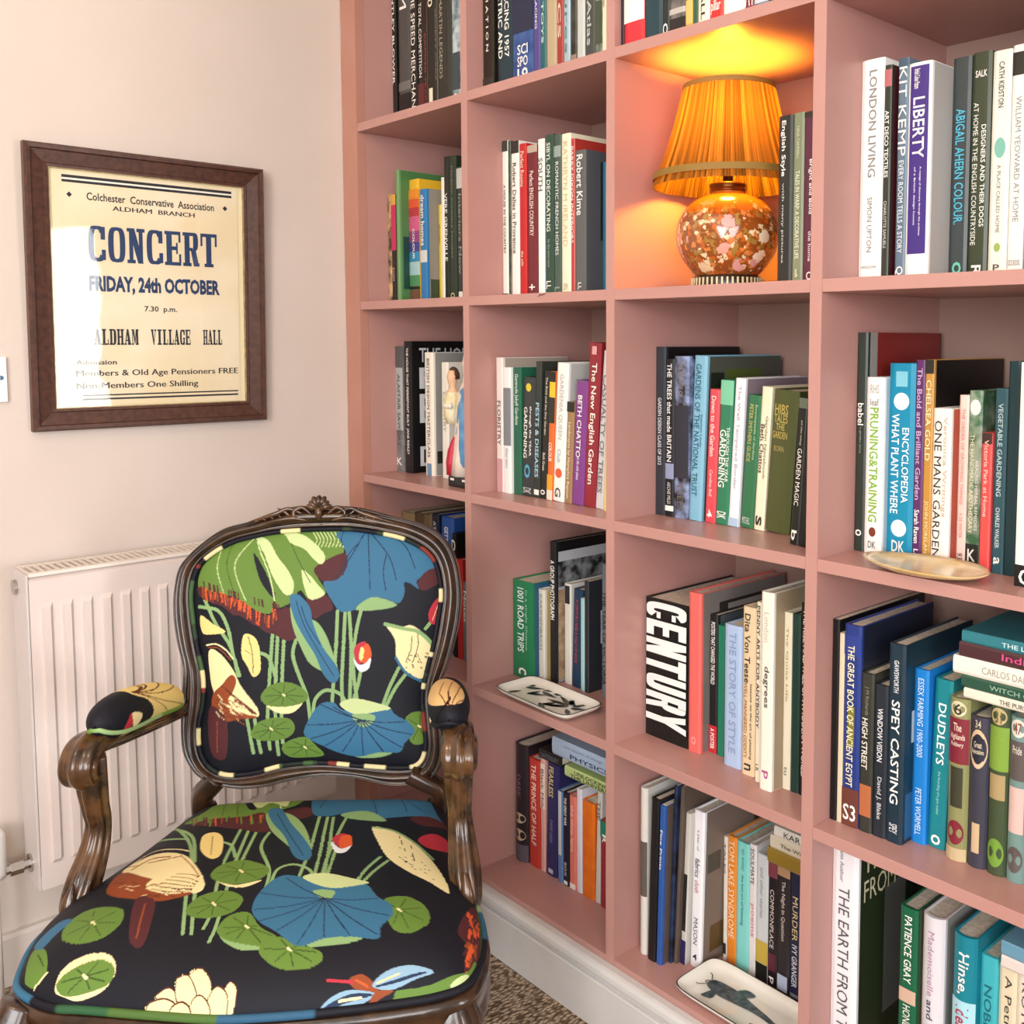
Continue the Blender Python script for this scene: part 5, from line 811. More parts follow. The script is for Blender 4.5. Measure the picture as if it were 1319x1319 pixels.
# ------------------------------------------------------------------ armchair
ac = thing('armchair', 'carved dark wood armchair upholstered in navy fabric with lotus leaves', 'armchair', (-0.5998, -0.8064, 0), (0, 0, math.radians(-40.8348)))
PAL = {'K': '11131f', 'G': '5f7f36', 'LG': '86a871', 'PG': 'bfcf96', 'Bl': '356a8c', 'DB': '1d2f4d', 'Cr': 'eadba6', 'Ye': 'e6cf86', 'Ru': '8a4322', 'Ma': '4d2328', 'Or': 'd0572a', 'Re': 'b3303f', 'Wh': 'dfe3ea', 'Br': '5a2a1a', 'DG': '39521f', 'Lb': '86a8c0'}
BACK_PRINT = """LG 6.0 -172 531 -177 396 -181 235 -173 124
LG 6.0 -154 521 -156 386 -155 252 -145 102
LG 6.0 -132 503 -134 359 -133 234 -129 146
LG 6.0 -90 502 -99 448 -75 376 -46 304 -34 223
LG 6.0 53 600 51 482 45 356 42 284
LG 6.0 80 595 77 482 74 355 78 284
LG 6.0 94 595 104 472 103 292
LG 6.0 135 599 119 517 112 409 128 292
LG 6.0 139 390 131 345 117 292
LG 6.0 -24 241 -17 294 19 325 69 311 92 274
LG 6.0 271 397 241 334 219 272
LG 6.0 295 374 259 325 228 263
LG 6.0 -252 228 -241 174 -230 112
LG 6.0 -225 227 -214 165 -204 112
LG 6.0 -419 643 -376 561 -319 479 -289 380
LG 6.0 -441 620 -369 606 -330 542 -309 452 -284 380
LG 6.0 -219 459 -183 441 -158 377
LG 6.0 361 532 379 554
G 0 -445 684 -442 752 -403 798 -323 852 -252 879 -161 891 -51 898 32 886 63 839 57 793 -11 761 -23 725 10 665 -44 638 -81 675 -116 630 -161 612 -188 594 -233 604 -289 641 -371 669
Ma 0 -448 689 -371 662 -288 634 -233 599 -188 587 -152 607 -116 612 -85 557 -88 511 -122 499 -167 522 -195 529 -222 548 -250 563 -287 587 -314 592 -356 622 -392 633 -424 647 -444 661
Ma 2.5 -438 690 -443 666
Ru 2.9 -433 689 -428 654
Ru 2.9 -425 687 -419 653
Or 3.0 -419 686 -412 642
Ru 2.2 -409 684 -402 657
Ru 2.0 -401 682 -398 640
Or 2.2 -397 680 -398 646
Ru 1.9 -388 678 -390 636
Or 2.4 -383 676 -381 647
Ru 2.2 -379 675 -373 649
Ru 2.6 -374 673 -371 640
Or 1.9 -364 670 -357 645
Or 2.3 -358 668 -353 636
Ru 2.0 -354 666 -359 631
Or 2.0 -348 664 -341 624
Ru 2.8 -342 662 -335 639
Ru 1.9 -332 658 -333 619
Ma 3.0 -326 655 -319 615
Or 3.1 -321 654 -323 630
Or 2.3 -318 652 -323 616
Ru 3.2 -313 650 -311 625
Or 2.0 -304 647 -310 621
Or 2.7 -296 644 -294 608
Or 2.0 -291 642 -290 613
Or 2.5 -284 638 -287 607
Ma 2.5 -281 636 -278 613
Or 1.9 -275 632 -278 605
Or 2.4 -271 629 -273 602
Ru 2.6 -265 625 -256 582
Or 2.5 -259 621 -263 578
Or 2.3 -254 618 -251 576
Ma 2.6 -245 612 -242 575
Ma 3.2 -241 609 -246 581
Or 1.9 -233 604 -226 560
Or 3.0 -232 604 -228 559
Ma 3.1 -224 600 -227 567
Or 2.7 -220 599 -222 555
Ma 3.1 -211 595 -209 555
Ru 3.0 -201 591 -200 564
Ma 1.9 -195 588 -201 545
Ru 2.7 -190 586 -194 553
Or 2.3 -186 587 -187 547
Ma 2.4 -182 591 -177 547
Ma 3.0 -176 598 -177 571
Ru 2.5 -173 602 -172 559
Or 2.7 -168 613 -161 573
Ma 2.4 -169 618 -163 575
Or 2.8 -169 622 -170 579
Or 2.8 -169 633 -175 605
Ma 2.9 -169 636 -167 601
Ma 3.0 -169 644 -170 610
Or 2.8 -170 652 -167 607
Ma 2.9 -170 656 -167 612
Ma 2.7 -170 667 -170 633
Ma 2.3 -388 697 -385 674
Ma 2.3 -175 631 -172 608
Ma 2.3 -313 673 -310 651
Ma 2.3 -212 642 -208 619
Ma 2.3 -391 697 -387 675
Ma 2.3 -408 703 -404 680
Ma 2.3 -387 696 -383 673
Ma 2.3 -162 627 -159 604
Ma 2.3 -376 693 -372 670
Ma 2.3 -131 617 -127 594
Ma 2.3 -310 672 -306 650
Ma 2.3 -241 651 -238 628
Ma 2.3 -317 675 -314 652
Ma 2.3 -226 646 -222 624
Ma 2.3 -404 701 -400 679
Ma 2.3 -300 669 -296 646
Ma 2.3 -119 613 -116 591
Ma 2.3 -375 692 -371 670
Ma 2.3 -215 643 -211 620
Ma 2.3 -325 677 -322 654
Ma 2.3 -334 680 -331 657
Ma 2.3 -428 709 -424 686
Ma 2.3 -429 709 -425 686
Ma 2.3 -115 612 -111 589
Ma 2.3 -155 625 -152 602
Ma 2.3 -165 628 -161 605
Ma 0 -36 748 7 782 75 807 87 765 66 719 18 699 -9 711
Ma 0 -64 629 -35 656 12 657 37 609 3 592 -24 574 -43 592
PG 0 -249 865 -205 851 -167 795 -129 749 -105 703 -108 666 -135 662 -178 722 -212 796
PG 0 -161 887 -87 873 -31 835 2 793 -11 766 -39 785 -76 822 -123 841 -142 864
PG 0 -79 748 -46 725 -18 692 6 660 -44 642 -68 689
PG 1.8 -50 882 -33 854 -40 829
PG 1.8 -38 882 -20 854 -27 829
PG 1.8 -25 882 -8 854 -14 829
PG 1.8 -12 882 5 854 -1 829
PG 1.8 1 881 18 853 11 828
PG 1.8 14 881 31 853 24 828
PG 1.8 27 881 44 853 37 828
PG 1.8 40 881 57 853 50 828
PG 1.8 52 881 70 853 63 828
K 0 -255 807 -230 779 -192 713 -175 653 -198 675 -228 722
PG 2.3 -251 865 -231 814 -192 731 -169 640
PG 1.8 -256 865 -308 797 -315 742 -271 641
PG 1.4 -376 816 -381 752 -351 669
DG 1.4 -332 852 -348 770 -317 678
DG 1.4 -123 841 -84 767 -46 702
Bl 0 34 875 96 898 207 894 300 874 356 841 402 780 406 743 331 707 336 674 308 693 285 698 287 661 267 625 212 644 166 637 121 606 67 598 38 628 0 700 50 712 83 765 63 832
LG 0 117 606 166 646 221 639 260 616 185 601
Ma 0 333 702 367 741 412 743 407 697 359 668 336 679
DB 1.8 138 885 98 802 36 710
DB 1.8 148 875 159 764 165 676
DB 1.8 162 871 228 791 257 708
DB 1.8 198 889 283 828 321 748
DB 1.8 218 800 210 736 221 671
DB 1.8 310 869 352 808 395 775
DB 1.8 116 839 80 793 68 728
DB 1.8 60 886 53 858 61 830
LG 0 -112 630 -78 575 -24 567 14 519 43 446 58 396 17 388 -38 418 -76 484 -105 557
Bl 0 -117 650 -95 663 -70 647 -43 611 -31 556 6 474 53 410 65 369 41 350 8 382 -21 447 -68 520 -101 584
DB 1.4 -94 639 -64 556 -12 465 45 374
DB 1.4 -75 620 -51 556 -3 483
Ye 0 -277 512 -258 525 -228 504 -215 459 -211 396 -235 375 -258 413 -279 451
Br 1.4 -257 514 -242 460 -235 388
Br 0.9 -269 469 -242 451
Ye 0 -435 589 -385 559 -339 533 -388 523 -427 530
Re 0 113 458 128 485 156 488 152 435 130 413
Or 0 141 467 162 484 176 444 160 415 134 426
Ye 0 138 472 150 462 143 426 132 435
Wh 0 113 436 130 413 153 415 173 435 167 399 141 386 121 407
Cr 0 223 552 269 538 310 546 352 518 387 477 397 422 380 368 341 355 290 386 262 433 256 497
LG 6.4 221 552 283 535 333 523 371 491 394 454
Bl 4.6 260 433 294 380 345 346
K 1.4 315 505 311 460 294 415
K 1.4 334 514 336 468 317 414
K 1.4 310 442 315 437
K 1.4 325 438 330 432
K 1.4 295 418 300 413
K 1.4 374 384 378 379
K 1.4 359 432 364 426
K 1.4 338 428 343 422
K 1.4 305 442 309 437
K 1.4 310 375 314 370
K 1.4 366 384 370 379
K 1.4 362 434 367 429
K 1.4 318 399 323 394
K 1.4 357 380 361 375
K 1.4 369 443 374 437
K 1.4 345 395 350 390
K 1.4 335 436 340 430
K 1.4 332 443 337 438
K 1.4 375 379 380 374
K 1.4 339 426 344 420
K 1.4 373 403 377 397
K 1.4 371 381 375 375
K 1.4 336 417 340 411
K 1.4 344 415 349 409
K 1.4 304 426 309 420
K 1.4 363 446 368 441
K 1.4 294 400 298 394
K 1.4 315 407 320 402
Re 0 371 587 396 634 422 641 416 559 381 548
Cr 0.9 384 559 406 623
Cr 0 -399 467 -358 457 -307 398 -278 344 -220 271 -215 238 -266 255 -338 274 -380 328 -396 390
Ru 0 -380 314 -350 345 -315 382 -295 362 -305 326 -321 291 -275 255 -215 236 -274 230 -345 222 -381 266
Br 1.4 -350 345 -304 313 -235 249
Br 1.4 -333 330 -289 302 -231 249
Br 1.4 -317 316 -275 291 -228 248
Br 1.4 -300 301 -260 280 -224 247
Br 1.4 -283 287 -245 269 -220 246
Cr 1.4 -357 292 -312 273 -239 250
Cr 1.4 -339 283 -295 266 -239 248
Cr 1.4 -320 273 -279 258 -239 246
Cr 1.4 -302 264 -263 251 -239 244
Cr 2.8 -409 485 -373 489 -337 470 -309 438
Ru 1.8 -404 476 -364 475 -317 434
Ma 0 -391 268 -326 229 -326 97 -380 114
Ru 1.8 -359 221 -357 115
Cr 0 -187 280 -124 270 -61 284 -96 249 -150 251
G 0 -207 307 -180 342 -126 356 -72 340 -42 304 -70 279 -133 270 -187 278
DG 1.4 -136 311 -191 308
DG 1.4 -133 315 -169 336
DG 1.4 -127 317 -126 347
DG 1.4 -120 315 -83 334
DG 1.4 -117 311 -59 305
DG 1.4 -120 308 -81 286
DG 1.4 -127 307 -131 278
DG 1.4 -134 307 -175 285
Cr 2.8 -130 314 -123 308
G 0 -239 179 -212 218 -158 233 -104 227 -87 193 -112 163 -174 153 -218 159
DG 1.4 -176 193 -225 182
DG 1.4 -173 198 -203 213
DG 1.4 -167 200 -160 225
DG 1.4 -160 199 -117 220
DG 1.4 -158 195 -104 194
DG 1.4 -161 191 -123 169
DG 1.4 -169 190 -173 161
DG 1.4 -174 191 -208 166
Cr 2.8 -172 198 -164 191
G 0 -134 128 -102 154 -49 163 -17 134 11 97 -47 89 -109 94
DG 1.4 -62 126 -117 128
DG 1.4 -58 130 -92 148
DG 1.4 -52 131 -50 156
DG 1.4 -48 127 -24 133
DG 1.4 -45 123 -2 103
DG 1.4 -52 122 -48 97
DG 1.4 -59 122 -98 100
Cr 2.8 -56 129 -49 123
G 0 297 221 347 238 373 188 365 133 317 134
DG 1.4 338 193 306 215
DG 1.4 343 195 346 228
DG 1.4 347 189 367 189
DG 1.4 346 182 360 144
DG 1.4 340 182 322 145
Cr 2.8 339 192 347 185
LG 0 123 89 186 117 251 102 196 84
Bl 0 -56 179 -35 232 2 278 47 282 75 257 138 247 192 265 237 263 261 234 304 208 328 172 296 135 276 103 204 103 132 89 60 106 6 132 -32 152
PG 0 68 275 110 294 173 284 245 258 192 246 120 240
LG 0 111 234 147 242 193 232 175 201 139 198
DB 1.8 143 220 73 243 2 276
DB 1.8 143 220 50 207 -43 206
DB 1.8 143 220 56 183 -31 157
DB 1.8 143 220 79 169 15 129
DB 1.8 143 220 111 158 78 108
DB 1.8 143 220 147 153 150 97
DB 1.8 143 220 183 157 222 104
DB 1.8 143 220 214 164 285 119
DB 1.8 143 220 230 186 316 163
DB 1.8 143 220 218 209 293 208
DB 1.8 143 220 95 238 47 266
Cr 1.1 -317 289 -290 274
Cr 1.6 -364 255 -350 237
Ru 1.0 -358 299 -335 281
Br 1.4 -352 277 -325 268
Cr 0.9 -357 246 -333 228
Br 1.5 -299 294 -270 276
Ru 1.8 -368 300 -339 289
Cr 0.9 -290 232 -276 221
Cr 1.4 -326 275 -306 265
Cr 1.6 -352 261 -337 249
Ru 1.2 -359 304 -339 293
Ru 1.5 -321 295 -296 287
Ru 1.3 -367 294 -347 282
Ru 1.3 -305 263 -273 250
Ru 1.4 -285 225 -261 211
Ru 1.4 -352 243 -327 226
Cr 1.2 -290 285 -271 274
Br 1.2 -352 276 -323 266
Br 1.5 -362 296 -345 283
Ru 0.9 -287 274 -258 266
Cr 1.8 -314 263 -293 247
Ru 1.3 -336 262 -313 250
Br 0.9 -367 300 -335 287
Br 1.2 -307 261 -286 245
Br 1.4 -370 288 -347 269
Br 1.1 -332 254 -310 240
Cr 1.0 -307 294 -284 277
Br 1.3 -304 237 -285 220
Br 1.7 -293 246 -261 228
Ru 1.3 -309 270 -291 252
Cr 1.2 -356 281 -341 263
Cr 1.5 -315 255 -288 244
Br 1.3 -324 239 -296 230
Ru 1.3 -297 297 -277 279
Br 1.3 -306 286 -288 270
Br 1.6 -321 257 -293 237
Br 1.5 -290 244 -261 225
Ru 1.3 -288 294 -263 278
Cr 1.3 -294 260 -268 245
Cr 1.6 -360 312 -343 294"""
SEAT_PRINT = """LG 4.8 -166 412 -144 170 -105 -41 -104 -103
LG 4.8 -137 393 -110 166 -75 -72 -74 -148
LG 4.8 -108 375 -95 185
LG 4.8 -66 372 -62 272 1 138 17 38
LG 4.8 60 500 89 265 96 105
LG 4.8 89 482 123 242 139 104
LG 4.8 108 481 147 243 166 103
LG 4.8 151 478 150 267 159 113
LG 4.8 167 245 175 103
LG 4.8 28 45 23 137 64 165 115 137 138 95
LG 4.8 305 227 277 141 265 68
LG 4.8 331 209 301 134 281 69
LG 4.8 -202 45 -153 -117
LG 4.8 -178 43 -130 -119
LG 4.8 -395 505 -309 392 -239 213
LG 4.8 -511 687 -318 377 -248 211
LG 4.8 -546 573 -415 448 -323 390
LG 4.8 -198 331 -159 298 -123 221
G 0 -399 563 -345 656 -348 977 -199 1039 -73 1046 -74 962 -42 661 -79 567 -121 497 -198 511 -291 502
Ma 0 -363 516 -300 526 -195 505 -134 541 -68 406 -96 374 -165 407 -220 431
Ma 1.8 -245 523 -228 478
G 1.9 -131 520 -111 447
Ru 2.6 -288 536 -278 492
Ru 1.7 -316 548 -289 486
Ma 2.3 -387 600 -340 485
Ma 1.6 -176 518 -154 437
G 2.5 -166 518 -140 447
Ru 2.6 -366 579 -345 514
Ru 2.0 -211 518 -203 475
Ma 2.7 -334 558 -309 489
Ru 1.7 -322 551 -301 476
Ru 2.2 -212 518 -191 454
Or 1.7 -288 536 -262 462
Ru 2.1 -263 528 -247 471
G 2.1 -382 595 -349 509
Ru 1.6 -320 550 -303 495
Ru 2.0 -322 551 -304 492
Ma 2.2 -137 520 -113 459
Or 2.1 -135 520 -124 467
Ru 2.0 -141 520 -117 444
G 2.2 -200 517 -176 448
G 2.6 -304 542 -281 462
Ru 1.6 -119 522 -100 471
Or 2.5 -118 522 -97 458
G 2.6 -245 523 -235 482
Or 2.3 -129 521 -114 460
G 2.5 -167 518 -143 440
Ma 2.5 -324 552 -295 472
G 1.6 -131 520 -116 453
Ma 2.3 -240 522 -227 469
Or 1.9 -168 518 -155 471
G 2.0 -120 522 -99 464
G 2.5 -314 547 -298 498
Ma 2.1 -131 520 -108 443
PG 0 -345 967 -269 992 -184 1013 -75 619 -146 668 -163 597 -229 691
K 0 -333 951 -215 686 -171 584 -212 617
Ma 0 -114 955 -25 1023 15 1002 20 667
Ma 0 -73 521 -12 593 37 519 -14 462
PG 2.1 -265 979 -124 680 -80 547
DG 1.6 -306 691 -268 542
DG 1.6 -345 967 -214 524
Bl 0 -57 952 -1 1042 142 1034 302 922 422 636 446 599 360 544 304 506 247 482 153 522 87 492 21 550
LG 0 126 507 200 535 280 469 178 462
Ma 0 348 522 416 586 472 591 403 496
DB 1.6 65 1031 23 931 42 576
DB 1.6 72 1031 128 926 241 516
DB 1.6 86 1030 205 921 332 564
DB 1.6 146 1014 330 652 401 607
LG 0 -121 532 -50 526 26 423 89 265 74 214 10 285 -69 394
Bl 0 -124 563 -91 584 -18 441 45 338 98 241 97 187 51 214 -11 341 -82 455
DB 1.6 -87 529 -7 368 78 218
Ye 0 -279 393 -247 409 -205 358 -174 249 -195 222 -249 290
Br 1.1 -244 381 -204 248
Re 0 141 320 159 359 190 340 177 274
Or 0 162 334 190 350 208 285 181 258
Wh 0 141 303 180 262 206 284 196 240 168 240
Cr 0 247 417 308 409 378 357 448 274 501 178 527 92 466 121 395 161 328 227 280 323
LG 4.8 247 417 314 408 388 354 457 276
K 1.1 337 379 370 284
K 1.1 380 330 406 234
K 1.3 437 220 443 216
K 1.3 453 195 459 191
K 1.3 377 224 384 219
K 1.3 394 209 401 204
K 1.3 358 242 364 237
K 1.3 349 303 355 298
K 1.3 399 237 405 232
K 1.3 413 182 419 178
K 1.3 426 235 433 230
K 1.3 375 247 381 242
K 1.3 403 206 409 201
K 1.3 394 261 401 257
K 1.3 369 232 375 227
K 1.3 384 222 391 216
K 1.3 472 146 478 142
K 1.3 429 188 435 183
K 1.3 380 216 386 211
K 1.3 402 193 409 188
K 1.3 378 221 385 216
K 1.3 445 172 451 168
K 1.3 389 262 395 257
K 1.3 439 195 446 191
Re 0 397 397 432 464 477 476 491 397 447 348 408 358
Cr 0 -466 248 -412 323 -306 283 -227 188 -162 75 -184 40 -277 92 -361 143
Ru 0 -457 126 -465 234 -368 161 -295 112 -232 57 -184 40 -258 15 -339 38 -417 74
Cr 0 -337 97 -314 161 -244 177 -190 116 -162 72 -207 45 -271 51
Br 1.3 -315 82 -252 55 -193 51
Br 1.3 -306 95 -244 70 -192 61
Br 1.3 -296 108 -236 85 -191 72
Br 1.3 -286 122 -228 101 -189 82
Br 1.3 -277 136 -221 117 -188 93
Br 1.3 -267 149 -213 133 -186 104
Ru 1.6 -303 274 -237 186 -190 116
Cr 2.7 -467 263 -425 353 -333 324 -287 294
Ru 3.7 -432 235 -397 286 -336 275
Ma 0 -337 38 -276 14 -246 -139 -293 -116
Ru 2.7 -301 9 -273 -117
Cr 0 -143 101 -79 69 -6 89 -44 58 -94 65
G 0 -164 132 -148 181 -88 199 -3 148 -13 94 -81 73 -141 97
DG 1.6 -90 138 -147 133
DG 1.6 -88 144 -134 172
DG 1.6 -81 146 -86 186
DG 1.6 -71 141 -18 146
DG 1.6 -72 134 -26 102
DG 1.6 -80 131 -80 86
DG 1.6 -88 134 -129 105
Cr 3.2 -86 145 -73 131
G 0 -177 -28 -158 25 -93 46 -34 8 -43 -46 -97 -66 -150 -58
DG 1.6 -116 -13 -164 -24
DG 1.6 -113 -7 -148 18
DG 1.6 -105 -4 -96 34
DG 1.6 -98 -9 -49 4
DG 1.6 -99 -15 -56 -39
DG 1.6 -106 -18 -98 -56
DG 1.6 -112 -17 -141 -48
Cr 3.2 -113 -5 -101 -17
LG 0 -51 -129 -4 -153 64 -169 76 -178 18 -179 -33 -153
G 0 -67 -106 -48 -60 0 -53 46 -107 104 -146 74 -170 -8 -155 -49 -134
DG 1.6 1 -105 -52 -106
DG 1.6 4 -100 -36 -70
DG 1.6 10 -99 2 -64
DG 1.6 15 -105 39 -106
DG 1.6 22 -110 86 -138
DG 1.6 19 -113 62 -158
DG 1.6 8 -111 -4 -146
DG 1.6 3 -109 -37 -128
Cr 3.2 5 -101 16 -110
G 0 63 -178 106 -143 170 -167 229 -189 224 -218 167 -231 107 -219
DG 1.6 133 -179 79 -178
DG 1.6 138 -175 113 -151
DG 1.6 146 -178 165 -169
DG 1.6 153 -181 212 -187
DG 1.6 152 -184 208 -211
DG 1.6 146 -186 163 -222
DG 1.6 138 -185 114 -211
Cr 3.2 138 -176 147 -183
G 0 354 -10 416 23 476 -14 491 -77 449 -124 397 -110
DG 1.6 400 -38 364 -17
DG 1.6 407 -34 414 9
DG 1.6 414 -39 462 -21
DG 1.6 416 -46 474 -71
DG 1.6 411 -53 441 -109
DG 1.6 405 -51 399 -98
Cr 3.2 401 -38 411 -47
G 0 -493 -68 -499 4 -449 31 -362 0 -337 -60 -367 -108 -435 -109
DG 1.6 -427 -46 -478 -65
DG 1.6 -427 -38 -481 -7
DG 1.6 -422 -34 -443 15
DG 1.6 -412 -37 -373 -9
DG 1.6 -408 -45 -353 -57
DG 1.6 -412 -51 -377 -96
DG 1.6 -420 -51 -431 -98
Cr 3.2 -426 -35 -411 -50
Cr 0 -444 -203 -436 -170 -387 -151 -324 -160 -293 -200 -314 -229 -381 -232 -431 -218
G 0 -442 -199 -404 -178 -341 -169 -299 -191 -301 -219 -345 -226 -412 -224
DG 1.6 -379 -201 -427 -201
DG 1.6 -374 -198 -397 -184
DG 1.6 -367 -197 -347 -176
DG 1.6 -362 -199 -314 -193
DG 1.6 -362 -202 -315 -214
DG 1.6 -367 -204 -350 -221
DG 1.6 -375 -204 -403 -221
Cr 3.2 -375 -198 -365 -203
G 0 -552 -140 -576 -56 -522 -93 -485 -162 -503 -182 -533 -166
Bl 0 -585 -24 -538 21 -495 0 -518 -39 -540 -78
Cr 3.2 -506 -182 -482 -167
DG 1.6 -542 -94 -502 -144
LG 0 186 -171 239 -123 325 -145 268 -167
Bl 0 5 -41 5 33 38 102 91 103 166 61 238 70 294 65 337 9 378 -21 391 -67 368 -109 365 -147 293 -143 225 -149 162 -171 90 -123 39 -89
PG 0 107 96 163 117 255 91 300 72 202 43
LG 0 152 32 193 36 217 23 199 -12
DB 1.6 193 -1 102 5 6 29
DB 1.6 193 -1 104 -31 12 -42
DB 1.6 193 -1 118 -53 40 -86
DB 1.6 193 -1 145 -72 95 -121
DB 1.6 193 -1 179 -96 160 -163
DB 1.6 193 -1 211 -86 224 -144
DB 1.6 193 -1 246 -83 292 -139
DB 1.6 193 -1 281 -80 361 -134
DB 1.6 193 -1 289 -45 379 -68
DB 1.6 193 -1 266 -10 336 0
DB 1.6 193 -1 131 36 62 94
Cr 0 -99 -230 -73 -217 -37 -247 -30 -279 -48 -300 -70 -275
Br 1.2 -99 -230 -73 -217 -37 -247 -30 -279 -48 -300 -70 -275 -99 -230
Cr 0 -173 -255 -140 -247 -102 -271 -88 -286 -125 -279 -156 -269
Br 1.2 -173 -255 -140 -247 -102 -271 -88 -286 -125 -279 -156 -269 -173 -255
Cr 0 -128 -232 -99 -230 -66 -266 -57 -294 -94 -286 -120 -262
Br 1.2 -128 -232 -99 -230 -66 -266 -57 -294 -94 -286 -120 -262 -128 -232
Cr 0 4 -303 0 -274 12 -252 32 -263 35 -288 23 -304
Br 1.2 4 -303 0 -274 12 -252 32 -263 35 -288 23 -304 4 -303
Cr 0 -33 -304 -36 -279 -18 -258 13 -275 11 -306
Br 1.2 -33 -304 -36 -279 -18 -258 13 -275 11 -306 -33 -304
Cr 0 -194 -267 -182 -261 -144 -262 -109 -277 -123 -285 -161 -282
Br 1.2 -194 -267 -182 -261 -144 -262 -109 -277 -123 -285 -161 -282 -194 -267
Cr 0 -75 -301 -78 -278 -58 -268 -28 -286 -25 -307
Br 1.2 -75 -301 -78 -278 -58 -268 -28 -286 -25 -307 -75 -301
Cr 0 -136 -287 -126 -274 -99 -272 -76 -284 -76 -299
Br 1.2 -136 -287 -126 -274 -99 -272 -76 -284 -76 -299 -136 -287
Ru 0 311 -243 340 -233 373 -246 384 -259 345 -261 320 -255
Re 2.7 255 -248 285 -248 319 -248
Lb 0 370 -250 405 -222 461 -207 522 -211 474 -232 419 -251
Lb 0 240 -291 271 -272 316 -260 384 -260 347 -273 294 -291
Ru 0 378 -258 424 -252 384 -267 358 -283
DB 1.6 381 -250 437 -237 501 -216
DB 1.6 369 -262 317 -267 250 -286
DB 1.6 392 -247 448 -234 501 -216
DB 1.6 361 -264 310 -270 256 -286
DB 1.6 403 -244 458 -229 501 -216
DB 1.6 354 -265 303 -273 262 -287
DB 1.6 414 -241 470 -225 501 -216
DB 1.6 347 -267 296 -276 267 -287
DB 1.6 425 -238 481 -221 501 -216
DB 1.6 339 -268 289 -278 273 -287
Or 2.1 327 -244 358 -252
Ye 1.6 380 -246 435 -225
Cr 1.6 291 -275 346 -267
Ma 0 569 -67 594 98 620 110 632 -55 618 -165 596 -168 597 -101
Or 3.4 602 -124 604 -141
Or 3.4 618 12 616 -28
Or 2.8 598 44 595 15
Or 3.8 613 -153 616 -163
Ma 3.5 605 32 612 27
Or 3.5 622 -145 623 -164
Ru 4.0 618 -93 620 -113
Or 2.8 607 3 602 -29
Ma 3.2 622 -88 628 -91
Ru 2.5 612 -55 612 -81
Ma 3.5 607 -107 600 -127
Ru 3.4 621 -151 616 -166
Ma 4.0 601 -13 605 -27
Or 2.5 602 -5 607 -29
Ru 2.2 621 -70 616 -102
Or 2.4 615 40 609 -21
Or 3.7 617 8 620 -27
Ru 3.6 616 -149 618 -158
Ru 3.2 602 -86 593 -110
Ma 3.3 605 -162 600 -178
Or 2.7 594 6 596 -14
Or 3.9 601 -151 605 -158
Or 4.0 610 -89 608 -114
Ma 2.9 615 -149 608 -170
Ru 2.8 604 18 607 -17
Or 2.7 600 -113 604 -128
Ru 3.9 617 1 610 -37
Or 3.4 599 -36 600 -69
Or 3.2 599 -48 599 -73
Or 2.9 600 -12 601 -30
Or 2.3 609 -19 603 -48
Or 2.2 619 -154 620 -161
Ru 3.9 613 13 609 -22
Ma 3.2 600 -114 591 -139
Ru 3.8 612 -75 614 -91
Ma 4.1 593 3 589 -35
Ma 2.8 612 -45 613 -62
Ru 3.4 599 -92 601 -111
Or 3.5 606 -108 609 -129
Ma 3.8 601 -12 602 -27
Or 2.7 603 -101 607 -109
Or 4.1 606 -176 597 -196
Or 3.7 609 33 614 7
Ru 3.7 610 1 614 -27
Or 2.2 602 -181 593 -196
Ru 3.6 620 -150 622 -169
Or 3.0 594 31 595 3
Ma 3.9 607 -27 610 -38
Or 2.9 596 17 603 -12
Or 4.2 608 -120 602 -142
Or 2.4 604 -179 599 -194
Or 4.2 610 -21 614 -46
Ma 2.9 614 60 607 -3
Ma 2.6 615 -51 612 -81
Or 4.2 588 42 588 19
Or 3.7 613 -100 604 -128
Or 2.4 602 -152 602 -163
Ru 2.5 612 -129 608 -151
Ru 2.7 621 -69 617 -96
Or 3.2 607 -90 611 -98
DG 0 594 181 627 90 641 -109 629 -141 628 -33
G 9.6 435 -260 523 -240 606 -188 628 -133
PG 4.3 570 -221 610 -180
Bl 8.5 -383 -250 -270 -273 -151 -294 -72 -309
G 8.5 -478 -225 -424 -242 -381 -253
Or 6.4 159 -312 231 -305
G 6.4 -54 -310 39 -311
Br 1.7 -235 58 -215 65
Ru 1.2 -397 83 -372 85
Ru 1.8 -299 102 -280 105
Br 1.3 -212 61 -189 56
Br 1.6 -254 36 -228 30
Br 1.8 -388 137 -370 124
Ru 1.5 -409 89 -392 93
Ru 1.7 -231 53 -203 42
Br 1.8 -270 75 -260 81
Cr 1.4 -394 105 -367 86
Br 1.3 -317 51 -306 51
Br 1.7 -286 43 -265 48
Ru 1.6 -322 107 -302 100
Ru 1.5 -275 61 -261 54
Cr 1.4 -259 105 -245 102
Ru 1.2 -354 63 -338 61
Ru 1.4 -316 98 -295 101
Br 1.8 -303 46 -273 34
Ru 1.3 -325 102 -316 107
Cr 1.3 -263 71 -237 60
Cr 1.4 -298 81 -276 67
Br 1.5 -262 48 -249 55
Cr 1.5 -270 50 -245 37
Cr 1.1 -419 120 -405 127
Cr 1.4 -327 52 -314 52
Ru 1.2 -288 81 -263 77
Ru 1.6 -346 100 -332 93
Ru 1.7 -405 73 -374 63
Ru 1.2 -343 65 -328 56
Br 1.4 -338 95 -322 102
Br 1.9 -272 99 -242 88
Br 1.4 -219 66 -195 57
Cr 1.6 -398 119 -382 113
Cr 1.6 -264 64 -243 67
Br 1.5 -255 72 -221 58
Br 1.8 -446 155 -415 146
Ru 1.6 -309 43 -291 34
Ru 1.8 -251 34 -225 36
Cr 1.6 -376 108 -358 109
Ru 1.5 -406 99 -382 93
Ru 1.6 -352 262 -330 258
Ru 1.6 -315 266 -294 264
Ru 1.6 -397 261 -374 255
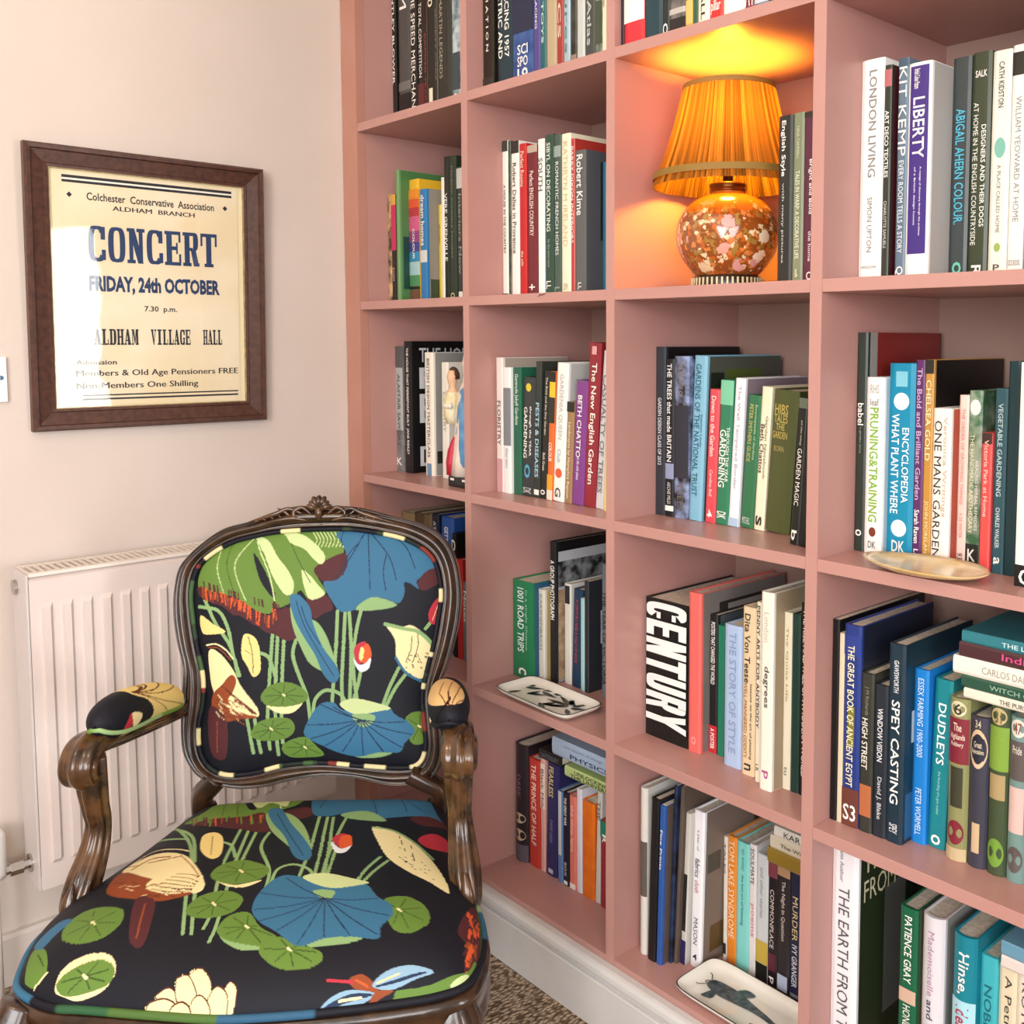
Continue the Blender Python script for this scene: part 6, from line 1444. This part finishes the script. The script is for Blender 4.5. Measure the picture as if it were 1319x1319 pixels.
Ru 1.6 -392 261 -370 255
Ru 1.6 -367 261 -345 256
Ru 1.6 -375 260 -353 255
Ru 1.6 -320 265 -299 263
Ru 1.6 -360 261 -338 257
Ru 1.6 -391 261 -368 255
Ru 1.6 -442 270 -416 257
Ru 1.6 -334 264 -313 260
Ru 1.6 -330 264 -309 262
Ru 1.6 -359 261 -338 257
Ru 1.6 -463 280 -434 260"""
def read_print(s):
    out = []
    for ln in s.strip().split('\n'):
        q = ln.split(); out.append((lin(PAL[q[0]]), float(q[1]), np.array([int(v) for v in q[2:]], float).reshape(-1, 2) / 2000.0))
    return out
def paint(x, y, shapes, ground):
    # colour of every cloth vertex from the printed motifs, given in the cloth's own coordinates
    n = len(x); col = np.tile(np.array(ground), (n, 1))
    for c, w, pts in shapes:
        if w == 0:
            P = np.array(catm([tuple(p) for p in pts], 6, True))
            lo = P.min(0); hi = P.max(0); idx = np.where((x >= lo[0]) & (x <= hi[0]) & (y >= lo[1]) & (y <= hi[1]))[0]
            if not len(idx): continue
            X, Y = x[idx], y[idx]; ins = np.zeros(len(idx), bool)
            for (x0, y0), (x1, y1) in zip(P, np.roll(P, -1, 0)):
                if y0 == y1: continue
                cr = ((y0 > Y) != (y1 > Y)) & (X < (x1 - x0) * (Y - y0) / (y1 - y0) + x0); ins ^= cr
            col[idx[ins]] = c
        else:
            P = np.array(catm([tuple(p) for p in pts], 6)); r = w / 2000.0
            lo = P.min(0) - r; hi = P.max(0) + r; idx = np.where((x >= lo[0]) & (x <= hi[0]) & (y >= lo[1]) & (y <= hi[1]))[0]
            if not len(idx): continue
            X, Y = x[idx], y[idx]; dd = np.full(len(idx), 9.0)
            for (x0, y0), (x1, y1) in zip(P[:-1], P[1:]):
                dx, dy = x1 - x0, y1 - y0; L2 = dx * dx + dy * dy + 1e-12; t = np.clip(((X - x0) * dx + (Y - y0) * dy) / L2, 0, 1)
                dd = np.minimum(dd, (X - x0 - t * dx) ** 2 + (Y - y0 - t * dy) ** 2)
            col[idx[dd < r * r]] = c
    return col
def radial(pts, c, m):
    L = np.array(catm(pts, 14, True)); a = np.arctan2(L[:, 1] - c[1], L[:, 0] - c[0]) % (2 * PI); r = np.hypot(L[:, 0] - c[0], L[:, 1] - c[1])
    o_ = np.argsort(a); a = a[o_]; r = r[o_]; return np.interp(np.arange(m) * 2 * PI / m, np.r_[a[-1] - 2 * PI, a, a[0] + 2 * PI], np.r_[r[-1], r, r[0]])
def polar_mesh(name, co, nr, nt_, col, m, parent):
    # co: (nr*nt_+1, 3), last vertex is the centre
    N = nr * nt_; k = np.arange(nt_); k2 = (k + 1) % nt_; fs = []
    q = np.concatenate([np.stack([r * nt_ + k, r * nt_ + k2, (r + 1) * nt_ + k2, (r + 1) * nt_ + k], 1) for r in range(nr - 1)])
    t = np.stack([np.full(nt_, N), k2, k], 1)
    me = bpy.data.meshes.new(name); me.vertices.add(N + 1); me.vertices.foreach_set('co', co.ravel())
    loops = np.concatenate([q.ravel(), t.ravel()]); me.loops.add(len(loops)); me.loops.foreach_set('vertex_index', loops)
    st = np.concatenate([np.arange(len(q)) * 4, len(q) * 4 + np.arange(len(t)) * 3]); me.polygons.add(len(st)); me.polygons.foreach_set('loop_start', st)
    me.update(calc_edges=True); me.validate()
    at_ = me.color_attributes.new('print', 'FLOAT_COLOR', 'POINT'); at_.data.foreach_set('color', np.concatenate([col, np.ones((len(col), 1))], 1).ravel())
    me.polygons.foreach_set('use_smooth', [True] * len(me.polygons))
    return link(name, me, m, parent)
CLOTH = attr_mat('lotus_cloth', .62, .25)
KG = lin('11131d')
WOOD = mat('26170d', .3, 0, '3f2817', 30.0, .2, 120.0, .35)
WOOD2 = mat('291a11', .27, 0, '5a3c22', 30.0, .2, 120.0, .35)
# ---- seat
SO = [(-0.247, -0.1), (-0.213, -0.115), (-0.177, -0.12), (-0.085, -0.136), (0, -0.148), (0.085, -0.146), (0.15, -0.14), (0.206, -0.132), (0.264, -0.12), (0.3, -0.099), (0.315, -0.055), (0.316, -0.002), (0.306, 0.056), (0.283, 0.13), (0.262, 0.2), (0.244, 0.28), (0.226, 0.36), (0.2, 0.395), (0.1, 0.402), (0, 0.405), (-0.1, 0.402), (-0.2, 0.395), (-0.226, 0.36), (-0.246, 0.28), (-0.266, 0.2), (-0.288, 0.13), (-0.306, 0.075), (-0.312, 0.03), (-0.303, -0.02), (-0.284, -0.07)]
SCN = (0.0, .12); nt_, nr = 1200, 230
RS = radial(SO, SCN, nt_); th = np.arange(nt_) * 2 * PI / nt_
rho = np.concatenate([np.linspace(.004, .9, 150), 1 - .1 * (np.linspace(1, 0, nr - 150 + 1)[1:]) ** 2])
def seat_z(q): return .372 + .046 * np.maximum(0, 1 - q ** 7) ** .6 + .032 * (1 - q * q)
xx = SCN[0] + rho[:, None] * RS * np.cos(th); yy = SCN[1] + rho[:, None] * RS * np.sin(th); zz = np.repeat(seat_z(rho)[:, None], nt_, 1)
co = np.concatenate([np.stack([xx, yy, zz], 2).reshape(-1, 3), [[SCN[0], SCN[1], seat_z(0.0)]]])
SP = read_print(SEAT_PRINT)
cs = polar_mesh('seat_cushion', co, nr, nt_, paint(co[:, 0], co[:, 1], SP, KG), CLOTH, ac)
def tint_strip(name, pts, rad, cols, seglen, parent, seed, up=(0, 0, 1)):
    # piping with cloth print wrapped round it
    bm = bmesh.new(); sweep(bm, pts, (rad, rad), up, 10, None, False, True)
    me = bpy.data.meshes.new(name); bm.to_mesh(me); bm.free(); nv = len(me.vertices); rr = random.Random(seed); out = []
    cur = None; left = 0
    for i in range(nv // 10):
        if left <= 0: cur = lin(rr.choice(cols)); left = rr.randint(*seglen)
        left -= 1
        for k in range(10): out += [*cur, 1.0]
    a = me.color_attributes.new('print', 'FLOAT_COLOR', 'POINT'); a.data.foreach_set('color', out)
    return link(name, me, CLOTH, parent, True)
ring = [(SCN[0] + RS[i] * 1.004 * math.cos(th[i]), SCN[1] + RS[i] * 1.004 * math.sin(th[i]), .372) for i in range(0, nt_, 3)]
tint_strip('piping', ring, .0055, ['4d6b34', '2f5a3a', '356a8a', '5f7f4c', '17301f', '93b37c', '11131d', '2f5a78'], (8, 30), cs, 3)
# ---- seat rail
rail = []
for s, z in [(.90, .366), (1.012, .366), (1.03, .360), (1.035, .352), (1.018, .345), (1.02, .322), (1.034, .314), (1.03, .304), (1.0, .300), (.90, .300)]:
    rail.append([(SCN[0] + RS[i] * s * math.cos(th[i]), SCN[1] + RS[i] * s * math.sin(th[i]), z - (.012 * max(0, math.cos(3 * (th[i] + PI / 2))) if z < .33 and math.sin(th[i]) < -.6 else 0)) for i in range(0, nt_, 6)])
bm = bmesh.new(); R_ = [[bm.verts.new(p) for p in r] for r in rail]; n = len(R_[0])
for a, b in zip(R_, R_[1:] + R_[:1]):
    for i in range(n): bm.faces.new((a[i], a[(i + 1) % n], b[(i + 1) % n], b[i]))
fin('seat_rail', bm, WOOD, ac, True)
# ---- legs
def leg(path, rad):
    bm = bmesh.new(); P = catm(path, 8); R2 = catm(rad, 8); sweep(bm, P, [tuple(r) for r in R2], (0, 1, 0), 20, lambda p: 1 + .06 * math.cos(6 * p)); return fin('leg', bm, WOOD, ac, True)
for s in (-1, 1):
    leg([(s * .272, -.082, .362), (s * .286, -.096, .31), (s * .288, -.100, .25), (s * .268, -.082, .15), (s * .262, -.080, .07), (s * .276, -.098, .02), (s * .282, -.104, .001)], [(.026, .026), (.036, .036), (.033, .033), (.021, .021), (.016, .016), (.02, .02), (.022, .022)])
    leg([(s * .205, .392, .40), (s * .208, .392, .30), (s * .212, .40, .20), (s * .222, .425, .09), (s * .232, .455, .001)], [(.02, .02), (.024, .024), (.021, .021), (.017, .017), (.018, .018)])
# ---- backrest frame in its own raked plane
Q = math.sqrt(1.04)
def bp_(x, s, nf): return (x, .385 + .2 * s / Q - nf / Q, .44 + s / Q + nf * .2 / Q)
OUT = [(-0.011, 0.4884), (-0.0599, 0.4878), (-0.1012, 0.475), (-0.1332, 0.4625), (-0.1834, 0.4489), (-0.2191, 0.4245), (-0.2456, 0.3993), (-0.2606, 0.3763), (-0.267, 0.3349), (-0.2657, 0.2937), (-0.2575, 0.248), (-0.2457, 0.2025), (-0.2454, 0.1529), (-0.2454, 0.1082), (-0.2408, 0.0636), (-0.2286, 0.0367), (-0.2053, 0.0119), (-0.1533, -0.0056), (-0.0996, -0.006), (-0.0639, 0.002), (-0.001, 0.0116), (0.0626, 0.0066), (0.1174, -0.0075), (0.163, -0.0068), (0.1971, 0.0049), (0.2119, 0.0315), (0.2133, 0.0674), (0.2072, 0.1128), (0.2043, 0.1583), (0.2178, 0.1947), (0.2313, 0.2405), (0.2401, 0.2867), (0.242, 0.3286), (0.2344, 0.3802), (0.2176, 0.418), (0.1937, 0.4419), (0.1558, 0.4587), (0.1086, 0.471), (0.0615, 0.4841), (0.0287, 0.4881)]
INN = [(-0.0123, 0.4493), (-0.0864, 0.4453), (-0.13, 0.4377), (-0.1688, 0.4273), (-0.2047, 0.4072), (-0.2311, 0.3806), (-0.2404, 0.3392), (-0.2358, 0.2932), (-0.2255, 0.2384), (-0.2136, 0.1884), (-0.2118, 0.1433), (-0.2177, 0.0987), (-0.2128, 0.0541), (-0.1938, 0.0262), (-0.163, 0.014), (-0.1182, 0.0165), (-0.0647, 0.0286), (-0.0015, 0.0317), (0.0713, 0.0247), (0.1443, 0.0195), (0.1753, 0.0278), (0.1858, 0.059), (0.182, 0.1042), (0.179, 0.1497), (0.1876, 0.1952), (0.1986, 0.241), (0.206, 0.2872), (0.2102, 0.329), (0.204, 0.3711), (0.1896, 0.3995), (0.1611, 0.4209), (0.1233, 0.4354), (0.0529, 0.4478)]
BC = (-.0125, .225); nb = 1000
RO = radial(OUT, BC, nb); RI = radial(INN, BC, nb); tb = np.arange(nb) * 2 * PI / nb
prof = [(0, -.022), (0, .004), (.05, .011), (.11, .011), (.17, .004), (.24, .007), (.42, .0165), (.6, .0165), (.76, .008), (.82, .004), (.88, .0085), (.95, .0075), (1.0, 0), (1.0, -.022)]
bm = bmesh.new(); R_ = []
for t, nf in prof:
    ra = RO * (1 - t) + RI * t
    R_.append([bm.verts.new(bp_(BC[0] + ra[i] * math.cos(tb[i]), BC[1] + ra[i] * math.sin(tb[i]), nf)) for i in range(0, nb, 5)])
n = len(R_[0])
for a, b in zip(R_, R_[1:] + R_[:1]):
    for i in range(n): bm.faces.new((a[i], a[(i + 1) % n], b[(i + 1) % n], b[i]))
bf = fin('backrest_frame', bm, WOOD, ac, True)
# ---- backrest cushion
nr2 = 200; rho2 = np.concatenate([np.linspace(.005, .9, 140), 1 - .1 * np.linspace(1, 0, 61)[1:] ** 2])
RI2 = RI * .995
bx_ = BC[0] + rho2[:, None] * RI2 * np.cos(tb); bs_ = BC[1] + rho2[:, None] * RI2 * np.sin(tb); bn = np.repeat((.022 * np.maximum(0, 1 - rho2 ** 5) ** .7 + .006 * (1 - rho2 ** 2) - .002)[:, None], nb, 1)
bx_ = np.r_[bx_.ravel(), BC[0]]; bs_ = np.r_[bs_.ravel(), BC[1]]; bn = np.r_[bn.ravel(), .026]
co = np.stack([bx_, .385 + .2 * bs_ / Q - bn / Q, .44 + bs_ / Q + bn * .2 / Q], 1)
cb_ = polar_mesh('backrest_cushion', co, nr2, nb, paint(bx_, bs_, read_print(BACK_PRINT), KG), CLOTH, ac)
ring = [bp_(BC[0] + RI[i] * .985 * math.cos(tb[i]), BC[1] + RI[i] * .985 * math.sin(tb[i]), .006) for i in range(0, nb, 2)]
tint_strip('piping', ring, .0042, ['e2d3a0', '11131d', '11131d', '1a2420', '11131d', 'd8cc9c', '3d5a36', '11131d', '11131d', '2a3a2a', '11131d', '7a3028'], (2, 12), cb_, 12, (0, -1, 0))
bm = bmesh.new(); vs = [bm.verts.new(bp_(BC[0] + RI[i] * 1.02 * math.cos(tb[i]), BC[1] + RI[i] * 1.02 * math.sin(tb[i]), -.018)) for i in range(0, nb, 8)]; bm.faces.new(vs); fin('backrest_rear_cloth', bm, mat('11131d', .8), ac)
# ---- crest carving: shell and leaf scrolls
bm = bmesh.new(); cx0, cs0 = -.0125, .482
for k in range(7):
    a = PI / 2 + (k - 3) * .42; L = .026 if k in (2, 3, 4) else .022
    sweep(bm, [bp_(cx0 + q * L * math.cos(a), cs0 + q * L * .92 * math.sin(a), .012 + .012 * math.sin(PI * q * .9)) for q in (0, .2, .4, .6, .8, .95, 1.0)], [(.0015, .002), (.003, .004), (.0045, .005), (.0056, .006), (.0055, .006), (.0035, .004), (.0008, .001)], (0, -1, .2), 10)
sweep(bm, [bp_(cx0, cs0 - .022, .014), bp_(cx0, cs0 - .012, .021), bp_(cx0, cs0 - .002, .022), bp_(cx0, cs0 + .006, .017)], [(.002, .002), (.006, .005), (.0075, .006), (.003, .003)], (0, -1, .2), 12)
for s in (-1, 1):
    for (pts, r0) in (([(.014, .472), (.03, .485), (.045, .478), (.043, .468), (.036, .470)], .0042), ([(.03, .474), (.055, .483), (.075, .475), (.09, .470), (.112, .463), (.135, .456)], .0045), ([(.05, .468), (.062, .478), (.075, .484)], .0032), ([(.022, .462), (.05, .466), (.085, .460), (.11, .454)], .003)):
        P = catm([bp_(cx0 + s * x, y, .0155) for x, y in pts], 6); N = len(P)
        sweep(bm, P, [(max(.0006, r0 * math.sin(PI * (.12 + .86 * i / (N - 1)))),) * 2 for i in range(N)], (0, -1, .2), 10)
    # small leaf veins on the shoulder of the rail
    for k in range(5):
        x = .052 + .014 * k; P = [bp_(cx0 + s * x, .469 - .002 * k, .0165), bp_(cx0 + s * (x + .008), .476 - .0035 * k, .0175)]; sweep(bm, P, [(.0022, .0022), (.0008, .0008)], (0, -1, .2), 8)
fin('crest_carving', bm, WOOD2, bf, True)
# ---- posts between backrest and seat
for s in (-1, 1):
    bm = bmesh.new(); x0 = s * .207
    P = catm([(s * .168 - .0125, .384, .452), (s * .188 - .006, .384, .437), (x0, .386, .42), (x0 + s * .002, .389, .385), (x0, .392, .35)], 6)
    sweep(bm, P, (.018, .021), (0, 1, 0), 18, lambda p: 1 + .08 * math.cos(6 * p)); fin('back_post', bm, WOOD, ac, True)
# ---- arms, supports, pads
flute = lambda p: 1 + .11 * math.cos(5 * p) if math.sin(p) > -.3 else 1.0
for s in (-1, 1):
    dx = -.0125
    bm = bmesh.new()
    P = catm([(s * .232 + dx * .9, .405, .572), (s * .240 + dx * .5, .34, .583), (s * .252, .26, .598), (s * .262, .19, .611), (s * .270, .138, .622), (s * .274, .106, .619), (s * .275, .089, .603), (s * .275, .091, .587), (s * .273, .105, .575), (s * .272, .118, .580)], 8)
    N = len(P); rr_ = catm([(.013, .014), (.013, .015), (.014, .017), (.016, .020), (.018, .024), (.018, .025), (.017, .025), (.015, .024), (.012, .022), (.008, .018)], 8)
    sweep(bm, P, [tuple(q) for q in rr_], (1, 0, 0), 42, lambda p: 1 + .13 * math.cos(7 * p)); arm = fin('arm', bm, WOOD2, ac, True)
    bm = bmesh.new()
    P = catm([(s * .272, .122, .602), (s * .270, .122, .562), (s * .270, .130, .522), (s * .270, .137, .492), (s * .274, .128, .455), (s * .280, .105, .418), (s * .285, .090, .390), (s * .287, .092, .368)], 8)
    rr_ = catm([(.021, .020), (.020, .020), (.0175, .0185), (.0165, .018), (.019, .021), (.022, .025), (.020, .022), (.015, .017)], 8)
    sweep(bm, P, [tuple(q) for q in rr_], (0, 1, 0), 42, lambda p: 1 + .14 * math.cos(7 * p)); fin('arm_support', bm, WOOD2, ac, True)
    bm = bmesh.new()   # small leaf at the foot of the support
    P = catm([(s * .288, .068, .380), (s * .287, .066, .402), (s * .283, .080, .430)], 6); sweep(bm, P, [(max(.001, .010 * math.sin(PI * (.1 + .88 * i / (len(P) - 1)))), .005) for i in range(len(P))], (0, 1, .3), 12)
    fin('carved_leaf', bm, WOOD2, ac, True)
    # padded armrest
    na, nl = 140, 150; A0, A1 = np.array([s * .259, .112, .652]), np.array([s * .233 + dx * .8, .385, .600])
    tl_ = (1 - np.cos(np.linspace(0, PI, nl))) / 2; phi = np.arange(na) * 2 * PI / na
    env = np.maximum(1e-3, 1 - np.abs(2 * tl_ - 1) ** 3.4) ** .5
    w_ = .0365 * env * (1 - .22 * tl_); hh = .0375 * env * (1 - .25 * tl_)
    cx = A0 + (A1 - A0) * tl_[:, None]; cx[:, 2] += .010 * np.sin(PI * tl_)
    X = cx[:, 0:1] + w_[:, None] * np.cos(phi); Y = np.repeat(cx[:, 1:2], na, 1); Zz = cx[:, 2:3] + hh[:, None] * np.where(np.sin(phi) > 0, np.sin(phi), 1.0 * np.sin(phi))
    V = np.stack([X, Y, Zz], 2).reshape(-1, 3); n1 = nl * na; k = np.arange(na); k2 = (k + 1) % na
    F = np.concatenate([np.stack([r * na + k, r * na + k2, (r + 1) * na + k2, (r + 1) * na + k], 1) for r in range(nl - 1)])
    if s < 0:
        sh = [(lin(PAL['Ye']), 0, np.array([(.19, .677), (.225, .70), (.31, .70), (.361, .66), (.39, .62), (.372, .59), (.33, .586), (.288, .594), (.255, .598), (.224, .604), (.217, .616), (.226, .632), (.213, .657)])), (lin('e2958c'), 12, np.array([(.372, .645), (.382, .625), (.375, .60)])), (lin(PAL['Re']), 0, np.array([(.146, .635), (.158, .655), (.168, .645), (.164, .632), (.182, .622), (.165, .616)])), (lin(PAL['Cr']), 0, np.array([(.162, .654), (.188, .643), (.178, .627), (.167, .632)])), (lin(PAL['Cr']), 0, np.array([(.156, .62), (.182, .62), (.168, .608)]))]
        for q in [(.24, .695), (.275, .69), (.315, .68), (.35, .655), (.375, .63), (.35, .60), (.30, .60)]: sh.append((lin(PAL['Br']), 1.3, np.array([(.195, .675), (.235 + .25 * (q[0] - .25), .66 + .35 * (q[1] - .66)), q])))
        c_ = paint(V[:, 1] + 0, V[:, 2], sh, KG)
    else:
        xr = V[:, 0]; zr_ = V[:, 2]; u = np.where(V[:, 1] > .2, 9.0, xr)
        top = zr_ > .671 - .012 * ((xr - A0[0]) / .035) ** 2
        c_ = np.tile(np.array(KG), (len(V), 1)); c_[top] = lin('d8b47c')
        sh = [(lin(PAL['LG']), 3.5, np.array([(.240, .632), (.240, .655), (.257, .676)])), (lin(PAL['Re']), 0, np.array([(.282, .640), (.285, .660), (.296, .655), (.296, .640), (.29, .632)])), (lin(PAL['Cr']), 3, np.array([(.289, .668), (.297, .652), (.294, .634)]))]
        fr_ = V[:, 1] < .17; c2 = paint(xr, zr_, sh, (-1, -1, -1)); ok = fr_ & (c2[:, 0] >= 0); c_[ok] = c2[ok]
        for q in (-.6, -.2, .2, .6):
            ln_ = top & (np.abs((xr - A0[0]) - q * .035 * np.clip((V[:, 1] - .11) / .05, 0, 1)) < .0008) & (V[:, 1] < .22); c_[ln_] = lin(PAL['Br'])
    me = bpy.data.meshes.new('arm_pad'); me.from_pydata(V.tolist(), [], F.tolist()); me.update()
    at_ = me.color_attributes.new('print', 'FLOAT_COLOR', 'POINT'); at_.data.foreach_set('color', np.concatenate([c_, np.ones((len(c_), 1))], 1).ravel())
    pad = link('arm_pad', me, CLOTH, ac, True)
    ring = [(float(cx[i, 0] + sg * w_[i] * .80), float(cx[i, 1]), float(cx[i, 2] - hh[i] * .62)) for sg, rng_ in ((1, range(8, nl - 8, 3)), (-1, range(nl - 9, 7, -3))) for i in rng_]
    tint_strip('piping', ring, .0038, ['cfd8c0', '93b37c', 'dfe3ea', '6b8c3c'] if s < 0 else ['eadba6', 'd8b47c', '11131d'], (5, 14), pad, 4 + s)
